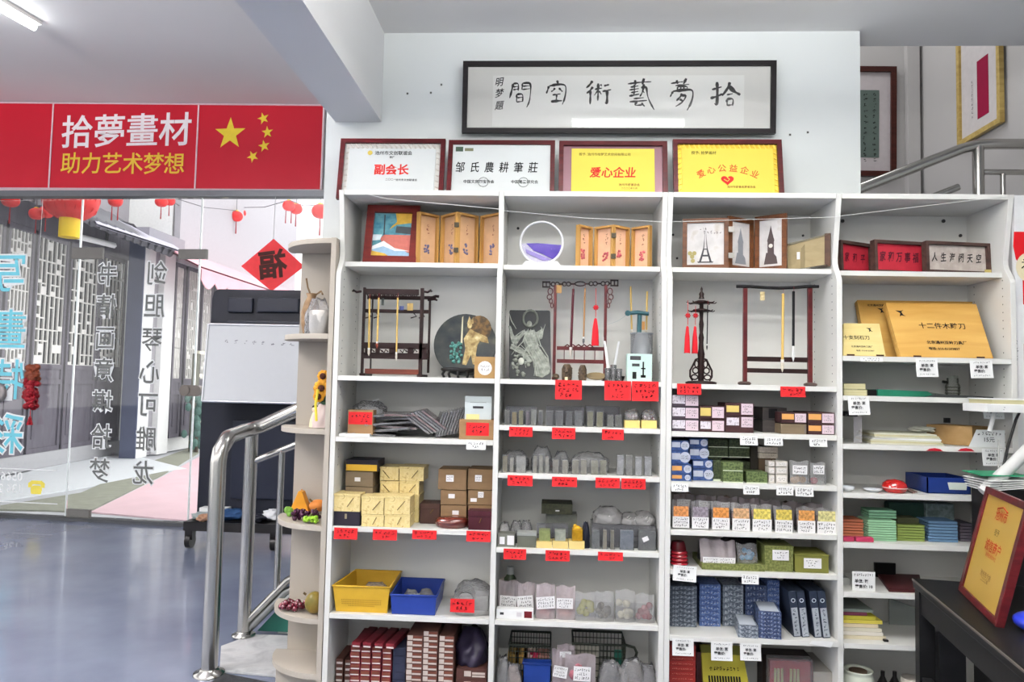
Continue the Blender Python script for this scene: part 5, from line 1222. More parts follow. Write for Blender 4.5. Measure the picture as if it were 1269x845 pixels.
for k, (a, b_, y0, nm) in enumerate(((434.5, 446.5, 800, 'first'), (447.5, 459.5, 801, 'second'), (461, 472.5, 801, 'third'), (474, 485, 803, 'fourth'))):
    column(a, b_, y0, 6.8, 0, .05, .22, DRED, 'maroon_box', '%%s maroon box from the top in the %s tall column from the left' % nm, gr, [(.08, .08, .95, .28, WHL), (.1, .35, .9, .85, DR2)], jit=.0015)
column(487.5, 503, 803, 9, 0, .05, .22, col(36, 40, 58, .6), 'dark_blue_box', '%s dark blue box from the top between the two maroon groups', 'dark blue boxes at the bottom of the left bay', [])
for k, (a, b_, y0, nm) in enumerate(((504.5, 524, 787, 'first'), (525, 543, 782, 'second'), (544.5, 563, 788, 'third'))):
    column(a, b_, y0, 6.9, 0, .03, .25, INKB, 'labelled_box', '%%s pale labelled box from the top in the %s right hand column' % nm, gr, [(.03, .15, .36, .95, RSTK), (.38, .1, .95, .4, RSTK), (.38, .5, .95, .8, DR2)], jit=.001)
column(566, 603, 829, 15, 0, .03, .25, wood('brown_large_card', (66, 40, 36), (80, 50, 44), 6, .6), 'large_brown_box', '%s large brown box from the top at the right end of the bottom row', 'large brown boxes', [(.25, .3, .48, .8, RSTK), (.52, .25, .95, .42, RSTK), (.52, .5, .95, .7, RSTK)])
zq = at(584, 829, .03).z
SO('dark_purple_bag', 'dark purple plastic bag stuffed above the large brown boxes', 'bag', bagmesh((at(585, 800, .15).x, .15, zq+.001), .065, .1, .13, 21), col(40, 34, 52, .3, var=.3, sc=30))
zq = at(440, 801, .05).z
for i, (xa, xb, rz) in enumerate(((436, 448, -.16), (449.5, 461, -.16), (464, 476, -.12), (478, 489, -.32))):
    zq = at(xa, 801+i*.6, .05).z+.0012; M = Matrix.Translation((at(xa, 800, .04).x, .04, zq)) @ Matrix.Rotation(-.12, 4, 'Z')
    t = T('long_maroon_box', '%s long maroon box from the left lying on top of the tall columns' % ORD[i], 'box', (M.translation.x, .04, zq), 'long maroon boxes on top')
    P(t, 'box', MB().box(0, .036, 0, .2, 0, .02, 0, M), DRED, bev=.001); P(t, 'end_label', MB().box(.003, .033, -.0008, .001, .002, .008, 0, M), WHL)
# ------------------------------------------------------------------ BAY 2
z = zs(2, 1)
c = at(671, 301, .12); r_ = 26.5/FPX*(c.y-CAM.y)
t = T('sand_picture', 'round white framed moving sand picture with purple sand', 'sand picture', (c.x, .12, z))
Fs2 = frame((c.x, .12, c.z), (1, 0, 0), (0, 0, 1))
P(t, 'ring', MB().tube([Fs2 @ V((r_*math.cos(i*.1309), r_*math.sin(i*.1309), 0)) for i in range(49)], .0052, 8, caps=False), col(240, 240, 242, .4))
P(t, 'glass', MB().prism([((r_-.003)*math.cos(i*.1963), (r_-.003)*math.sin(i*.1963)) for i in range(32)], Fs2, .012, 0, -.006), clear('sand_glass', film=.0, ior=1.12))
def arc(a0, a1, n=10, k=.94): return [(r_*k*math.cos(math.radians(a0+(a1-a0)*i/n)), r_*k*math.sin(math.radians(a0+(a1-a0)*i/n))) for i in range(n+1)]
P(t, 'pale_sand', MB().prism(arc(182, 330)+[(r_*.3, -r_*.25), (-r_*.2, -r_*.05)], Fs2, .004, 0, -.003), ramp_mat('lilac_sand', [(.3, (188, 180, 208)), (.7, (220, 218, 228))], 'noise', 40, rough=.8), 'pale lilac sand')
P(t, 'purple_sand', MB().prism([(-r_*.72, -r_*.04), (-r_*.2, -r_*.02), (r_*.35, -r_*.06), (r_*.93, -r_*.10)]+arc(-12, -55, 8)+[(r_*.1, -r_*.55), (-r_*.35, -r_*.38)], Fs2, .006, 0, -.001), ramp_mat('purple_sand', [(.3, (70, 52, 140)), (.7, (102, 82, 176))], 'noise', 24, rough=.8), 'purple sand')
P(t, 'sand_streak', MB().prism([(-r_*.75, -r_*.3), (r_*.3, -r_*.72), (r_*.45, -r_*.80), (r_*.1, -r_*.85), (-r_*.7, -r_*.5)], Fs2, .006, 0, -.001), col(150, 136, 196, .8))
a = at(646, 325, .1); b_ = at(696, 325, .1)
m = MB().prism([(a.x, z+.0005), (b_.x, z+.0005), (b_.x-.018, z+.024), (c.x+.03, z+.024), (c.x+.02, z+.012), (c.x-.02, z+.012), (c.x-.03, z+.024), (a.x+.018, z+.024)], frame((0, .15, 0)), .06)
P(t, 'stand', m, col(242, 242, 246, .4))
# relief plate
z = zs(2, 2)
A = at(628, 468, .08); B = at(683, 468, .06); C_ = at(629, 385, .16); F = frame((A.x, .09, z+.001), (1, -.06, 0), (0, .18, 1)); W1 = (B.x-A.x); H1 = (C_.z-z)/math.cos(.18)
t = T('relief_plaque', 'rounded dark slate plaque with a pale grey seated goddess above a beast', 'plaque', (A.x+W1/2, .1, z))
Fq = F @ Matrix.Translation((W1/2, H1/2, 0))
def rrect(w, h, r, n=4): return [(sx*(w/2-r)+r*math.cos(a), sy*(h/2-r)+r*math.sin(a)) for sx, sy, a0 in ((1, 1, 0), (-1, 1, 90), (-1, -1, 180), (1, -1, 270)) for a in [math.radians(a0+90*i/n) for i in range(n+1)]]
P(t, 'slab', MB().prism([(x-.03*y, y) for x, y in rrect(W1*.95, H1, .008)], Fq, .010, 0, -.010), col(34, 36, 38, .22, var=.15, sc=14))
GRYF = ramp_mat('grey_stone_figure', [(.35, (100, 104, 98)), (.6, (150, 154, 144)), (.8, (192, 194, 184))], 'noise', 60, rough=.55)
def rp2(x, y):   # pixel -> plaque local
    return fpx(Fq, x, y)
def relief(nm, pts, d=.003, mat=None, dz=0.): P(t, nm, MB().prism([rp2(x, y) for x, y in pts], Fq, d, 0, dz), mat or GRYF, bev=.0015)
hx, hy = rp2(659, 396)
P(t, 'halo', MB().tube([Fq @ V((hx-.006+.030*math.cos(i*.3), hy+.004+.036*math.sin(i*.3), .001)) for i in range(22)], .005, 6), col(92, 96, 88, .6))
P(t, 'head', MB().sph(Fq @ V((rp2(656, 402)[0], rp2(656, 402)[1], .002)), .0115, (1, .5, 1.3), 12), GRYF)
relief('robe', [(652, 410), (662, 409), (668, 416), (667, 428), (672, 436), (680, 446), (682, 462), (672, 468), (664, 466), (660, 448), (652, 434), (648, 422)], .005)
relief('arm', [(652, 412), (645, 420), (640, 428), (634, 424), (630, 404), (633, 404), (637, 416), (643, 416), (650, 408)], .005)
relief('arm', [(664, 412), (671, 408), (670, 404), (674, 410), (672, 420), (665, 422)], .004)
relief('ribbon', [(634, 426), (648, 432), (660, 448), (656, 450), (644, 438), (632, 432)], .006)
m = MB(); q = random.Random(12)
FOLD = [[(655, 408), (650, 418), (655, 430), (663, 446), (668, 464)], [(658, 408), (657, 420), (662, 434), (670, 448), (676, 464)], [(662, 409), (664, 422), (669, 436), (677, 450)], [(652, 411), (648, 424), (640, 432), (634, 440)], [(650, 416), (655, 428), (648, 440), (652, 456)],
        [(666, 414), (670, 428), (679, 442), (682, 458)], [(646, 428), (656, 438), (664, 452), (662, 466)], [(640, 408), (634, 398), (631, 388)], [(662, 412), (672, 414), (676, 402)], [(633, 430), (640, 436), (650, 440), (660, 442)], [(654, 424), (664, 424), (670, 430)], [(648, 410), (640, 416), (636, 426), (642, 434)]]
for f_ in FOLD:
    m.tube([Fq @ V((*rp2(x, y), .006)) for x, y in f_], [.0014]+[.0022]*(len(f_)-2)+[.001], 6)
P(t, 'robe_folds', m, col(154, 158, 148, .6, var=.15, sc=60), 'paler raised robe folds')
m = MB(); q = random.Random(8)
for k in range(46):
    x, y = q.uniform(633, 656), q.uniform(433, 466)
    if (x-644)**2/130+(y-450)**2/290 > 1: continue
    u, v_ = rp2(x, y); m.sph(Fq @ V((u, v_, .003)), q.uniform(.005, .010), (1, .6, 1), 6)
P(t, 'beast', m, GRYF, 'carved beast at her feet', stuff=True)
P(t, 'beast_face', MB().sph(Fq @ V((*rp2(646, 448), .006)), .012, (1, .6, 1.3), 10), col(206, 208, 196, .5))
# second brush rack with chain-like top rail
t = T('brush_rack', 'reddish brown brush rack with pierced chain pattern top rail and red tassel', 'brush rack', (at(719, 468, .1).x, .1, z))
Yr = .10; RW = wood('red_brown_wood', (70, 26, 30), (92, 36, 36), 5, .3)
for x0, x1 in ((684.5, 690.3), (747.5, 752.8)): P(t, 'post', bar(MB(), x0, x1, 353, 468, Yr, .014), RW, bev=.001)
m = MB()
for x0, x1, y0, y1 in ((672, 682, 348.5, 356), (756.5, 766.5, 346.5, 354.5)):
    for s_ in (0, 1):
        bar(m, x0, x1, *((y0, y0+1.5) if s_ else (y1-1.5, y1)), Yr, .012)
    for xx in (x0, (x0+x1)/2-.75, x1-1.5): bar(m, xx, xx+1.5, y0, y1, Yr, .012)
def ell(m, cx, cy, rx, ry, r, Y): m.tube([at(cx+rx*math.cos(i*.524), cy+ry*math.sin(i*.524), Y) for i in range(13)], r, 5, caps=False)
for cx0, w0 in ((688, 5), (702, 5), (719, 6), (735, 5), (750, 5)):
    if w0 == 5:
        ell(m, cx0-2.6, 352-(cx0-688)*.012, 2.6, 2.4, .0026, Yr+.006); ell(m, cx0+2.6, 352-(cx0-688)*.012, 2.6, 2.4, .0026, Yr+.006)
    else: ell(m, cx0, 351.6, 6.5, 2.6, .0028, Yr+.006)
for x0, x1 in ((682, 684), (693, 698), (707, 713), (725, 731), (740, 745), (754, 757)): m.tube([at(x0, 352-(x0-688)*.012, Yr+.006), at(x1, 352-(x0-688)*.012, Yr+.006)], .0034, 5)
P(t, 'top_rail', m, DARKWOOD, 'dark pierced top rail')
for s_, xx in ((-1, 686), (1, 752)):
    m = MB()
    for (dx, y, rx, ry) in ((4, 361, 3, 4), (5, 368, 3, 3.2), (3.4, 373, 2, 3), (2, 378.5, 1.6, 3)): ell(m, xx+s_*dx, y, rx, ry, .0022, Yr+.006)
    P(t, 'bracket', m, RW, 'pierced corner bracket')
m = MB(); bar(m, 690, 748, 430, 433.5, Yr, .012); bar(m, 690, 748, 446, 449.5, Yr, .012)
for xx in (698.5, 711, 723.5, 736.5): bar(m, xx, xx+1.3, 433, 446.5, Yr, .01)
for xx in (703, 710, 717, 724, 731): carved(m, [(xx-4, 430), (xx, 427), (xx+4, 430)], .003, Yr+.006)
P(t, 'lower_rail', m, RW, 'lower fence with carved crest')
for xx in (687.5, 750): a = at(xx, 466, Yr); P(t, 'foot', MB().box(a.x-.012, a.x+.012, Yr-.03, Yr+.045, z+.0005, z+.014), RW, bev=.003)
brush('dark red handled brush hanging on the chain pattern rack', 710.5, 358, 442, Yr-.012, .0052, col(74, 24, 34, .3), tipn=.14, tip=(210, 200, 190), x2=707, group=None)
brush('thin brown brush hanging on the chain pattern rack', 725, 357, 427, Yr-.012, .0036, col(150, 110, 70, .4), tip=(90, 90, 92), x2=723, group=None)
def tassel(label, x, ytop, yk, ybot, Y, wpx, knot):
    p = at(x, ytop, Y); k = at(x, yk, Y); b_ = at(x-1, ybot, Y); s_ = wpx/FPX*(Y-CAM.y)
    t = T('red_tassel', label, 'tassel', b_); RT = col(206, 28, 40, .6, var=.12, sc=80, name='red_silk')
    P(t, 'cord', MB().tube([p, k], .0012, 5).tube([k, k.lerp(b_, .25)], .0014, 5), RT)
    m = MB()
    for i in range(3):
        for j in range(3): m.sph(k+V(((i-1)*knot*.62, 0, (j-1)*knot*.62)), knot*.45, (1, .7, 1), 6)
    for a_ in range(4): m.sph(k+V((math.cos(a_*1.571)*knot*1.2, 0, math.sin(a_*1.571)*knot*1.2)), knot*.3, (1, .7, 1), 6)
    P(t, 'knot', m, col(170, 24, 34, .6, var=.15, sc=90)); k2 = k.lerp(b_, .28)
    m = MB().lathe([(s_*.5, 0), (s_*.52, .01), (s_*.4, (k2-b_).length*.6), (s_*.2, (k2-b_).length*.95), (s_*.1, (k2-b_).length)], b_, 14)
    for i in range(14): a_ = i*.449; m.tube([b_+V((s_*.5*math.cos(a_), s_*.5*math.sin(a_), -.002)), k2+V((s_*.15*math.cos(a_), s_*.15*math.sin(a_), -.004))], .0011, 4)
    P(t, 'fringe', m, RT)
tassel('red knotted tassel hanging from the chain pattern rack', 738.5, 357, 381, 428, Yr-.012, 9, .009)
a = at(692.5, 365, Yr-.003); SO('paper_tag', 'brown wooden tag hanging at the left of the chain pattern rack', 'tag', MB().box(at(689.5, 358, .09).x, at(696, 358, .09).x, .093, .095, at(692, 363, .09).z, at(692, 353, .09).z), col(150, 116, 72, .6))
CARV = ramp_mat('carved_root_wood', [(.4, (50, 40, 32)), (.6, (90, 74, 56)), (.75, (46, 38, 30))], 'noise', 90, rough=.6, bump=.6)
for i, (x0, x1, y0) in enumerate(((696, 709, 451), (717, 727, 452))):
    a = at(x0, 468, .05); b_ = at(x1, 468, .05); zt = at(x0, y0, .05).z; r_ = (b_.x-a.x)/2
    t = T('carved_pot', ('thick', 'narrow')[i]+' carved dark wooden brush pot at the foot of the rack', 'brush pot', ((a.x+b_.x)/2, .06, z))
    P(t, 'body', MB().lathe([(r_*.9, .0005), (r_, .012), (r_*1.0, (zt-z)*.7), (r_*.7, (zt-z)*.93), (r_*.5, zt-z)], ((a.x+b_.x)/2, .06, 0+z), 16), CARV)
    m = MB(); q = random.Random(i)
    for k in range(14): a_ = q.uniform(3.3, 6.1); m.sph(((a.x+b_.x)/2+r_*.95*math.cos(a_), .06+r_*.95*math.sin(a_), z+q.uniform(.01, (zt-z)*.75)), .004, (1, 1, 1), 6)
    P(t, 'carving', m, CARV, stuff=True)
c = at(739, 462, .06); t = T('oval_dish', 'brown oval leaf shaped dish leaning beside the carved pots', 'dish', (c.x, .07, z))
Fo = frame((c.x, .07, z+.018), (1, 0, .0), (0, .5, 1)); P(t, 'dish', MB().prism([(.040*math.cos(i*.2618), .017*math.sin(i*.2618)) for i in range(24)], Fo, .006), wood('olive_brown_wood', (92, 76, 44), (118, 98, 58), 5, .4), bev=.002)
P(t, 'stem', MB().cyl(Fo @ V((.038, 0, .003)), Fo @ V((.05, 0, .003)), .003, n=6), CARV)
for nm, lb, x, r_ in (('small_ball', 'small dark root carving at the left foot of the rack', 689, .014),):
    c = at(x, 464, .04); SO(nm, lb, 'carving', MB().sph((c.x, .045, z+r_), r_, (1, 1, .9), 10), CARV)
SO('small_cube', 'tiny cream cube in front of the thick carved pot', 'seal', MB().box(at(700, 466, .02).x, at(703.5, 466, .02).x, .02, .032, z+.0005, z+.013), col(220, 206, 170, .6))
# white folded paper leaning, glasses, cutter stand
m = MB(); A = [at(748, 404, .12), at(750, 404, .12), at(759, 458, .07), at(757.5, 458, .07)]
t = T('folded_paper', 'tall folded white paper strip leaning right of the chain pattern rack', 'paper', (at(755, 462, .09).x, .09, z))
F = frame((at(757, 460, .08).x, .085, z+.001), (1, 0, 0), (-.155, .10, 1)); P(t, 'sheet', MB().prism([(-.010, 0), (.002, 0), (.004, .185), (-.004, .185)], F, .0015), PAPER)
F = frame((at(757, 460, .08).x+.002, .12, z+.001), (1, .3, 0), (.20, .08, 1)); P(t, 'sheet', MB().prism([(-.002, 0), (.012, 0), (.004, .17), (-.004, .17)], F, .0015), col(226, 226, 228, .8))
GLS = clear('drinking_glass', film=.12, rough=.05)
for i, (x, y0) in enumerate(((753, 456), (760, 452), (767, 457))):
    c = at(x, 467, .05); h_ = at(x, y0, .05).z-z; SO('shot_glass', ('left', 'middle', 'right')[i]+' little clear glass beside the mint product box', 'glass', MB().lathe([(.009, .0008), (.011, .002), (.013, h_), (.0115, h_), (.0095, .006), (.0001, .006)], (c.x, .05, z), 14), GLS)
c = at(768, 462, .09); SO('ink_stone', 'small dark ink dish behind the little glasses', 'ink dish', MB().lathe([(.016, .0005), (.02, .01), (.024, .022), (.018, .02), (.0001, .014)], (c.x, .11, z), 14), BLACK)
tgrn = col(44, 78, 84, .4, name='dark_teal_plastic')
a = at(782, 440, .11); b_ = at(810, 440, .11); cx_ = (a.x+b_.x)/2; r_ = (b_.x-a.x)/2
t = T('brush_washer', 'grey clear cylinder with teal clamp handle behind the mint product box', 'brush washer', (cx_, .14, z))
P(t, 'cylinder', MB().lathe([(r_, .001), (r_, at(795, 414, .12).z-z), (r_*.93, at(795, 414, .12).z-z), (r_*.93, .004)], (cx_, .14, z), 20), clear('grey_tinted_plastic', tint=(.82, .84, .86), film=.35, film_col=(.55, .57, .6)))
zt = at(795, 414, .12).z
P(t, 'lid', MB().cyl((cx_, .14, zt), (cx_, .14, zt+.006), r_*1.03, n=20), col(120, 124, 128, .4))
z1_ = at(790, 385, .12).z
m = MB().tube([(cx_-.012, .13, zt), (cx_-.010, .13, z1_)], .010, 8)
P(t, 'handle', m, tgrn); m = MB().tube([at(779, 388, .12), at(790, 387, .12), at(804, 389, .12)], .0085, 8); m.cyl(at(778, 388, .10), at(778, 388, .14), .012, n=10)
P(t, 'clamp', m, tgrn)
P(t, 'arm', MB().tube([at(777, 390, .12), at(765, 398, .13), at(753, 402, .13)], .0012, 4), col(180, 190, 190, .4))
brush('left tall light brush standing in the grey cylinder', 781.5, 355, 413, .15, .0038, x2=783, tipn=.08, loop=False, group=None)
brush('right tall light brush standing in the grey cylinder', 802, 361, 413, .15, .0038, x2=801, tipn=.08, loop=False, group=None)
P0_ = at(797, 403, .14); SO('paper_tag', 'small orange brown tag on the right tall brush', 'tag', MB().box(P0_.x-.006, P0_.x+.006, .13, .132, P0_.z-.02, P0_.z+.015), col(180, 130, 70, .6))
carton('product_box', 'mint green product box printed with two small pagodas', 'box', 777, 808, 438.5, 472, .02, .05, col(196, 222, 212, .5), z, st=[(.22, .1, .38, .35, INK, ''), (.62, .15, .68, .72, INK, ''), (.55, .15, .75, .24, INK, ''), (.56, .45, .74, .5, INK, ''), (.12, .78, .55, .92, PRB, ''), (.2, .55, .5, .65, PRB, '')])
P0_ = at(773, 455, .03); 
tagp(688, 721, 471, 495, 'big red price tag under the carved pots in the second bay')
tagp(749, 782, 472, 496, 'big red price tag under the little glasses, left one of two')
tagp(783, 816, 472.5, 497, 'big red price tag at the right end of the same shelf, under the product box')
# rows of seals in clear cases
def seal(x0, x1, y0, y1, zt, colr, label, group, Y=.03, dep=.03, case=True, cap=None):
    a = at(x0, (y0+y1)/2, Y); b_ = at(x1, (y0+y1)/2, Y); h_ = at((x0+x1)/2, y0, Y).z-zt; c = ((a.x+b_.x)/2, Y+dep/2, zt); w_ = (b_.x-a.x)/2
    t = T('seal_stone', label, 'seal', c, group); g = .003 if case else 0
    P(t, 'stone', MB().box(a.x+g, b_.x-g, Y+g, Y+dep-g, zt+.0006, zt+h_-(.006 if case else 0)), ramp_mat('seal_stone_%d_%d_%d' % colr, [(.3, tuple(int(v*.82) for v in colr)), (.6, colr), (.8, tuple(min(255, int(v*1.1)) for v in colr))], 'noise', 40, rough=.35, dist=1), bev=.002)
    if case: P(t, 'case', MB().box(a.x, b_.x, Y, Y+dep, zt+.0004, zt+h_), BOXC)
    if cap: m = MB(); m.sph((c[0], c[1], zt+h_), w_*.7, (1, .8, .8), 8); m.sph((c[0]-w_*.4, c[1], zt+h_+w_*.4), w_*.4, (1, 1, 1), 8); P(t, 'knob', m, col(*cap, .5, var=.2, sc=90))
    return t
z = zs(2, 3); g = 'cased seal stones on the third shelf of the second bay'
row = [(625, 632, 507, (122, 120, 112)), (633.5, 641, 509, (168, 146, 92)), (642, 649, 507, (150, 142, 88)), (651, 657, 508, (122, 104, 118)), (657.5, 665, 506, (150, 152, 140)), (667, 673, 508, (84, 82, 88)), (676, 686, 508, (84, 84, 86)), (688.5, 698, 508, (96, 96, 98)), (701, 710, 509, (78, 78, 82)), (711.5, 722, 508, (110, 112, 114)), (727, 736, 508.5, (156, 152, 120)), (739, 748, 509, (160, 156, 112)), (752.5, 761, 513, (138, 138, 128)), (762, 771, 513, (132, 132, 124))]
names = 'grey|amber brown|olive yellow|purple grey|pale grey|narrow charcoal|dark slate|slate|darkest|mottled pale slate|beige olive|yellow green|short grey|short dull grey'.split('|')
for (x0, x1, y0, c_), nm in zip(row, names): seal(x0, x1, y0, 528, z, c_, '%s seal stone in a clear case on the second bay third shelf' % nm, g)
for i, (x0, x1) in enumerate(((627, 665), (677, 724), (726, 768))):
    a = at(x0, 520, .10); b_ = at(x1, 520, .10); SO('clear_case', 'long clear plastic case behind the %s seal group of the third shelf' % ('left', 'dark middle', 'olive')[i], 'case', MB().box(a.x, b_.x, .09, .2, z+.0005, at(x0, 503, .10).z), clear('smoky_case', tint=(.8, .8, .82), film=.3, film_col=(.35, .35, .38)))
for i, (x0, x1) in enumerate(((774, 793), (795, 814))):
    carton('yellow_base_box', ('left', 'right')[i]+' yellow based box of red and white carved seals', 'box', x0, x1, 521, 532, .02, .06, col(226, 204, 124, .5), z)
    zz_ = at(785, 521, .02).z+.0006; aa = at(x0, 515, .03).x; bb = at(x1, 515, .03).x; q = random.Random(i)
    t = T('carved_seals', 'cluster of little carved seals bagged on the %s yellow based box' % ('left', 'right')[i], 'seals', ((aa+bb)/2, .05, zz_))
    m = MB(); [m.sph((q.uniform(aa+.008, bb-.008), q.uniform(.03, .07), zz_+q.uniform(.006, .018)), .0065, (1, 1, 1), 6) for k in range(16)]
    P(t, 'seals', m, ramp_mat('red_white_seals', [(.4, (86, 50, 58)), (.55, (196, 180, 180)), (.7, (110, 96, 92))], 'noise', 120, rough=.5), stuff=True); P(t, 'bag', bagmesh(((aa+bb)/2, .05, zz_), (bb-aa)/2, .028, .045, 40+i), BAG)
for a, b_, y0, y1, lb in ((631, 660, 529, 541, 'red price tag under the amber seal group'), (684, 713, 530, 544, 'red price tag with lifted corner under the dark seal group'), (746, 773, 532, 545, 'red price tag under the olive and grey seals')): tagp(a, b_, y0, y1, lb)
z = zs(2, 4); g = 'cased seal stones on the fourth shelf of the second bay'
row = [(622, 629.5, 563, (170, 160, 132)), (631, 637, 566, (216, 210, 196)), (639, 652, 564, (206, 204, 198)), (660, 666, 563, (186, 180, 164)), (667, 673.5, 562, (196, 192, 178)), (675, 681, 565, (190, 186, 172)), (684.5, 693, 568, (184, 178, 162)), (696, 704.5, 569, (196, 190, 172)), (708.5, 718, 569, (184, 178, 158)), (719, 728, 569, (190, 184, 164)), (732, 742, 569, (186, 182, 160)), (743, 752.5, 569, (176, 172, 148)), (764.5, 773.5, 563, (222, 222, 222)), (775.5, 784.5, 563, (178, 176, 170)), (787, 796, 565, (226, 226, 226)), (798.5, 808, 565, (220, 220, 220))]
names = 'khaki|small white wrapped|broad whitish|first tall beige|second tall beige|slim beige|squat beige|squat cream|wide beige left|wide beige right|olive beige left|olive beige right|bright white first|grey tall|bright white middle|bright white last'.split('|')
for (x0, x1, y0, c_), nm in zip(row, names): seal(x0, x1, y0, 587+(x0-620)*.03, z, c_, '%s seal stone in a clear case on the fourth shelf' % nm, g)
for i, (x0, x1, y0) in enumerate(((622, 655, 557), (658, 684, 552), (686, 706, 558), (707, 755, 559))):
    a = at(x0, 575, .09); b_ = at(x1, 575, .09); SO('plastic_bag', 'clear crumpled bag behind the %s group of pale seals' % ORD[i], 'bag', bagmesh(((a.x+b_.x)/2, .12, z), (b_.x-a.x)/2, .03, at(x0, y0, .12).z-z, 50+i), BAG)
for a, b_, y0, y1, lb in ((629, 660, 589, 602, 'red price tag under the whitish seals at left'), (684, 715, 591, 603, 'red price tag under the beige seal pair'), (738, 768, 592, 604.5, 'red price tag under the olive beige seals, left of two'), (770, 800, 593, 606, 'red price tag under the bright white seals, right of two')): tagp(a, b_, y0, y1, lb)
# fifth shelf
z = zs(2, 5)
DGB = ramp_mat('dark_green_brocade_box', [(.4, (46, 48, 36)), (.6, (66, 66, 48))], 'noise', 90, rough=.6)
zb = at(690, 655, .12).z
carton('grey_case', 'grey green clear case supporting the dark brocade box', 'case', 676, 715, 637, 679, .12, .08, col(104, 106, 98, .4, var=.2, sc=60), z)
carton('brocade_box', 'dark olive brocade box lying on top of the second bay pile', 'box', 671, 709.5, 624.5, 637, .09, .12, DGB, at(690, 637, .12).z+.004, st=[(.45, .3, .58, .42, LABW, '')])
carton('grey_stone_box', 'grey box with two white stickers at the left front of the fifth shelf', 'box', 617, 638, 661, 678.5, .015, .05, col(112, 112, 104, .5, var=.1), z, st=[(.1, .2, .4, .75, LABW, ''), (.55, .15, .95, .85, LABW, '')])
carton('grey_stone_case', 'dark grey stone case with pale lid next to the stickered grey box', 'box', 641, 664, 660, 679, .015, .05, col(92, 94, 84, .5, var=.1), z, lid=.22, lidmat=col(150, 152, 148, .4))
for i, (x, y, c_) in enumerate(((625, 652, (150, 148, 146)), (640, 650, (90, 88, 86)), (652, 650, (74, 72, 70)))):
    p = at(x, y, .1); t = T('wrapped_stone', ('whitish', 'mottled grey', 'darkest')[i]+' wrapped stone lump behind the grey boxes', 'stone', (p.x, .11, z), None)
    P(t, 'stone', bagmesh((p.x, .11, z), .022, .025, p.z-z+.008, 60+i), col(*c_, .5, var=.2, sc=60)); P(t, 'wrapping', bagmesh((p.x, .11, z), .027, .029, p.z-z+.016, 70+i), BAG)
for i, (x0, x1, y0, c_, lb) in enumerate(((668, 682, 657, (128, 136, 88), 'green'), (687.5, 701, 657.5, (140, 144, 132), 'grey green'), (709, 722, 656, (160, 120, 20), 'gold'))):
    xb = (664.5, 684.5, 704.8)[i]
    carton('yellow_plinth', 'pale yellow plinth under the %s seal block' % lb, 'plinth', xb, xb+19.5, 671, 680+i*.5, .012, .06, col(220, 196, 128, .5), z)
    seal(x0, x1, y0, 671, at(xb+9, 671, .012).z+.0006, c_, '%s seal block standing on its pale yellow plinth' % lb, None, .018, .045, False, (206, 160, 40) if i == 2 else None)
    if i < 2: a = at(x0-3, 655, .07); b_ = at(x1+3, 655, .07); SO('seal_cover', 'dark clear cover behind the %s seal block' % lb, 'case', MB().box(a.x, b_.x, .075, .11, z+.0005, at(x0, 650, .07).z), clear('smoky_case'))
c = at(726, 660, .05); SO('black_pouch', 'black velvet pouch right of the gold seal block', 'pouch', bagmesh((c.x, .06, z), .016, .03, at(726, 647, .05).z-z, 81), col(16, 20, 34, .7))
row = [(733, 744, (128, 130, 130)), (746.5, 753, (172, 160, 134)), (756, 762, (150, 142, 118)), (768, 786, (140, 150, 164)), (791, 813, (104, 106, 104))]
for (x0, x1, c_), nm in zip(row, ('clear grey', 'cream', 'tan', 'pale blue', 'wide charcoal')):
    seal(x0, x1, 656, 683, z, c_, '%s bagged stone column on the right of the fifth shelf' % nm, 'stones in clear cases on the fifth shelf')
p = at(800, 668, .028); SO('white_sticker', 'tilted white sticker on the wide charcoal stone case', 'sticker', MB().box(-.012, .012, 0, .0008, -.009, .009, 0, Matrix.Translation((p.x, .0285, p.z)) @ Matrix.Rotation(-.45, 4, 'Y')), LABW)
a = at(733, 655, .09); b_ = at(812, 655, .09)
SO('clear_case', 'long clear case behind the bagged stone columns', 'case', MB().box(a.x, b_.x, .07, .2, z+.0005, at(770, 651, .07).z), clear('smoky_case'))
for i, (x, y, rx) in enumerate(((753, 632, 18), (780, 638, 12), (797, 637, 14))):
    p = at(x, y, .13); zt0 = at(770, 651, .07).z+.001; rr_ = rx/FPX*3.1
    t = T('crumpled_bag', ('largest', 'middle', 'rightmost')[i]+' crumpled grey plastic bag on top of the long clear case', 'bag', (p.x, .13, zt0)); m = bagmesh((p.x, .13, zt0), rr_, .05, (p.z-zt0)*1.35, 90+i)
    P(t, 'bag', m, clear('grey_bag_film', film=.45, rough=.2, film_col=(.55, .53, .52), bump=1., bsc=50)); q = random.Random(i); m = MB()
    for k in range(5): a_ = q.uniform(3.4, 6); m.tube([(p.x+rr_*.9*math.cos(a_), .13+.045*math.sin(a_), zt0+q.uniform(.0, .02)), (p.x+rr_*.5*math.cos(a_+.8), .09, zt0+q.uniform(.02, .04))], .0018, 4)
    P(t, 'crease', m, col(206, 204, 200, .4), stuff=True)
for a, b_, y0, y1, lb in ((624, 652, 680, 693, 'red price tag under the grey stickered box'), (676, 706, 682, 695, 'red price tag under the yellow plinths'), (741, 772, 684, 694.5, 'red price tag under the bagged stone columns')): tagp(a, b_, y0, y1, lb)
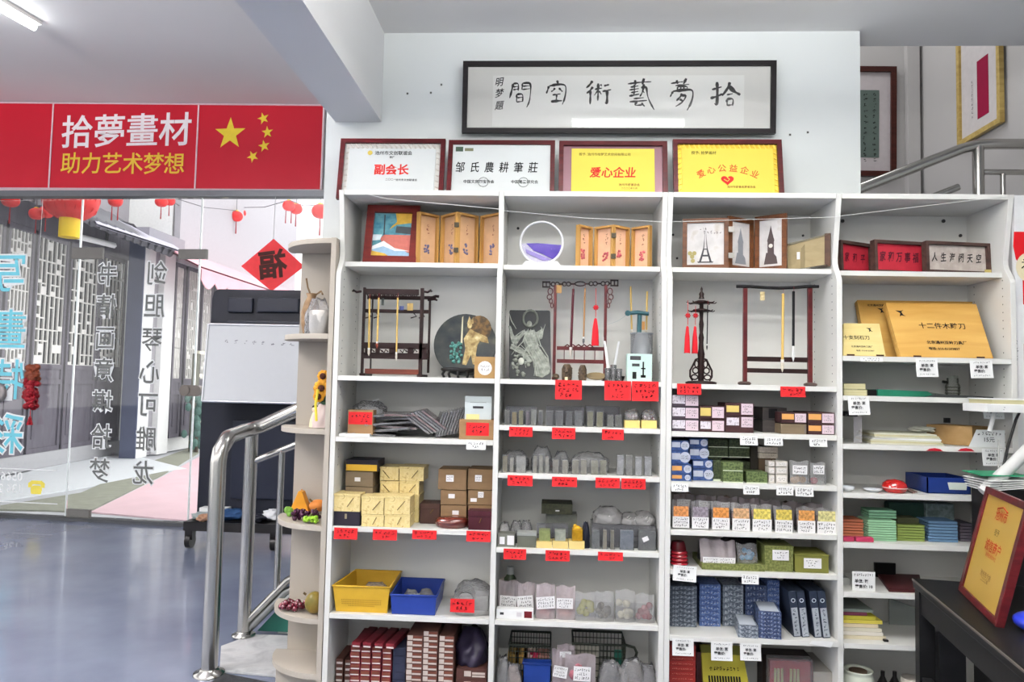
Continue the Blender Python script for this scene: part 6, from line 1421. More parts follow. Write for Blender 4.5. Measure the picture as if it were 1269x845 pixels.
# sixth shelf: bag packets
z = zs(2, 6)
def packet_bag(x0, x1, y0, y1, zt, label, lx, ly, inner, Y=.04, dep=.05, group=None, seed=0, lrot=0., lab=True, rows=3, head=None, headmat=None, film=None, cat='packet'):
    """clear bag standing on the shelf: contents, film, printed white label"""
    a = at(x0, (y0+y1)/2, Y); b_ = at(x1, (y0+y1)/2, Y); h_ = at((x0+x1)/2, y0, Y).z-zt; cx_ = (a.x+b_.x)/2; w_ = b_.x-a.x
    t = T('bagged_goods', label, cat, (cx_, Y, zt), group); q = random.Random(seed)
    def fn(u, v):
        s_ = abs(2*u-1); back = .0; zz_ = zt+.0008+h_*v; thick = dep*(1-.85*v**1.6)
        e = .9+.1*math.sin(9*v+seed)
        return V((a.x+w_*u, Y+(dep-thick)*.4+.004*math.sin(11*u+seed)*v-thick*.15*(1-s_)*(1-v), zz_+.004*math.sin(8*u+seed*1.3)*v))
    def fb(u, v): p = fn(u, v); return V((p.x, Y+dep-(dep)*.45*v, p.z))
    m = MB().grid(fn, 10, 8).grid(fb, 6, 6)
    m.grid(lambda u, v: fn(0, v).lerp(fb(0, v), u), 2, 8).grid(lambda u, v: fn(1, v).lerp(fb(1, v), u), 2, 8)
    P(t, 'bag', m, film or BAG)
    if inner:
        mi = MB(); n = inner[1]
        for k in range(n):
            r_ = min(w_*.2, h_*inner[3] if len(inner) > 3 else h_*.16)
            mi.sph((cx_+q.uniform(-.32, .32)*w_, Y+dep*.55, zt+r_+q.uniform(0, inner[2])*h_), r_, (1, .8, 1), 7)
        P(t, 'contents', mi, col(*inner[0], .55, var=.3, sc=70), stuff=True)
    if lab:
        Fl = frame(((at((lx[0]+lx[1])/2, ly[0], Y-.006).x), Y-.009, (at(x0, ly[0], Y).z+at(x0, ly[1], Y).z)/2), (1, 0, lrot), (-lrot, 0, 1)); lw = at(lx[1], 600, Y).x-at(lx[0], 600, Y).x; lh = at(x0, ly[0], Y).z-at(x0, ly[1], Y).z
        P(t, 'label', MB().prism([(-lw/2, -lh/2), (lw/2, -lh/2), (lw/2, lh/2), (-lw/2, lh/2)], Fl, .0006), LABW)
        P(t, 'label_print', MB().scrib(lw*.85, lh*.85, Fl, 0, rows, seed+11, cols=7, dz=.001), PRB)
        if headmat: P(t, 'picture_band', MB().prism([(-lw*.45, lh*.5), (lw*.45, lh*.5), (lw*.45, lh*.5+head), (-lw*.45, lh*.5+head)], Fl, .0006), headmat)
    return t
PINKF = clear('pinkish_bag_film', tint=(1, .93, .95), film=.35, rough=.2, film_col=(.80, .70, .73), bump=.8, bsc=60)
g = 'labelled bags on the sixth shelf of the second bay'
packet_bag(617, 641, 722, 768, z, 'first labelled bag from the left, above the long white box', (619.5, 640), (737, 751), ((150, 130, 120), 6, .4), .10, .07, g, 1, -.05, film=PINKF)
packet_bag(641, 663, 724, 768, z, 'second labelled bag from the left with a tilted white label', (641, 661), (737, 752), ((170, 140, 130), 6, .4), .08, .06, g, 2, .12, film=PINKF)
packet_bag(664, 688, 725, 771, z, 'third labelled bag holding a pink and green piece', (665, 688), (738, 753), ((226, 120, 100), 5, .2), .035, .05, g, 3, .1, film=PINKF)
packet_bag(689, 713, 728, 772, z, 'fourth labelled bag holding a pale orange piece', (690, 710), (740, 753), ((226, 150, 120), 5, .2), .035, .05, g, 4, 0, film=PINKF)
carton('long_white_box', 'long white box with a dark red square at the left front of the sixth shelf', 'box', 615, 661, 755.5, 768.5, .012, .04, PAPER, z, st=[(.75, .2, .96, .88, col(96, 20, 28, .6), ''), (.1, .45, .2, .7, PRB, ''), (.55, .3, .68, .75, col(214, 210, 212), '')])
p = at(632, 725, .17); t = T('green_bottle', 'small dark green bottle at the back left of the sixth shelf', 'bottle', (p.x, .17, z)); zt_b = at(632, 702, .17).z-z
P(t, 'glass', MB().lathe([(.026, .001), (.028, zt_b*.5), (.026, zt_b*.72), (.014, zt_b*.82)], (p.x, .17, z), 16), col(52, 62, 44, .25)); P(t, 'cap', MB().cyl((p.x, .17, z+zt_b*.82), (p.x, .17, z+zt_b), .015, n=12), col(170, 170, 166, .5))
for i, (x0, x1, y0, c_, lb) in enumerate(((713, 738, 736, (170, 166, 70), 'yellow green'), (738, 761, 735, (110, 104, 88), 'grey and brown'), (763, 787, 733, (206, 200, 176), 'whitish shell like'), (788, 811, 738, (140, 64, 66), 'dark red and pink'))):
    packet_bag(x0, x1, y0, 772, z, 'clear bag with %s carved pieces on the sixth shelf' % lb, None, None, (c_, 9, .45), .03, .05, 'unlabelled bags on the sixth shelf', 20+i, lab=False)
# bottom
z = BASEZ
GNET = col(58, 62, 54, .6, name='dark_green_mesh')
def netbox(label, x0, x1, y0, Y, dep, mat, h0=.05):
    a = at(x0, 820, Y); b_ = at(x1, 820, Y); zt = at(x0, y0, Y+dep/2).z; t = T('mesh_basket', label, 'basket', ((a.x+b_.x)/2, Y+dep/2, z)); m = MB(); 
    for k in range(9):
        zz_ = z+.003+(zt-z-.003)*k/8; pts = [(a.x, Y, zz_), (b_.x, Y, zz_), (b_.x, Y+dep, zz_), (a.x, Y+dep, zz_), (a.x, Y, zz_)]; m.tube(pts, .0018 if k < 8 else .005, 4)
    n = 14
    for k in range(n+1):
        x = a.x+(b_.x-a.x)*k/n; m.tube([(x, Y, z+.002), (x, Y, zt)], .0018, 4); m.tube([(x, Y+dep, z+.002), (x, Y+dep, zt)], .0018, 4)
    for k in range(1, 5):
        y = Y+dep*k/5
        for x in (a.x, b_.x): m.tube([(x, y, z+.002), (x, y, zt)], .0018, 4)
    P(t, 'wires', m, mat, stuff=True); P(t, 'base', MB().box(a.x, b_.x, Y, Y+dep, z+.0005, z+.004), mat); return t, a.x, b_.x, zt
t, ax, bx2, zt = netbox('dark green mesh basket of red and yellow items at the bottom of the second bay', 631, 682, 790, .1, .17, GNET)
q = random.Random(4)
for i, (u, c_, sh) in enumerate(((.1, (150, 120, 60), 0), (.3, (196, 150, 70), 0), (.5, (200, 170, 160), 1), (.62, (176, 34, 70), 2), (.82, (170, 120, 110), 1))):
    x = ax+(bx2-ax)*u; zz_ = z+.006; t = T('packed_item', ('olive yellow bundle', 'amber bundle', 'beige striped packet', 'crimson round tin', 'pale striped packet')[i]+' inside the green mesh basket', 'packet', (x, .16, zz_))
    if sh == 2: P(t, 'tin', MB().lathe([(.03, .0), (.032, .05), (.03, .12), (.022, .15), (.0001, .155)], (x, .14, zz_), 14), col(*c_, .5)); P(t, 'lid', MB().lathe([(.033, .10), (.033, .115)], (x, .14, zz_), 14), col(220, 60, 90))
    else:
        P(t, 'wrap', MB().box(x-.024, x+.024, .12, .2, zz_, zz_+.15), col(*c_, .5, var=.35, sc=60)); P(t, 'band', MB().box(x-.025, x+.025, .118, .202, zz_+.09, zz_+.11), col(226, 220, 210, .5))
t, ax, bx2, zt = netbox('grey mesh crate of wrapped goods on the right of the bottom compartment', 710, 775, 789, .11, .16, GNET)
P(t, 'liner', MB().box(ax+.01, ax+(bx2-ax)*.5, .116, .118, z+.05, zt-.008), col(150, 146, 134, .7), 'pale card liner'); P(t, 'liner', MB().box(bx2-.045, bx2-.012, .114, .117, z+.03, zt-.02), col(34, 92, 78, .5), 'green striped liner')
P(t, 'handle', MB().tube([(bx2, .15, zt-.01), (bx2+.04, .15, zt-.02), (bx2+.05, .15, zt-.04), (bx2+.045, .15, zt-.06)], .006, 6), GNET)
a = at(648, 830, .06); b_ = at(683, 830, .06); m = MB(); zt = at(665, 822, .06).z
m.prism([(a.x, z+.001), (b_.x, z+.001), (b_.x+.004, zt), (a.x-.004, zt)], frame((0, .09, 0)), .004); 
t = T('blue_bin', 'blue plastic bin standing between the green basket and the label bundle', 'bin', ((a.x+b_.x)/2, .09, z))
m = MB().box(a.x, b_.x, .055, .06, z+.0005, zt).box(a.x, a.x+.004, .055, .098, z+.0005, zt-.005).box(b_.x-.004, b_.x, .055, .098, z+.0005, zt-.005).box(a.x, b_.x, .094, .098, z+.0005, zt)
P(t, 'wall', m, col(28, 54, 124, .4)); P(t, 'rim', MB().tube([(a.x, .055, zt), (b_.x, .055, zt), (b_.x, .098, zt), (a.x, .098, zt), (a.x, .055, zt)], .004, 6), col(28, 54, 124, .4))
for i, (x0, x1, y0, lx, ly, lr) in enumerate(((684, 704, 806, (686, 703), (824, 838), -.15), (700, 738, 812, (711, 732), (824, 842), -.03), (690, 712, 800, (694, 708), (806, 813), 0.05))):
    packet_bag(x0, x1, y0, 862, z, ('left front pink bag with plain white label', 'right front pink bag with printed white label', 'rear pink bag with small label')[i]+' at the bottom of the second bay', lx, ly, ((150, 90, 100), 8, .6), (.06, .05, .075)[i], .03, 'pink labelled bags at the bottom', 30+i, lr, film=PINKF)
for i, (x, w_, yt, c_) in enumerate(((624, 9, 812, (110, 108, 106)), (636, 12, 822, (140, 120, 112)), (757, 16, 818, (84, 82, 82)), (785, 17, 816, (96, 90, 86)), (803, 12, 822, (70, 68, 68)), (772, 12, 825, (110, 100, 94)))):
    p = at(x, yt, .07); t = T('bagged_tool', ('leftmost thin grey', 'left brownish', 'dark', 'largest grey brown', 'rightmost charcoal', 'brownish front')[i]+' plastic bag on the bottom board of the second bay', 'bag', (p.x, .08, z)); r_ = w_/FPX*3.05
    P(t, 'contents', bagmesh((p.x, .08, z), r_*.85, .03, (p.z-z)*.9, 120+i), col(*c_, .5, var=.35, sc=40)); P(t, 'bag', bagmesh((p.x, .08, z), r_, .036, p.z-z, 130+i), BAG)
# ------------------------------------------------------------------ BAY 3
z = zs(3, 1)
def vframe(label, pA, pB, zt, z0, img, fw=.019, group=None, dep=.012, mat=None):
    """upright frame between two floor points"""
    a = V((*pA, z0+.001)); d = V((*pB, z0+.001))-a; L = d.length; d.normalize(); F = frame(a, d, (0, 0, 1)); h_ = zt-z0; Fc = F @ Matrix.Translation((L/2, h_/2, 0))
    t = T('framed_photo', label, 'framed photo', a+d*(L/2), group); mat = mat or wood('walnut_frame', (78, 46, 26), (110, 66, 36), 5, .35)
    P(t, 'backing', MB().prism([(-L/2+.002, -h_/2+.002), (L/2-.002, -h_/2+.002), (L/2-.002, h_/2-.002), (-L/2+.002, h_/2-.002)], Fc, .003, 0, -.012), mat)
    for (p, q) in (((-L/2, -h_/2), (L/2, -h_/2)), ((L/2, -h_/2), (L/2, h_/2)), ((L/2, h_/2), (-L/2, h_/2)), ((-L/2, h_/2), (-L/2, -h_/2))):
        ix = lambda p: (p[0]-math.copysign(fw, p[0]), p[1]-math.copysign(fw, p[1])); P(t, 'frame_bar', MB().prism([p, q, ix(q), ix(p)], Fc, dep, 0, -.012), mat)
    w_, hh = L-2*fw, h_-2*fw; PH = ramp_mat('sepia_sky_print', [(.3, (186, 182, 180)), (.55, (206, 202, 200)), (.75, (172, 160, 140))], 'noise', 14, rough=.4, det=6)
    P(t, 'print', MB().prism([(-w_/2, -hh/2), (w_/2, -hh/2), (w_/2, hh/2), (-w_/2, hh/2)], Fc, .002, 0, -.008), PH)
    def U(pts, m, z_=-.0058): m.prism([((u-.5)*w_, (v-.5)*hh) for u, v in pts], Fc, .0006, 0, z_)
    m = MB(); DK = col(60, 58, 62, .6)
    if img == 'eiffel':
        U([(.32, .06), (.38, .06), (.44, .24), (.465, .36), (.48, .6), (.492, .84), (.5, .9), (.508, .84), (.52, .6), (.535, .36), (.56, .24), (.62, .06), (.68, .06), (.6, .28), (.56, .4), (.53, .62), (.51, .86), (.49, .86), (.47, .62), (.44, .4), (.4, .28)], m)
        U([(.38, .2), (.62, .2), (.61, .24), (.39, .24)], m, -.0055); U([(.43, .36), (.57, .36), (.565, .385), (.435, .385)], m, -.0055); U([(.3, .05), (.7, .05), (.72, .08), (.28, .08)], m, -.0053)
        P(t, 'tower_print', m, DK); m = MB(); m.scrib(w_*.5, hh*.1, Fc @ Matrix.Translation((w_*.2, hh*.27, -.006)), 0, 1, 4, cols=6); m.scrib(w_*.2, hh*.12, Fc @ Matrix.Translation((-w_*.06, hh*.33, -.006)), 0, 2, 5, cols=3); P(t, 'birds', m, col(120, 110, 112))
        m = MB(); [m.cyl(Fc @ V((x, y, -.0058)), Fc @ V((x, y, -.0052)), .009, n=10) for x, y in ((-w_*.36, -hh*.3), (-w_*.3, -hh*.22), (-w_*.42, -hh*.22), (-w_*.34, -hh*.4))]; P(t, 'trees', m, col(164, 152, 100, .7))
    else:
        U([(.36, .05), (.36, .52), (.34, .55), (.38, .62), (.44, .74), (.5, .88), (.56, .74), (.62, .62), (.66, .55), (.64, .52), (.64, .05)], m); U([(.2, .05), (.8, .05), (.75, .2), (.62, .28), (.3, .3)], m, -.0056); P(t, 'tower_print', m, col(78, 66, 66, .6) if img == 'ben' else col(120, 122, 128, .6))
        if img == 'ben': P(t, 'clock', MB().cyl(Fc @ V((0, -hh*.06, -.005)), Fc @ V((0, -hh*.06, -.0046)), w_*.09, n=14), col(210, 206, 196))
    return t
zt3 = at(905, 268, .09).z
def xy(x, Y, y=330): p = at(x, y, Y); return (p.x, p.y)
g = 'hinged city picture frames'
vframe('left leaf of the hinged brown frames, a tall lattice tower print', xy(845.5, .115), xy(903, .085), at(845, 271, .11).z, z, 'eiffel', group=g)
vframe('middle angled leaf of the hinged brown frames, pale tower print', xy(903.5, .085), xy(934, .16), zt3, z, 'grey', group=g)
vframe('right angled leaf of the hinged brown frames, clock tower print', xy(935, .16), xy(974.5, .08), at(974, 264, .08).z, z, 'ben', group=g)
for v_ in (.25, .74):
    p = at(905, 331, .08); zz_ = z+(zt3-z)*v_; t = SO('frame_hinge', ('lower', 'upper')[v_ > .5]+' silver hinge between the left two city picture frames', 'hinge', MB().box(p.x-.010, p.x+.014, .070, .076, zz_-.011, zz_+.011), col(150, 146, 140, .4, metal=.7))
# back of a tilted frame
a = at(975, 330, .14); b_ = at(1029.5, 331, .06); F = frame((a.x, .14, z+.001), (b_.x-a.x, -.08, 0), (0, 0, 1)); L = math.hypot(b_.x-a.x, .08); h0, h1 = at(975, 303, .14).z-z, at(1029, 289.5, .06).z-z
t = T('framed_photo', 'framed photo turned to show its tan backboard, at the right of the third bay', 'framed photo', ((a.x+b_.x)/2, .1, z))
P(t, 'backboard', MB().prism([(.004, .004), (L-.02, .02), (L-.02, h1-.008), (.004, h0-.006)], F, .004, 0, .0), wood('tan_backboard', (146, 130, 98), (160, 144, 110), 4, .7), bev=.0005)
P(t, 'frame_edge', MB().prism([(L-.022, .02), (L, .014), (L, h1), (L-.022, h1)], F, .012, 0, -.004), wood('dark_frame_edge', (66, 44, 36), (84, 58, 44), 4, .4))
P(t, 'frame_edge', MB().prism([(0, h0-.008), (L-.02, h1-.009), (L, h1), (0, h0)], F, .012, 0, -.004), col(110, 104, 88, .5)); P(t, 'frame_edge', MB().prism([(0, 0), (L-.02, .012), (L, .02), (L-.0, .014), (.0, -.0)], F, .010, 0, -.003), wood('dark_frame_edge'  , (66, 44, 36), (84, 58, 44)))
m = MB(); P(t, 'sticker', MB().prism([(L*.24, h0*.42), (L*.31, h0*.42), (L*.31, h0*.68), (L*.24, h0*.68)], F, .0006, 0, .0045), LABW); P(t, 'easel_flap', MB().prism([(L*.32, .01), (L*.42, .01), (L*.42, h0*.95), (L*.34, h0*.8)], F, .002, 0, .004), col(132, 118, 88, .7))
# brush stands
z = zs(3, 2)
c = at(870, 472, .09); cx_ = at(869, 420, .09).x; H = at(872, 355, .09).z-z
t = T('brush_stand', 'dark turned wooden brush stand like a pagoda with two red tassels', 'brush stand', (cx_, .09, z))
k = H/118.
P(t, 'base', MB().lathe([(.062, .0005), (.064, .008), (.05, .012), (.02, .014)], (cx_, .09, z), 24, sy=.75), DARKWOOD)
P(t, 'column', MB().lathe([(.012, .012), (.013, 30*k), (.015, 36*k), (.011, 42*k), (.009, 50*k), (.011, 56*k), (.007, 62*k), (.010, 72*k), (.007, 78*k), (.009, 88*k), (.008, 98*k)], (cx_, .09, z), 14), DARKWOOD)
for zz_, r_ in ((88*k, .048), (98*k, .055)):
    m = MB().lathe([(.012, zz_-.004), (.036, zz_-.002), (.038, zz_+.003), (.016, zz_+.010)], (cx_, .09, z), 18)
    for i in range(8): a_ = i*.785; m.tube([(cx_+.034*math.cos(a_), .09+.034*math.sin(a_), z+zz_), (cx_+r_*math.cos(a_), .09+r_*math.sin(a_), z+zz_-.001), (cx_+(r_+.006)*math.cos(a_), .09+(r_+.006)*math.sin(a_), z+zz_+.003)], .0022, 5)
    P(t, 'tier', m, DARKWOOD)
P(t, 'finial', MB().lathe([(.012, 103*k), (.009, 106*k), (.011, 109*k), (.004, 112*k), (.005, 115*k), (.001, 118*k)], (cx_, .09, z), 12), DARKWOOD)
for s_ in (-1, 1):
    m = MB()
    def PT_(u, v): return V((cx_+s_*u, .09, z+v))
    m.tube([PT_(.008, .105), PT_(.022, .10), PT_(.032, .078), PT_(.044, .055), PT_(.044, .03), PT_(.034, .014)], .0042, 6)
    for (u, v, a_, b2) in ((.018, .082, .008, .014), (.022, .055, .012, .012), (.026, .028, .013, .010)):
        m.tube([PT_(u+a_*math.cos(i*.524), v+b2*math.sin(i*.524)) for i in range(13)], .003, 5, caps=False)
    P(t, 'bracket', m, DARKWOOD, 'pierced scroll bracket')
tassel('left red tassel hanging on the pagoda shaped stand', 852.5, 372, 391, 437, .03, 7, .0085)
tassel('right red tassel hanging on the pagoda shaped stand', 862, 379, 391, 437.5, .05, 7, .0085)
brush('thin dark brush hanging right of the pagoda shaped stand column', 877, 378, 434, .05, .0022, INK, tip=(40, 44, 44), x2=876, group=None)
t = T('brush_rack', 'plain dark brush rack with curved top bar on round feet', 'brush rack', (at(965, 475, .09).x, .09, z)); Yr = .09
for x0, x1 in ((921, 926.5), (1001.5, 1007)): P(t, 'post', bar(MB(), x0, x1, 357, 474, Yr, .014), RW, bev=.001)
P(t, 'top_bar', MB().tube([at(x, y, Yr+.006) for x, y in ((912.5, 354.8), (930, 355), (950, 356.4), (965, 357), (985, 356.2), (1000, 355), (1014.5, 355))], .0068, 8), BLACK)
for y0, y1 in ((443, 447.5), (457.5, 461.5)): P(t, 'rail', bar(MB(), 926, 1002, y0, y1, Yr+.002, .010), DARKWOOD)
for x in (923, 1005): p = at(x, 474, Yr); P(t, 'foot', MB().lathe([(.022, .0005), (.027, .005), (.026, .011), (.016, .015)], (p.x, Yr+.007, z), 18, sy=.9), wood('grey_brown_foot', (58, 46, 44), (76, 60, 56), 5, .4))
brush('yellow bamboo brush hanging on the plain rack', 970.5, 364, 461, Yr-.012, .0056, x2=969.5, tipn=.16, tip=(214, 206, 188), group=None)
brush('thick black brush hanging on the plain rack', 983.5, 361, 448, Yr-.012, .0055, INK, tipn=.22, tip=(226, 226, 224), x2=983, group=None)
a = at(944.5, 367, .09); SO('paper_tag', 'small yellowed picture tag hanging on the plain rack', 'tag', MB().box(a.x-.009, a.x+.009, .085, .0865, a.z-.018, a.z+.018), ramp_mat('yellow_tag', [(.4, (222, 206, 160)), (.65, (150, 126, 80))], 'noise', 90))
tagp(839, 869, 475.5, 489, 'red price tag under the pagoda shaped stand in the third bay'); tagp(967, 998, 479, 492, 'red price tag under the plain brush rack')
# shelf 3: black and pink ink boxes
z = zs(3, 3)
MAR = wood('dark_maroon_box', (54, 34, 36), (70, 44, 44), 6, .5); YLB = col(214, 190, 110, .6); PKL = col(214, 194, 202, .6); ORL = col(214, 156, 90, .6); SHW = clear('shrink_wrap', film=.22, rough=.12, film_col=(.8, .76, .8), bump=1., bsc=70)
WRAPPED = ramp_mat('shiny_wrapped_label', [(.35, (146, 132, 142)), (.5, (228, 222, 228)), (.7, (196, 184, 196))], 'noise', 70, rough=.2)
g = 'ink stick boxes on the third shelf of the third bay'
ys = [(520, 534.5), (504.5, 519.5), (489, 504)]
zcur = z
for lv, (y0, y1) in enumerate(ys):
    carton('ink_box', '%s shrink wrapped ink box of the leftmost stack' % ('bottom', 'middle', 'top')[lv], 'box', 832, 866, y0, y1, .02, .12, col(72, 62, 70, .3, var=.1), z if lv == 0 else at(849, y1, .02).z, g, st=[(.04, .25, .5, .95, WRAPPED, ''), (.52, .1, .98, .95, PKL, 'rows')])
for lv, (y0, y1) in enumerate(((520, 535), (503, 519.5))):
    carton('ink_box', '%s dark ink box of the second stack' % ('bottom', 'top')[lv], 'box', 867, 898, y0, y1, .02, .12, MAR, z if lv == 0 else at(880, y1, .02).z, g, st=[(.03, .25, .45, .85, YLB if lv else WRAPPED, ''), (.5, .12, .97, .92, PKL, 'rows')])
for lv, (y0, y1) in enumerate(((516, 535.5), (499.5, 515.5))):
    carton('ink_box', '%s dark ink box of the third taller stack' % ('bottom', 'top')[lv], 'box', 899, 934, y0, y1, .015, .14, MAR, z if lv == 0 else at(915, y1, .015).z, g, st=[(.04, .45 if lv == 0 else .3, .48, .92 if lv == 0 else .8, WRAPPED if lv == 0 else YLB, ''), (.56, .35 if lv == 0 else .12, .97, .97, PKL, 'rows')])
for lv, (y0, y1) in enumerate(((525.5, 538.5), (511, 525))):
    for i, (x0, x1) in enumerate(((968, 999.5), (1001, 1034))):
        st = [(.03, .35, .5, .85, ORL, ''), (.54, .1, .98, .9, PKL, 'rows')] if not (lv == 0 and i == 0) else [(.92, .1, .97, .9, col(110, 100, 96), '')]
        carton('ink_box', '%s %s ink box of the right hand block of four' % (('bottom', 'top')[lv], ('left', 'right')[i]), 'box', x0, x1, y0, y1, .015, .18, MAR if not (lv == 0 and i == 0) else OLV, z if lv == 0 else at(1000, y1, .015).z+.0004, g, st=st)
for lv, (y0, y1) in enumerate(((521, 536), (505, 520.5))):
    carton('ink_box', '%s plain dark box turned sideways behind the block of four' % ('lower', 'upper')[lv], 'box', 945, 975, y0, y1, .10, .14, wood('dark_side_box', (60, 56, 56), (78, 72, 70), 6, .5), z if lv == 0 else at(955, y1, .1).z+.0006, g, st=[(.25, .15, .6, .9, INK, '')] if lv else [])
for a, b_, y0, y1, lb in ((917, 939, 540, 551.5, 'left'), (947, 970, 541.5, 552, 'middle'), (1003, 1025, 543, 553.5, 'right')): tagp(a, b_, y0, y1, '%s white price tag below the dark ink boxes in the third bay' % lb, False)
# shelf 4
z = zs(3, 4); BLUB = ramp_mat('blue_patterned_box', [(.4, (40, 62, 110)), (.6, (64, 88, 140))], 'noise', 80, rough=.5); SLV = col(196, 200, 214, .3, metal=.3, var=.1, sc=60)
g = 'blue ink boxes on the fourth shelf of the third bay'
rows_ = [((832, 857), (587.5, 598.5)), ((832, 857), (575.5, 587)), ((832, 853), (559, 569)), ((832, 853), (546, 557))]
rows2 = [((858.5, 883), (581, 592.5)), ((858.5, 883), (570, 580.5)), ((854.5, 877), (554.5, 564)), ((854.5, 877), (543.5, 554))]
for s_, rw in enumerate((rows_, rows2)):
    zp = z
    for lv, ((x0, x1), (y0, y1)) in enumerate(rw):
        Yb_ = .02 if s_ == 0 else .05; zt_b = at((x0+x1)/2, y0, Yb_).z
        h_ = zt_b-zp
        carton('blue_ink_box', '%s blue box of the %s blue stack' % (('bottom', 'second', 'third', 'top')[lv], ('left', 'right')[s_]), 'box', x0, x1, y0, y0+h_*FPX/(Yb_-CAM.y)*.985, Yb_, .14, BLUB, zp+.0004, g, st=[(.03, .35, .52, .85, (ORL if lv < 2 and s_ == 0 else SLV) if lv < 2 else SLV, ''), (.64, .12, .97, .95, SLV, 'disc')])
        zp = zt_b+.0006
GRB = ramp_mat('green_leaf_pattern_box', [(.42, (60, 74, 44)), (.58, (106, 120, 76)), (.7, (72, 88, 52))], 'noise', 110, rough=.5); g = 'green patterned boxes on the fourth shelf of the third bay'
GRD = ramp_mat('dark_green_pattern_box', [(.42, (46, 54, 38)), (.6, (72, 82, 56))], 'noise', 110, rough=.5); RIM = col(206, 214, 190, .6)
def grbox(lb, x0, x1, y0, y1, Y, zb, mt): return carton('green_box', lb, 'box', x0, x1, y0, y1, Y, .1, mt, zb, g, st=[(.0, .0, 1., .09, RIM, '')])
z1_ = at(900, 586, .1).z
grbox('front lower light green box standing left of the single short green box', 896, 921, 584, 594.5, .02, z, GRB); grbox('light green box on the front lower green box', 896, 921, 573, 583.5, .02, at(908, 583.6, .02).z, GRB)
grbox('single short green box at the front right of the green group', 925, 951, 585, 596, .02, z, GRB)
grbox('small dark green box squeezed beside the blue stacks', 884, 893, 570, 591, .06, z, GRD)
grbox('rear green box hidden low behind the light green boxes', 897, 935, 572, 582, .13, at(915, 582, .13).z, GRD)
SO('card_box_low', 'plain dark box supporting the rear green boxes', 'box', MB().box(at(880, 585, .13).x, at(935, 585, .13).x, .135, .25, z+.0005, at(915, 582.2, .13).z), GRD)
for lv, (y0, y1) in enumerate(((555, 566.5), (544, 554.5))):
    for i, (x0, x1) in enumerate(((878, 902), (903.5, 929))):
        grbox('%s %s dark green box of the upper green block' % (('lower', 'upper')[lv], ('left', 'right')[i]), x0, x1, y0, y1, .10, at(900, y1, .10).z if lv or True else z, GRD)
SO('dark_filler_box', 'plain dark green box under the upper green block', 'box', MB().box(at(878, 575, .1).x, at(895, 575, .1).x, .11, .2, z+.0005, at(900, 567.2, .10).z), GRD)
SO('dark_filler_box', 'dark box filling the back corner between green and cream boxes', 'box', MB().box(at(930, 575, .12).x, at(950, 575, .12).x, .12, .25, z+.0005, at(940, 553, .12).z), col(48, 44, 38, .6))
CRB = ramp_mat('cream_speckled_box', [(.4, (176, 164, 150)), (.6, (206, 196, 180))], 'noise', 120, rough=.5); zz_ = at(950, 568, .10).z
SO('card_box_low', 'plain brown box supporting the two cream cartons', 'box', MB().box(at(941, 575, .1).x, at(962, 575, .1).x, .105, .2, z+.0005, zz_-.001), col(96, 78, 60, .6))
for lv, (y0, y1) in enumerate(((561.5, 568), (554, 561))): carton('cream_box', ('lower', 'upper')[lv]+' small cream carton on the brown support box', 'box', 940.5, 964, y0, y1, .10, .08, CRB, zz_ if lv == 0 else at(950, y1, .10).z+.0004, st=[(.1, .3, .9, .7, col(190, 178, 164), 'scrib')])
zp = z
for s_, (x0, x1) in enumerate(((952.5, 960), (961.5, 976))):
    for lv, (y0, y1) in enumerate(((588, 597.5), (579, 587.5), (571.5, 578.5))):
        carton('cream_tin', '%s cream carton of the %s column beside the bagged cards' % (('bottom', 'middle', 'top')[lv], ('narrow left', 'wider right')[s_]), 'box', x0, x1, y0, y1, .03, .05, col(206, 200, 190, .4, var=.1, sc=60), z if lv == 0 else at(964, y1, .03).z+.0004, st=[(.1, .2, .9, .8, col(226, 222, 216), 'scrib')])
for i, (x0, x1, c_, c2) in enumerate(((979, 1003, (214, 200, 140), (222, 180, 150)), (1004.5, 1024, (196, 190, 150), (160, 60, 70)))):
    packet_bag(x0, x1, 572+i*2, 598.5, z, ('cream yellow card in a bag standing on the fourth shelf', 'pale card with crimson tin in a bag at the right of the fourth shelf')[i], (x0+3, x1-3), (576, 587), (c2, 4, .1), .03, .03, None, 44+i, rows=2); 
for a, b_, y0, y1, lb in ((832, 853, 599, 609, 'under the blue ink boxes'), (921, 941, 601.5, 612.5, 'under the short green box'), (962, 983, 602.5, 613.5, 'under the cream cartons'), (985.5, 1008, 603.5, 615, 'under the cream yellow card, tinted faint green')): tagp(a, b_, y0, y1, 'white price tag '+lb, False)
# shelf 5: eight bags
z = zs(3, 5); g = 'labelled bags in a row on the fifth shelf of the third bay'
bands = [((226, 150, 90)), ((150, 140, 150)), ((226, 150, 80)), ((222, 176, 130)), ((236, 216, 110)), ((230, 206, 100)), ((226, 160, 90)), ((224, 216, 150))]
bn = 'orange topped|grey pictured|deep orange topped|pale orange topped|yellow and maroon|yellow printed|orange and mint|lime topped'.split('|')
xs = [(833, 855), (857, 879), (882, 905), (907, 930), (932, 957), (960, 983), (988, 1011), (1012, 1037)]
for i, (x0, x1) in enumerate(xs):
    yb = 653+i*1.2; packet_bag(x0, x1, 620+i*1.6, yb+4, z, '%s labelled bag, %s in the row of eight' % (bn[i], ORD[i]), (x0+.5, x1-1), (639+i*.9, yb), ((170, 130, 120), 5, .5), .03, .05, g, 60+i, head=.04, headmat=ramp_mat('band_%d' % i, [(.4, bands[i]), (.62, tuple(int(v*.75) for v in bands[i]))], 'noise', 90), rows=3, film=BAG)
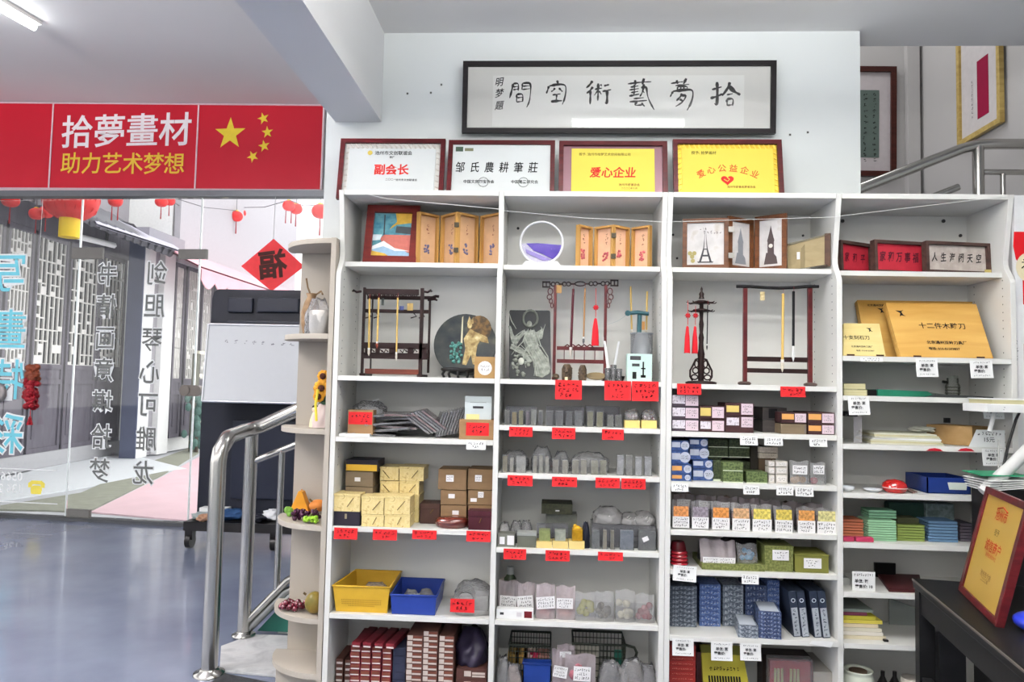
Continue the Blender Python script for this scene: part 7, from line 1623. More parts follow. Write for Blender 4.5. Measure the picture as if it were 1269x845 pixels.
for i in range(7):
    x0 = 836+i*27; packet_bag(x0, x0+25, 613+i*2, 650, z, '%s rear bag from the left behind the row of eight' % ORD[i], (x0+3, x0+20), (618+i*2, 628+i*2), ((140, 120, 112) if i < 4 else (84, 72, 60), 7, .8), .14, .06, 'rear bags on the fifth shelf', 80+i, lab=i < 4, film=PINKF)
# shelf 6
z = zs(3, 6)
c = at(842, 692, .06); t = T('ribbon_roll', 'glossy crimson ribbon roll at the left of the sixth shelf in the third bay', 'ribbon roll', (c.x, .07, z)); CRI = col(150, 20, 36, .2, coat=.6)
for k in range(4): P(t, 'coil', MB().lathe([(.03, .004+k*.014), (.037-.001*k, .008+k*.014), (.037-.001*k, .012+k*.014), (.03, .017+k*.014)], (c.x, .07, z), 24), CRI)
P(t, 'top', MB().lathe([(.033, .058), (.028, .08), (.024, .09)], (c.x+.001, .10, z), 20), col(90, 20, 30, .3))
TRY = ramp_mat('olive_patterned_card', [(.42, (92, 98, 52)), (.6, (124, 128, 76))], 'noise', 110, rough=.5)
carton('olive_tray', 'shallow olive patterned tray under the printed bags', 'tray', 870, 948, 699, 707, .012, .2, TRY, z)
zt_ = at(905, 699, .012).z+.001
g = 'bags in the shallow olive tray'
packet_bag(868, 894, 670, 700, zt_, 'left grey bag with white label in the olive tray', (871, 891), (689, 701), ((110, 108, 96), 8, .6), .03, .07, g, 101, film=PINKF)
packet_bag(891, 912, 672, 701, zt_, 'middle grey bag with greenish label in the olive tray', (891, 911), (690, 701.5), ((120, 118, 104), 8, .6), .03, .06, g, 102, film=PINKF)
packet_bag(914, 939, 675, 700, zt_, 'right bag with a blue and brown picture in the olive tray', (921, 930), (698, 700), ((88, 150, 190), 6, .5), .04, .05, g, 103, lab=False)
carton('olive_box', 'tall olive patterned box with white label in the third bay', 'box', 948, 983, 676.5, 706, .02, .12, TRY, z, st=[(.26, .45, .84, .85, LABW, 'rows')], lid=.06)
carton('olive_box', 'plain olive lidded box with white label at the right of the sixth shelf', 'box', 985, 1027, 687, 709, .02, .14, col(112, 112, 52, .6, var=.04), z, st=[(.26, .25, .78, .8, LABW, 'rows')], lid=.08)
p = at(962, 672, .2); SO('blue_film', 'blue tinted plastic bag behind the tall olive box', 'bag', bagmesh((p.x, .22, z), .05, .03, p.z-z+.01, 107), clear('bluish_film', tint=(.85, .9, 1), film=.4, film_col=(.3, .36, .5)))
p = at(905, 680, .2); SO('dark_film_bag', 'dark plastic bag at the back behind the bags in the olive tray', 'bag', bagmesh((p.x+.05, .22, z), .12, .04, .1, 108), col(44, 40, 40, .3, var=.2))
tagp(834, 863, 701, 720, 'large white price tag under the crimson ribbon roll', False, tiltz=-.06); tagp(919, 940, 711.5, 723.5, 'white price tag under the olive tray', False)
# shelf 7: slate blue boxes
z = ZS[3][6][0]
NB = [ramp_mat('slate_printed_box', [(.45, (66, 74, 86)), (.6, (120, 128, 138))], 'noise', 90, rough=.4), ramp_mat('blue_printed_box', [(.45, (62, 82, 128)), (.6, (100, 122, 168))], 'noise', 90, rough=.4), ramp_mat('grey_printed_box', [(.45, (84, 92, 104)), (.6, (150, 158, 166))], 'noise', 90, rough=.4), ramp_mat('navy_printed_box', [(.45, (44, 56, 88)), (.6, (84, 98, 130))], 'noise', 90, rough=.4)]
PALE = col(188, 194, 202, .5, name='pale_grey_print'); DKN = col(40, 48, 64, .5)
def slate_col(x0, x1, yt, n, Y, mi, nm, base=None, dep=.12, rz=0):
    a = at(x0, yt+20, Y); b_ = at(x1, yt+20, Y); zt = at((x0+x1)/2, yt, Y).z; zb = base if base is not None else z; hh = (zt-zb)/n
    for k in range(n):
        o = V(((a.x+b_.x)/2, Y, zb+k*hh)); M = Matrix.Translation(o) @ Matrix.Rotation(rz, 4, 'Z'); w_ = b_.x-a.x
        t = T('pencil_box', '%s box from the bottom in the %s stack' % (ORD[k], nm), 'box', o, 'slate blue stationery boxes in the third bay')
        P(t, 'box', MB().box(-w_/2, w_/2, 0, dep, .0005, hh-.0005, 0, M), NB[mi])
        m = MB(); n2 = 6
        F = M @ frame((0, -.0006, hh*.5)); m.scrib(w_*.88, hh*.62, F, 0, 1, k*5+int(x0), cols=n2, th=hh*.07); P(t, 'print', m, PALE)
        if k == n-1 and rz: P(t, 'top_label', MB().box(-w_*.42, w_*.42, .01, dep*.8, hh-.0004, hh+.0004, 0, M), PALE)
slate_col(830.5, 863.5, 726, 9, .10, 0, 'far left slate coloured')
slate_col(867, 893, 724, 8, .12, 1, 'blue')
slate_col(896, 921, 725, 7, .13, 2, 'grey green rear')
slate_col(924, 950, 725, 7, .13, 3, 'navy rear middle')
slate_col(951, 966, 719, 8, .13, 1, 'narrow blue rear')
slate_col(915, 939, 775, 3, -.005, 2, 'low front', rz=-.12, dep=.17); slate_col(940.5, 968, 758, 7, -.005, 3, 'tall front', rz=-.12, dep=.19)
for i, x in enumerate((988, 998.5, 1014, 1024.5)):
    a = at(x-4.5, 787, .02); M = Matrix.Translation((a.x+.018, .03, z+.001)) @ Matrix.Rotation(-.12, 4, 'Y') @ Matrix.Rotation(.0, 4, 'Z')
    hh = at(x, 731, .05).z-z; t = T('upright_box', '%s dark upright box from the left with round emblem in the leaning row' % ORD[i], 'box', (a.x+.018, .03, z), 'upright dark boxes in the third bay')
    P(t, 'box', MB().box(-.0145, .0145, 0, .16, 0, hh, 0, M), DKN, bev=.001); F = M @ frame((0, -.0006, hh*.33)); P(t, 'label', MB().prism([(-.012, -hh*.31), (.012, -hh*.31), (.012, hh*.31), (-.012, hh*.31)], F, .0006), col(160, 166, 172, .5))
    P(t, 'label_print', MB().scrib(.016, hh*.58, F @ Matrix.Translation((0, 0, .0004)), 0, 7, i, cols=1), DKN); F = M @ frame((0, -.0008, hh*.8)); P(t, 'emblem', MB().tube([F @ V((.007*math.cos(j*.524), .007*math.sin(j*.524), 0)) for j in range(13)], .0016, 5), PALE)
SO('dark_board', 'black board standing at the back right behind the upright boxes', 'board', MB().box(at(975, 760, .2).x, .655, .24, .25, z+.0005, z+.2), col(24, 26, 32, .5))
t = T('paper_slip', 'torn white paper slip taped on the front edge of the warped shelf', 'paper', (at(1020, 799, -.012).x, -.012, z-.012)); a = at(1003, 793, -.013); b_ = at(1033, 800, -.013)
P(t, 'slip', MB().prism([(a.x, z-.010), (b_.x-.01, z-.022), (b_.x, z-.001), (b_.x-.02, z+.002), (a.x+.01, z+.002)], frame((0, -.0115, 0)), .001), PAPER)
for a, b_, y0, y1, lb in ((833, 859.5, 791, 812, 'white price tag under the far left slate stack'), (881, 907.5, 795, 818, 'white price tag above the yellow barcode packet'), (917, 943, 797, 818, 'white price tag under the low front stack')): tagp(a, b_, y0, y1, lb, False, Y=-.016)
# bottom
z = BASEZ; RBX = wood('brick_red_box', (122, 34, 32), (144, 46, 38), 6, .5)
a = at(829.5, 830, .02); b_ = at(862, 830, .02); zt = at(845, 800, .02).z; n = 13; hh = (zt-z)/n
for k in range(n):
    t = T('red_box', '%s brick red box from the bottom at the left of the third bay' % ORD[k], 'box', ((a.x+b_.x)/2, .02, z+k*hh), 'brick red boxes'); P(t, 'box', MB().box(a.x, b_.x, .02, .22, z+k*hh+.0006, z+(k+1)*hh-.0004), RBX, bev=.0006)
    P(t, 'print', MB().scrib((b_.x-a.x)*.8, hh*.3, frame(((a.x+b_.x)/2, .0194, z+(k+.45)*hh)), 0, 1, k, cols=12), col(206, 140, 120, .6))
SO('dark_red_case', 'dark case between the brick red boxes and the yellow packet', 'box', MB().box(at(863, 830, .1).x, at(876, 830, .1).x, .1, .22, z+.0005, at(868, 808, .1).z), col(60, 30, 30, .5))
a = at(874, 845, .04); b_ = at(937, 845, .04); w_ = b_.x-a.x; F = frame(((a.x+b_.x)/2-.005, .05, z+.001), (1, 0, 0), (-.06, .25, 1)); h_ = (at(905, 803, .06).z-z)
t = T('yellow_packet', 'bright yellow packet with black bars leaning in the bottom of the third bay', 'packet', ((a.x+b_.x)/2, .06, z)); YP = col(184, 172, 58, .4, var=.08, sc=12)
P(t, 'body', MB().prism([(-w_*.46, 0), (w_*.5, 0), (w_*.40, h_), (-w_*.44, h_)], F, .03, 0, -.03), YP, bev=.003); m = MB()
for k in range(12): m.prism([(-w_*.34+k*w_*.055, h_*.1), (-w_*.34+k*w_*.055+w_*.036, h_*.1), (-w_*.34+k*w_*.055+w_*.036, h_*.52), (-w_*.34+k*w_*.055, h_*.52)], F, .0008)
P(t, 'black_bars', m, INK); P(t, 'print', MB().scrib(w_*.6, h_*.08, F @ Matrix.Translation((0, h_*.63, 0)), 0, 1, 3, cols=9), INK)
P(t, 'flap', MB().prism([(-w_*.44, h_*.88), (w_*.42, h_*.85), (w_*.40, h_), (-w_*.44, h_)], F, .0012), col(120, 116, 44, .5))
a = at(955, 835, .06); b_ = at(1006, 835, .06); t = T('crayon_packet', 'red packet with two groups of cream crayons in the bottom of the third bay', 'packet', ((a.x+b_.x)/2, .08, z)); zt = at(980, 821, .06).z
P(t, 'sleeve', MB().box(a.x, b_.x, .075, .1, z+.0005, zt), col(176, 26, 30, .4, var=.1)); zc_ = at(980, 830, .06).z
for i, x in enumerate((961.5, 965.5, 970, 981, 985.5, 990)): p = at(x, 835, .06); P(t, 'crayon', MB().cyl((p.x, .068, z+.001), (p.x, .068, zc_), .005, n=8), col(222, 214, 150, .5))
P(t, 'film', MB().box(a.x-.004, b_.x+.004, .058, .106, z+.0004, zt+.012), BAG)
SO('grey_box', 'long grey box lying at the right end of the third bay bottom', 'box', MB().box(at(1006, 835, .08).x, at(1031, 835, .08).x, .06, .28, z+.0005, at(1015, 830, .08).z), col(150, 146, 140, .6))
SO('dark_brown_case', 'dark brown case at the back of the third bay bottom', 'box', MB().box(at(945, 820, .2).x, at(1004, 820, .2).x, .2, .28, z+.0005, at(975, 812, .2).z), col(54, 42, 38, .5))
# ------------------------------------------------------------------ BAY 4
z = zs(4, 1); SGN = wood('old_dark_frame', (62, 46, 42), (84, 62, 56), 5, .5); RSL = col(178, 44, 58, .5, var=.1, sc=30)
def sign_frame(label, x0, Y0, x1, Y1, y0, y1, face, chars, ink, size):
    a = at(x0, 330, Y0); b_ = at(x1, 330, Y1); o = V((a.x, Y0, z+.001)); d = V((b_.x-a.x, Y1-Y0, 0)); L = d.length; h_ = at(x0, y0, Y0).z-z; h2 = at(x1, y1, Y1).z-z; h_ = (h_+h2)/2
    F = frame(o, d, (0, .06, 1)) @ Matrix.Translation((L/2, h_/2, 0)); t = T('wooden_box_sign', label, 'framed sign', (a.x+d.x/2, (Y0+Y1)/2, z), 'low framed signs in the top right compartment'); fw = .013
    for (p, q) in (((-L/2, -h_/2), (L/2, -h_/2)), ((L/2, -h_/2), (L/2, h_/2)), ((L/2, h_/2), (-L/2, h_/2)), ((-L/2, h_/2), (-L/2, -h_/2))):
        ix = lambda p: (p[0]-math.copysign(fw, p[0]), p[1]-math.copysign(fw, p[1])); P(t, 'frame_bar', MB().prism([p, q, ix(q), ix(p)], F, .03, 0, -.03), SGN)
    P(t, 'face', MB().prism([(-L/2+fw, -h_/2+fw), (L/2-fw, -h_/2+fw), (L/2-fw, h_/2-fw), (-L/2+fw, h_/2-fw)], F, .01, 0, -.024), face); m = MB(); n = len(chars)
    for i, c in enumerate(chars): m.text(c, size, F @ Matrix.Translation(((i-(n-1)/2)*(L-.05)/n, 0, -.013)) @ Matrix(((.8, .1, 0, 0), (.1, 1.25, 0, 0), (0, 0, 1, 0), (0, 0, 0, 1))), 0, .02)
    P(t, 'writing', m, ink); return t
sign_frame('leftmost small red sign with dark characters in the top right compartment', 1043, .10, 1083, .19, 298, 301, RSL, '家和平', col(90, 20, 34), .034)
sign_frame('middle red sign with five dark characters in the top right compartment', 1085, .09, 1150, .14, 297, 299, RSL, '家和万事福', col(80, 26, 38), .036)
sign_frame('cream sign with black brush characters in the top right compartment', 1149, .075, 1229, .12, 297, 302, ramp_mat('aged_cream_sign', [(.4, (176, 164, 156)), (.65, (196, 188, 180))], 'noise', 30), '人生海阔天空', INK, .032)
p = at(1224, 333, .07); SO('gold_sticker', 'small gold sticker at the lower right corner of the cream sign', 'sticker', MB().box(p.x-.013, p.x+.012, .066, .068, z+.001, z+.014), col(190, 172, 104, .5))
# wooden knife boxes
z = zs(4, 2); KW = wood('honey_wood_box', (196, 150, 76), (214, 172, 98), 2.2, .42, (1, 9, 9)); KWL = wood('pale_yellow_wood_box', (218, 196, 128), (230, 212, 150), 2.2, .45, (1, 9, 9))
def knife_box(label, quad, Yb, Yt, mat, th, rows_, logo):
    """box leaning back: quad = pixel corners bl, br, tr, tl"""
    bl, br = at(*quad[0], Yb), at(*quad[1], Yb); tr_, tl = at(*quad[2], Yt), at(*quad[3], Yt)
    dz = z+.002-(bl.z+br.z)/2; o = V((bl.x, Yb, z+.002)); ux = (br-bl); ux.z = 0; ux.y = 0; L = ux.length
    up = V((0, Yt-Yb, (tl.z+tr_.z)/2-z)); H = up.length; shx = ((tl.x-bl.x)+(tr_.x-br.x))/2
    F = frame(o, (1, 0, 0), up); t = T('wooden_tool_box', label, 'wooden box', (bl.x+L/2, Yb, z), None); n = F.to_3x3().col[2]
    w_top = ((tr_-tl).length)
    k0 = tl.x-bl.x; k1 = tr_.x-bl.x
    P(t, 'box', MB().prism([(0, 0), (L, 0), (k1, H), (k0, H)], F, th*.68, 0, -th), mat, bev=.002)
    P(t, 'lid', MB().prism([(.0005, .0005), (L-.0005, .0005), (k1-.0005, H-.0005), (k0+.0005, H-.0005)], F, th*.3, 0, -th*.3), mat, bev=.0025)
    for (s_, u, v_, sz) in rows_:
        P(t, 'writing', MB().text(s_, sz, F @ Matrix.Translation((u*L, v_*H, .0008)), 0, .012 if sz > .02 else .02), INK)
    if logo:
        m = MB(); u, v_, k = logo; c = (u*L, v_*H)
        m.prism([(c[0]-.016*k, c[1]+.016*k), (c[0]+.002*k, c[1]+.014*k), (c[0]+.014*k, c[1]+.018*k), (c[0]+.004*k, c[1]+.010*k), (c[0]+.008*k, c[1]-.004*k), (c[0]+.016*k, c[1]-.01*k), (c[0]+.002*k, c[1]-.006*k), (c[0]-.006*k, c[1]-.012*k), (c[0]-.001*k, c[1]+.004*k), (c[0]-.008*k, c[1]+.010*k)], F, .0006, 0, .0004)
        P(t, 'emblem', m, INK)
    for u in (.18, .86): P(t, 'catch', MB().box(bl.x+L*u-.014, bl.x+L*u+.014, Yb-.004, Yb+.004, z+.0015, z+.008), col(66, 40, 26, .5))
    return t
knife_box('large rear honey coloured wooden tool box, half hidden by the front one', [(1074, 441), (1180, 443), (1206, 374), (1062, 372)], .14, .262, KW, .03, [('北京通州双岭刀具厂', .3, .9, .012)], (.3, .8, .9))
knife_box('front honey coloured wooden knife box with six large characters', [(1116, 442), (1231.5, 443.5), (1210, 376), (1097, 376)], .03, .165, KW, .03, [('十二件木雕刀', .56, .56, .031), ('北京通州双岭刀具厂', .55, .26, .0175), ('电话: 010-81503837', .50, .15, .0145)], (.14, .78, 1.1))
knife_box('small pale wooden stone-carving knife box at the left of the compartment', [(1044.5, 438.5), (1098, 440.5), (1090, 402), (1045, 400)], .02, .10, KWL, .025, [('十支刻石刀', .42, .54, .021), ('北京通州双岭刀具厂', .5, .27, .0095), ('电话: 010-81503837', .55, .15, .0085)], (.78, .78, .7))
tagp(1066, 1094, 443, 448, 'tiny white price strip under the small pale wooden box', False); tagp(1135, 1162, 444.5, 467, 'white price tag under the front knife box, left of two', False, tiltz=.03); tagp(1202, 1230, 446.5, 468.5, 'white price tag under the front knife box, right of two', False, tiltz=.03)
# shelf 3
z = zs(4, 3); PG = wood('yellowed_book_pages', (186, 178, 138), (204, 198, 160), 2, .8, (1, 1, 60))
for i, (y0, y1, x1) in enumerate(((482.5, 490, 1075), (475, 482, 1073))):
    a = at(1046, 485, .04); b_ = at(x1, 485, .04); z0 = z if i == 0 else at(1060, 482.5, .04).z; z1 = at(1060, y0, .04).z
    t = T('book', ('lower', 'upper')[i]+' yellowed paperback stacked on the third shelf of the right bay', 'book', ((a.x+b_.x)/2, .04, z0), 'paperbacks in the right bay'); P(t, 'pages', MB().box(a.x, b_.x-.001, .041, .19, z0+.002, z1-.002), PG); P(t, 'cover', MB().box(a.x, b_.x, .04, .192, z0+.0003, z0+.002).box(a.x, b_.x, .04, .192, z1-.002, z1-.0003), col(150, 146, 110, .6))
a = at(1088, 488, .06); b_ = at(1150, 488, .06)
t = T('green_folder', 'dark green folder lying beside the yellowed paperbacks', 'folder', ((a.x+b_.x)/2, .1, z)); P(t, 'cover', MB().prism([(a.x, 0), (b_.x+.03, 0), (b_.x, .022), (a.x, .026)], frame((0, .06, z+.001)), -.2), col(30, 108, 84, .5)); P(t, 'edge', MB().prism([(b_.x+.02, 0), (b_.x+.16, 0), (b_.x+.10, .008), (b_.x, .020)], frame((0, .07, z+.001)), -.16), col(90, 96, 88, .5))
a = at(1076, 486, .05); SO('black_case', 'flat black case between the paperbacks and the green folder', 'case', MB().box(at(1077, 488, .06).x, at(1088, 488, .06).x, .07, .2, z+.0005, at(1080, 483, .06).z), BLACK)
a = at(1150, 489, .04); b_ = at(1233, 492, .04); SO('thin_black_file', 'thin black file lying flat on the right of the third shelf', 'file', MB().prism([(a.x, z+.001), (b_.x, z+.001), (b_.x, z+.007), (a.x+.04, z+.013)], frame((0, .05, 0)), -.16), col(58, 60, 60, .4))
p = at(1199, 489, .11); h_ = at(1199, 468, .11).z-z
t = T('glass_jar', 'small clear jar with dark bands standing at the back of the third shelf', 'jar', (p.x, .23, z)); P(t, 'glass', MB().lathe([(.026, .001), (.028, h_*.6), (.022, h_*.75), (.022, h_)], (p.x+.01, .24, z), 16), clear('jar_glass', film=.3, film_col=(.6, .62, .56)))
for k in (.2, .35, .5): P(t, 'band', MB().lathe([(.0285, h_*k), (.0285, h_*k+.004)], (p.x+.01, .24, z), 16), col(90, 92, 80, .5))
P(t, 'spout', MB().cyl((p.x-.016, .235, z+h_*.78), (p.x-.034, .232, z+h_*.8), .006, n=8), col(70, 72, 66)); P(t, 'lid', MB().cyl((p.x+.01, .24, z+h_), (p.x+.01, .24, z+h_+.01), .02, n=14), col(180, 184, 176, .5))
tagp(1051, 1077.5, 491, 514, 'white price tag under the yellowed paperbacks', False, tiltz=.03); tagp(1218, 1244, 497, 519, 'white price tag behind the small white box at the right', False)
# shelf 4
z = zs(4, 4); CRP = col(206, 204, 184, .8, name='cream_paper')
for k in range(7):
    M = rotM((at(1118, 545, .1).x+R.uniform(-.004, .004), .13, z+.001+k*.0062), 0, 0, R.uniform(-.05, .05)-.1)
    SO('paper_pad', '%s cream paper pad from the bottom of the wide pile in the right bay' % ORD[k], 'paper pad', MB().box(-.14+k*.003, .13-k*.004, -.11, .11, 0, .0055, 0, M), [CRP, PG, CRP, PAPER, CRP, PG, CRP][k], 'paper pads in the right bay')
lump((at(1150, 540, .1).x, .15, z+.046), .045, .05, .022, col(198, 198, 186, .6), 'rolled_paper', 'crumpled white roll on top of the cream paper pads', 'paper', 31)
a = at(1156, 540, .12); b_ = at(1204, 540, .04); c_ = at(1255, 540, .10)
t = T('open_cardboard_box', 'open brown cardboard box on the fourth shelf of the right bay', 'box', (b_.x-.02, .12, z)); KB = wood('plain_cardboard', (150, 118, 76), (168, 136, 92), 3, .8); h_ = at(1160, 524, .13).z-z
pts = [(a.x, .17), (b_.x, .035), (b_.x+.10, .10), (a.x+.12, .262)]
for i in range(4):
    p, q = V((*pts[i], z+.001)), V((*pts[(i+1) % 4], z+.001)); d = q-p; F = frame(p, d, (0, 0, 1)); P(t, 'side', MB().prism([(0, 0), (d.length, 0), (d.length, h_*.9), (0, h_*.9)], F, .003, 0, -.003), KB)
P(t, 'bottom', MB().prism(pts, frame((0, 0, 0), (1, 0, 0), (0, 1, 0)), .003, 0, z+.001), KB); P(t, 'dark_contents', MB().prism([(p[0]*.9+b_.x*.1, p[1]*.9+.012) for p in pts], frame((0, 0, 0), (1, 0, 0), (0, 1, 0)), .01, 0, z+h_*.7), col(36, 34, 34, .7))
a = at(1201, 553, .0); b_ = at(1246, 554, .0); zt = at(1225, 533, .0).z; F = frame((a.x, .004, z+.001)); w_ = b_.x-a.x; h_ = zt-z
t = T('price_card', 'white handwritten price card standing before the open cardboard box', 'price card', (a.x+w_/2, .005, z)); P(t, 'card', MB().prism([(0, 0), (w_, 0), (w_, h_), (.03, h_)], F, .0015), PAPER); P(t, 'writing', MB().scrib(w_*.68, h_*.25, F @ Matrix.Translation((w_*.58, h_*.78, .0015)), 0, 1, 5, cols=7).text('15元', .022, F @ Matrix.Translation((w_*.56, h_*.42, .002)), 0, .01), PRB)
p = at(1178, 523, .12); SO('black_clip', 'small black clip on the edge of the open cardboard box', 'clip', MB().box(p.x-.01, p.x+.01, .14, .155, z+.086, z+.106), BLACK)
for i, (x0, x1) in enumerate(((1148, 1169), (1187, 1208))):
    a = at(x0, 557.5, -.002); b_ = at(x1, 558, -.002); SO('red_sticker', ('left', 'right')[i]+' red half round sticker on the fourth shelf edge of the right bay', 'sticker', MB().prism([(a.x, a.z-.004), (b_.x, a.z-.004), (b_.x-.012, a.z+.005), ((a.x+b_.x)/2, a.z+.008), (a.x+.012, a.z+.005)], frame((0, -.0005, 0)), .0006), col(170, 26, 40, .5))
tagp(1217, 1244, 556, 577, 'white price tag under the handwritten price card', False, tiltz=.02)
c = at(1058, 515, .1); t = T('hook_strip', 'dark bracket with hanging clear strip at the left of the fourth compartment', 'bracket', (c.x, .1, at(1058, 516, .1).z)); P(t, 'bracket', MB().box(at(1047, 512, .04).x, at(1063, 512, .04).x, .04, .2, at(1058, 516, .04).z, at(1058, 510, .04).z), BLACK); P(t, 'strip', MB().box(at(1058, 530, .05).x, at(1068, 530, .05).x, .05, .052, z+.001, at(1060, 515, .05).z), clear('pink_strip', tint=(1, .94, .95), film=.25)); 
# shelf 5
z = zs(4, 5); PORC = col(214, 218, 222, .2, name='white_porcelain'); 
for i, (x, y, r_) in enumerate(((1051, 605, .028), (1083, 608, .036))):
    p = at(x, y, .04); t = T('porcelain_dish', ('left small', 'right larger')[i]+' white and blue porcelain dish on the fifth shelf of the right bay', 'dish', (p.x, .05, z)); P(t, 'bowl', MB().lathe([(r_*.5, .0006), (r_*.9, .008), (r_, .020-.006*i), (r_*.9, .018-.006*i), (r_*.5, .006)], (p.x, .05, z), 22), PORC); P(t, 'blue_paint', MB().lathe([(r_*.6, .0085), (r_*.3, .0075)], (p.x, .05, z), 14), col(70, 84, 140, .3))
p = at(1109.5, 608, .05); r_ = at(1124.5, 600, .05).x-p.x; t = T('red_tin', 'glossy red round box with white seam on the fifth shelf', 'box', (p.x, .055, z)); RG = col(172, 26, 24, .12, coat=.8)
P(t, 'base', MB().lathe([(r_*.75, .0006), (r_*.97, .010), (r_, .018)], (p.x, .055, z), 28), RG); P(t, 'seam', MB().lathe([(r_*1.01, .018), (r_*1.01, .021)], (p.x, .055, z), 28), col(220, 196, 190, .4)); P(t, 'lid', MB().lathe([(r_, .021), (r_*.92, .036), (r_*.6, .048), (.0001, .052)], (p.x, .055, z), 28), RG)
for i in range(3): a = at(1128+i*4, 607, .05); SO('writing_stick', ('left', 'middle', 'right')[i]+' thin brown stick lying right of the red round box', 'stick', MB().tube([(a.x, .03+.01*i, z+.004), (a.x+.02, .2, z+.004)], .003, 6), col(120, 96, 90, .6))
def open_tray(name, label, x0, x1, y0, Yf, dep, zt0, mat, skew=.0, h2=None):
    a = at(x0, 600, Yf); b_ = at(x1, 600, Yf); zt = at((x0+x1)/2, y0, Yf).z if h2 is None else zt0+h2; t = T(name, label, 'tray', ((a.x+b_.x)/2, Yf+dep/2, zt0)); g = .004
    for (X0, X1, Y0, Y1) in ((a.x, b_.x, Yf, Yf+g), (a.x, b_.x, Yf+dep-g, Yf+dep), (a.x, a.x+g, Yf, Yf+dep), (b_.x-g, b_.x, Yf, Yf+dep)): P(t, 'side', MB().box(X0, X1, Y0, Y1, zt0+.001, zt), mat)
    P(t, 'bottom', MB().box(a.x, b_.x, Yf, Yf+dep, zt0+.0005, zt0+.004), mat); return t, a, b_, zt
BL2 = col(34, 54, 120, .3, name='cobalt_plastic')
t, a, b_, zt = open_tray('blue_parts_tray', 'cobalt blue stacking tray with blank label on the fifth shelf of the right bay', 1149, 1203, 592, .05, .18, z, BL2)
F = frame((b_.x-.05, .046, (z+zt)/2), (1, 0, 0), (.0, .1, 1)); P(t, 'label', MB().prism([(-.035, -.014), (.03, -.014), (.035, .014), (-.04, .014)], F, .001), col(196, 204, 196, .5))
# shelf 6: stacks of soft blocks
z = zs(4, 6)
def pad_stack(x0, x1, y0, n, Y, mt, nm, dep=.10, zb=None, cat='pad', hh=None):
    a = at(x0, 660, Y); b_ = at(x1, 660, Y); z0 = zb or z; zt = at((x0+x1)/2, y0, Y).z; h_ = (zt-z0)/n
    for k in range(n):
        dx = R.uniform(-.001, .001); SO('%s_pad' % nm.replace(' ', '_'), '%s %s pad from the bottom of its stack in the right bay' % (ORD[k], nm), cat, MB().box(a.x+dx, b_.x+dx, Y+R.uniform(-.002, .002), Y+dep, z0+k*h_+.0004, z0+(k+1)*h_-.0017), mt, '%s pads stacked in the right bay' % nm, bev=.001)
    return zt
pad_stack(1044.5, 1070, 643.5, 7, .08, col(188, 112, 82, .7), 'orange'); zt = pad_stack(1076, 1111, 644.5, 9, .05, col(146, 190, 152, .7), 'mint green')
pad_stack(1077, 1111, 632, 3, .09, col(136, 184, 150, .7), 'upper green', .08, zt+.0005); pad_stack(1112, 1146, 650, 6, .07, col(122, 138, 70, .7), 'lime green'); pad_stack(1151, 1187, 645.5, 7, .07, col(92, 122, 152, .7), 'slate blue'); pad_stack(1190, 1206, 648, 6, .1, col(96, 90, 100, .7), 'grey violet')
for i, (x0, x1) in enumerate(((1045, 1059), (1061, 1083))):
    a = at(x0, 668, .02); b_ = at(x1, 668, .02); SO('pink_eraser', ('left', 'right')[i]+' crimson pink block lying before the orange and green pads', 'block', MB().box(a.x, b_.x, .02, .05, z+.0005, z+.018), col(166, 52, 84, .5), bev=.003)
p = at(1128, 640, .2); SO('dark_film_roll', 'dark green rolled film behind the green and lime pads', 'roll', MB().box(at(1100, 640, .2).x, at(1146, 640, .2).x, .19, .24, z+.0005, at(1120, 622, .2).z), col(44, 72, 62, .5), bev=.01)
p = at(1128, 640, .2); SO('tissue_packet', 'grey green packet of printed tissue behind the slate blue pads', 'packet', MB().box(at(1148, 640, .17).x, at(1183, 640, .17).x, .17, .23, z+.0005, at(1160, 624, .17).z), ramp_mat('grey_green_print', [(.4, (96, 110, 108)), (.6, (130, 144, 142))], 'noise', 50), bev=.004)
SO('pad_wrapper', 'dark olive wrapper lying on the lime pads', 'wrapper', MB().box(at(1113, 646, .08).x, at(1140, 646, .08).x, .085, .16, at(1128, 650, .07).z+.0005, at(1128, 643, .07).z), col(70, 72, 50, .6), bev=.003)
# shelf 7
z = zs(4, 7); a = at(1056, 727, .02); b_ = at(1084.5, 727, .02); zt = at(1070, 708.5, .02).z; w_ = b_.x-a.x; h_ = zt-z
t = T('price_card', 'white printed price card standing at the left of the seventh shelf', 'price card', ((a.x+b_.x)/2, .02, z)); F = frame(((a.x+b_.x)/2, .02, z+.001+h_/2)); P(t, 'card', MB().prism([(-w_/2, -h_/2), (w_/2, -h_/2), (w_/2, h_/2), (-w_/2, h_/2)], F, .0015), PAPER)
P(t, 'writing', MB().text('单位: 张', h_*.2, F @ Matrix.Translation((-w_*.1, 0, .002)), 0, .03).text('零售价: 10', h_*.2, F @ Matrix.Translation((-.0, -h_*.28, .002)), 0, .03).scrib(w_*.85, h_*.18, F @ Matrix.Translation((0, h_*.33, .0015)), 0, 1, 3, cols=9), INK)
m = MB().prism([(at(1096, 716, .2).x, .27), (at(1100, 730, .03).x, .02), (at(1142, 730, .03).x, .02), (at(1150, 716, .2).x, .27)], frame((0, 0, 0), (1, 0, 0), (0, 1, 0)), .012, 0, z+.001)
SO('maroon_folder', 'dark maroon folder lying flat on the seventh shelf', 'folder', m, col(66, 28, 30, .5), bev=.002)
SO('grey_file', 'small grey card at the very left of the seventh shelf', 'card', MB().box(at(1045, 715, .1).x, at(1053, 715, .1).x, .1, .15, z+.0005, z+.028), col(170, 172, 168, .6))
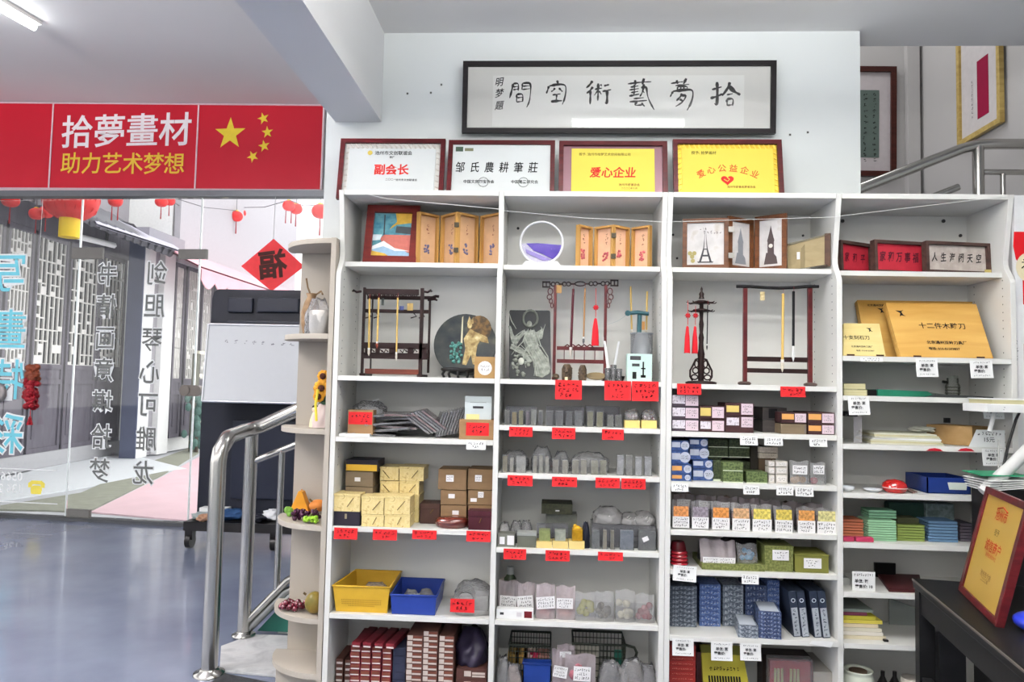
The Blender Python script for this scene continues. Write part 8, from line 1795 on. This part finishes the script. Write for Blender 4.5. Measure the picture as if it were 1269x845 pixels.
a = at(1108, 713, .15); SO('black_folder', 'black folder leaning behind the maroon folder', 'folder', MB().box(at(1084, 700, .25).x, at(1110, 700, .25).x, .25, .26, z+.0005, z+.06), BLACK)
# shelf 8
z = zs(4, 8); cs_ = [(214, 204, 176), (226, 220, 210), (214, 208, 190), (226, 210, 180), (222, 206, 90), (206, 196, 70), (130, 66, 84), (140, 150, 140)]; nn = ['cream', 'white', 'pale grey', 'pale orange', 'bright yellow', 'mustard', 'plum', 'grey green']
zz_ = z+.0006
for k, (c_, n_) in enumerate(zip(cs_, nn)):
    th = .014 if k < 6 else .012; x1 = at((1098, 1095, 1094, 1090, 1096, 1088, 1078, 1086)[k], 790, .05).x
    SO('paper_ream', '%s paper ream, %s from the bottom on the eighth shelf' % (n_, ORD[k]), 'paper', MB().box(.692, x1, .05+.004*k, .24, zz_, zz_+th-.0008), col(*c_, .7, var=.04), 'paper reams on the eighth shelf'); zz_ += th
a = at(1096, 795, .03); SO('metal_clip', 'small dark metal clip at the corner of the paper reams', 'clip', MB().box(a.x, a.x+.016, .03, .045, z+.0005, z+.008), BLACK)
t_ = at(1125, 765, .2); SO('clear_folder', 'greyish clear folder sloping behind the paper reams', 'folder', MB().prism([(t_.x-.05, 0), (t_.x+.2, 0), (t_.x+.2, .02), (t_.x-.05, .11)], frame((0, .26, z+.001)), .006), clear('grey_folder', film=.5, film_col=(.5, .55, .52)))
# bottom
z = BASEZ; p = at(1066, 860, .06)
t = T('ceramic_pot', 'wide pale ceramic pot with dark mouth at the bottom of the right bay', 'pot', (p.x, .08, z)); zt = at(1066, 832, .06).z-z; r_ = .056
P(t, 'body', MB().lathe([(.04, .001), (.062, zt*.3), (.066, zt*.6), (.054, zt*.9), (.05, zt*.95), (r_, zt), (r_*.95, zt+.003), (r_*.78, zt-.004), (r_*.7, zt-.03)], (p.x, .08, z), 28), col(206, 210, 196, .3)); P(t, 'dark_inside', MB().cyl((p.x, .08, z+zt-.026), (p.x, .08, z+zt-.016), r_*.68, n=20), col(54, 42, 34, .6)); P(t, 'inner_cup', MB().lathe([(.03, zt-.015), (.034, zt-.002), (.03, zt-.003)], (p.x, .08, z), 16), col(90, 72, 58, .5))
p = at(1133, 860, .06); t = T('ceramic_pot', 'small pale rimmed jar at the bottom right of the pot', 'pot', (p.x, .08, z)); zt = at(1133, 842, .06).z-z; P(t, 'body', MB().lathe([(.03, .001), (.045, zt*.5), (.038, zt), (.03, zt-.003)], (p.x, .08, z), 20), col(196, 190, 180, .4)); P(t, 'mouth', MB().cyl((p.x, .08, z+zt-.02), (p.x, .08, z+zt-.012), .03, n=14), INK)
for i, x in enumerate((1098, 1113, 1160)): p = at(x, 840, .15); SO('dark_bottle', ('left', 'middle', 'right')[i]+' dark bottle in shadow at the bottom of the right bay', 'bottle', MB().lathe([(.02, .001), (.022, .08), (.008, .11), (.008, .13)], (p.x, .18, z), 12), col(34, 32, 32, .3))

# ================================================================== DESK AND WHAT STANDS ON IT
DZ = .72; BK = col(11, 11, 12, .5, var=.1, sc=6, name='black_desk_laminate')
ca = atZ(1131, 716, DZ); cb = atZ(1269, 829, DZ); ld = (cb-ca).normalized(); bdx = V((-ld.y, ld.x, 0)) 
if bdx.x < 0: bdx = -bdx
dk = T('black_desk', 'black desk with dark metal leg in the lower right corner', 'desk', (ca.x+.5, ca.y-.4, 0)); F = frame((ca.x, ca.y, DZ), bdx, -ld); Ld = 1.25; Wd = .62
F = Matrix(((bdx.x, -ld.x, 0, ca.x), (bdx.y, -ld.y, 0, ca.y), (0, 0, 1, DZ), (0, 0, 0, 1)))
P(dk, 'desk_top', MB().box(0, Wd, -Ld, 0, -.03, 0, 0, F), BK, bev=.004); P(dk, 'edge_trim', MB().box(-.002, 0, -Ld, 0, -.008, -.001, 0, F), col(84, 78, 72, .4))
for (x, y) in ((.005, -.05), (Wd-.05, -.05), (.005, -Ld+.01), (Wd-.05, -Ld+.01)): P(dk, 'leg', MB().box(x, x+.05, y, y+.045, -DZ+.0005, -.03, 0, F), BK)
P(dk, 'side_rail', MB().box(.01, .03, -Ld+.05, -.05, -.105, -.03, 0, F), BK); P(dk, 'side_rail', MB().box(.012, .04, -Ld+.05, -.05, -.35, -.31, 0, F), col(36, 36, 38, .3)); P(dk, 'inner_panel', MB().box(.052, .13, -.09, -.05, -.70, -.03, 0, F), BK)
P(dk, 'side_rail', MB().box(Wd-.04, Wd-.01, -Ld+.05, -.05, -.105, -.03, 0, F), BK)
# award plaque leaning on the desk
pb0 = atZ(1187, 731, DZ); pb1 = atZ(1232, 776, DZ)
bz = DZ+.0015; d = (pb1-pb0).normalized(); d.z = 0; Lp = (pb1-pb0).length*1.02
top0 = at(1217, 600, pb0.y+.02); Hh = .40
nrm = V((d.y, -d.x, 0)); 
if nrm.x > 0: nrm = -nrm
tl_dir = (top0-V((pb0.x, pb0.y, bz)))
side_n = V((-d.y, d.x, 0)); side_n = side_n if side_n.x > 0 else -side_n
lean = tl_dir.dot(side_n)/tl_dir.z
up = V((side_n.x*lean, side_n.y*lean, 1))
Hh = tl_dir.z*math.sqrt(1+lean*lean)
F = frame(V((pb0.x, pb0.y, bz)), d, up)
Lp = max(Lp, Hh*.66)
t = T('award_plaque', 'gold award plaque in a mahogany frame leaning upright on the black desk', 'plaque', (pb0+pb1)/2); Fc = F @ Matrix.Translation((Lp/2, Hh/2, 0)); fw = .02
for (p, q) in (((-Lp/2, -Hh/2), (Lp/2, -Hh/2)), ((Lp/2, -Hh/2), (Lp/2, Hh/2)), ((Lp/2, Hh/2), (-Lp/2, Hh/2)), ((-Lp/2, Hh/2), (-Lp/2, -Hh/2))):
    ix = lambda p: (p[0]-math.copysign(fw*(1.3 if abs(p[0]) > .1 else 1), p[0]), p[1]-math.copysign(fw, p[1])); P(t, 'frame_bar', MB().prism([p, q, ix(q), ix(p)], Fc, .022, 0, -.022), MAHO, bev=.0015)
P(t, 'plate', MB().prism([(-Lp/2+fw, -Hh/2+fw), (Lp/2-fw, -Hh/2+fw), (Lp/2-fw, Hh/2-fw), (-Lp/2+fw, Hh/2-fw)], Fc, .008, 0, -.014), col(196, 160, 70, .35, metal=.35, var=.05, sc=5))
RD2 = col(176, 62, 30, .6)
for s_, y, sz, mt, bo in (('池州市', .30, .036, RD2, .01), ('授予', .155, .022, col(70, 60, 26), .0), ('诚信商户', .02, .038, RD2, .01), ('消费者满意单位', -.055, .014, RD2, 0), ('池州市个协', -.22, .02, col(110, 70, 30), 0), ('二〇二〇年', -.265, .014, col(110, 70, 30), 0)):
    P(t, 'writing', MB().text(s_, sz, Fc @ Matrix.Translation((0, y*Hh, -.005)), 0, bo), mt)
P(t, 'red_arc', MB().tube([Fc @ V((x, Hh*(.385-abs(x)*.6), -.005)) for x in (-.045, -.02, 0, .02, .045)], .002, 5), RD2)
P(t, 'easel_leg', MB().tube([Fc @ V((0, Hh*.2, -.024)), Fc @ V((0, Hh*.2, -.024))+V((side_n.x*.13, side_n.y*.13, 0)), V(((pb0.x+pb1.x)/2+side_n.x*.16, (pb0.y+pb1.y)/2+side_n.y*.16, bz+.008))], .007, 6), BLACK)
p = atZ(1272, 783, DZ); t = T('blue_gadget', 'rounded blue plastic gadget with pale marks at the right edge of the desk', 'gadget', (p.x, p.y, DZ))
P(t, 'shell', MB().sph((p.x+.018, p.y, DZ+.026), .045, (1, 1.2, .56), 18), col(34, 50, 170, .3, coat=.4)); 
for k in (-1, 1): P(t, 'pale_mark', MB().sph((p.x-.012+k*.004, p.y-.03+k*.004, DZ+.030), .004, (1, 1, 1), 8), col(190, 200, 240, .4))
# papers, green file and the white arm at the back of the desk
pz = DZ
q0 = at(1212, 600, -.22); q1 = at(1262, 600, -.22)
cabx1 = at(1275, 505, -.15).x+.16
t = T('side_cabinet', 'narrow black cabinet standing between the black desk and the right bookcase', 'cabinet', ((q0.x+.08+cabx1)/2, -.15, 0)); hz = at(1225, 604, -.22).z-DZ
P(t, 'body', MB().box(q0.x+.08, cabx1, -.27, -.03, .0005, DZ+hz-.012), BK)
P(t, 'top', MB().box(q0.x+.075, cabx1+.005, -.275, -.025, DZ+hz-.0115, DZ+hz), BK)
t = T('paper_stack', 'green edged stack of white papers standing behind the award plaque', 'paper', (q0.x+.06, -.2, DZ)); hz = at(1225, 604, -.22).z-DZ
for k in range(5): P(t, 'sheet', MB().box(-.075, .1, -.07, .09, 0, .0025, 0, rotM((q0.x+.08, -.21, DZ+hz+.001+k*.0075), .0, -.12+.02*k, -.1+k*.05)), PAPER)
P(t, 'green_file', MB().box(-.075, .08, -.07, .09, 0, .003, 0, rotM((q0.x+.072, -.20, DZ+hz+.046), 0, -.02, -.1)), col(40, 140, 100, .5), 'green file edge')
q0 = at(1222, 500, -.15); q1 = at(1275, 505, -.15); wz = at(1240, 513, -.15).z
t = T('monitor_arm', 'white jointed arm holding a small white box with black cable', 'monitor arm', (q1.x, -.15, DZ))
m = MB(); a = at(1200, 612, -.2)
P(t, 'arm', MB().tube([at(1234, 506, -.13), at(1226, 535, -.15)], .008, 8), col(206, 206, 204, .4)); P(t, 'arm', MB().tube([at(1218, 610, -.24), at(1256, 575, -.24), at(1275, 556, -.24)], .022, 10), col(206, 206, 204, .4)); P(t, 'elbow', MB().tube([at(1232, 508, -.14), at(1250, 498, -.15), at(1275, 497, -.15)], .010, 8), col(200, 198, 194, .4))
P(t, 'cable', MB().tube([at(1268, 501, -.16), at(1259, 520, -.17), at(1250, 550, -.2), at(1243, 580, -.24), at(1240, 604, -.26)], .005, 6), BLACK)
P(t, 'cable', MB().tube([at(1238, 545, -.18), at(1237, 580, -.22), at(1242, 606, -.25)], .003, 5), col(150, 150, 146, .5))
P(t, 'column', MB().cyl((q1.x+.06, -.12, DZ+hz+.013), (q1.x+.06, -.12, wz+.2), .02, n=12), col(206, 206, 204, .4)); P(t, 'foot', MB().box(q1.x, q1.x+.12, -.18, -.06, DZ+hz+.0005, DZ+hz+.013), col(206, 206, 204, .4))
a = at(1223, 505, -.2); b_ = at(1290, 512, -.2); zt = at(1240, 501, -.2).z; zb = at(1240, 511, -.2).z
t = T('white_box', 'small white box under a cream book held out at the right edge', 'box', ((a.x+b_.x)/2, -.12, zb)); P(t, 'body', MB().box(a.x, b_.x, -.2, -.04, zb, zt), PAPER, bev=.002); P(t, 'mark', MB().scrib(.012, .014, frame((at(1244, 506, -.2).x, -.2006, (zb+zt)/2)), 0, 1, 2, cols=1), PRB)
t = T('cream_book', 'cream edged book lying on the small white box at the right edge', 'book', ((a.x+b_.x)/2, -.1, zt)); P(t, 'pages', MB().box(a.x+.035, b_.x, -.17, -.02, zt+.0015, zt+.016), PG); P(t, 'cover', MB().box(a.x+.03, b_.x, -.172, -.018, zt+.016, zt+.021), PAPER); P(t, 'cover', MB().box(a.x+.03, b_.x, -.172, -.018, zt+.0003, zt+.0015), PAPER)
q0 = at(1233, 612, -.3); SO('paper_sheet', 'loose white sheets lying at the right behind the award plaque', 'paper', MB().box(-.0, .2, -.1, .1, 0, .012, 0, rotM((at(1240, 614, -.32).x-.02, -.66, DZ+.001), 0, 0, .2)), PAPER)
# right wall strip: red poster beside the right bookcase
WP = .02
t = T('red_poster', 'red poster with cream round calligraphy seal at the far right edge', 'poster', (1.47, .03, 0)); a = at(1257, 287, .0)
P(t, 'board', MB().box(1.3555, 1.75, .012, .03, .0, TOPZ+.0), col(226, 226, 226, .6)); 
za, zb = at(1262, 287, .01).z, at(1262, 377, .01).z; zc_, zd = at(1266, 426, .01).z, at(1266, 520, .01).z
x0 = at(1257.5, 320, .01).x
P(t, 'red_panel', MB().prism([(x0, za), (1.7, za), (1.7, zb), (x0+.03, zb), (x0+.03, zb+.14), (x0+.005, zb+.18), (x0-.004, zb+.23)], frame((0, .012, 0)), .001), col(200, 22, 30, .6)); P(t, 'red_panel', MB().prism([(x0+.03, zd-.3), (1.7, zd-.3), (1.7, zc_), (x0+.03, zc_)], frame((0, .012, 0)), .001), col(158, 16, 34, .6), 'darker red lower panel')
cc = at(1275, 331, .01); P(t, 'round_seal', MB().prism([(cc.x+.048*math.cos(i*.2618), cc.z+.058*math.sin(i*.2618)) for i in range(24)], frame((0, .011, 0)), .001), col(226, 214, 180, .6)); P(t, 'writing', MB().text('福', .06, frame((cc.x, .0095, cc.z))), INK)
for k in range(3):
    p = at(1264, 424+k*10, .01); P(t, 'small_print', MB().scrib(.01, .02, frame((p.x-.012, .0095, p.z)), 0, 2, k, cols=1), PRB)
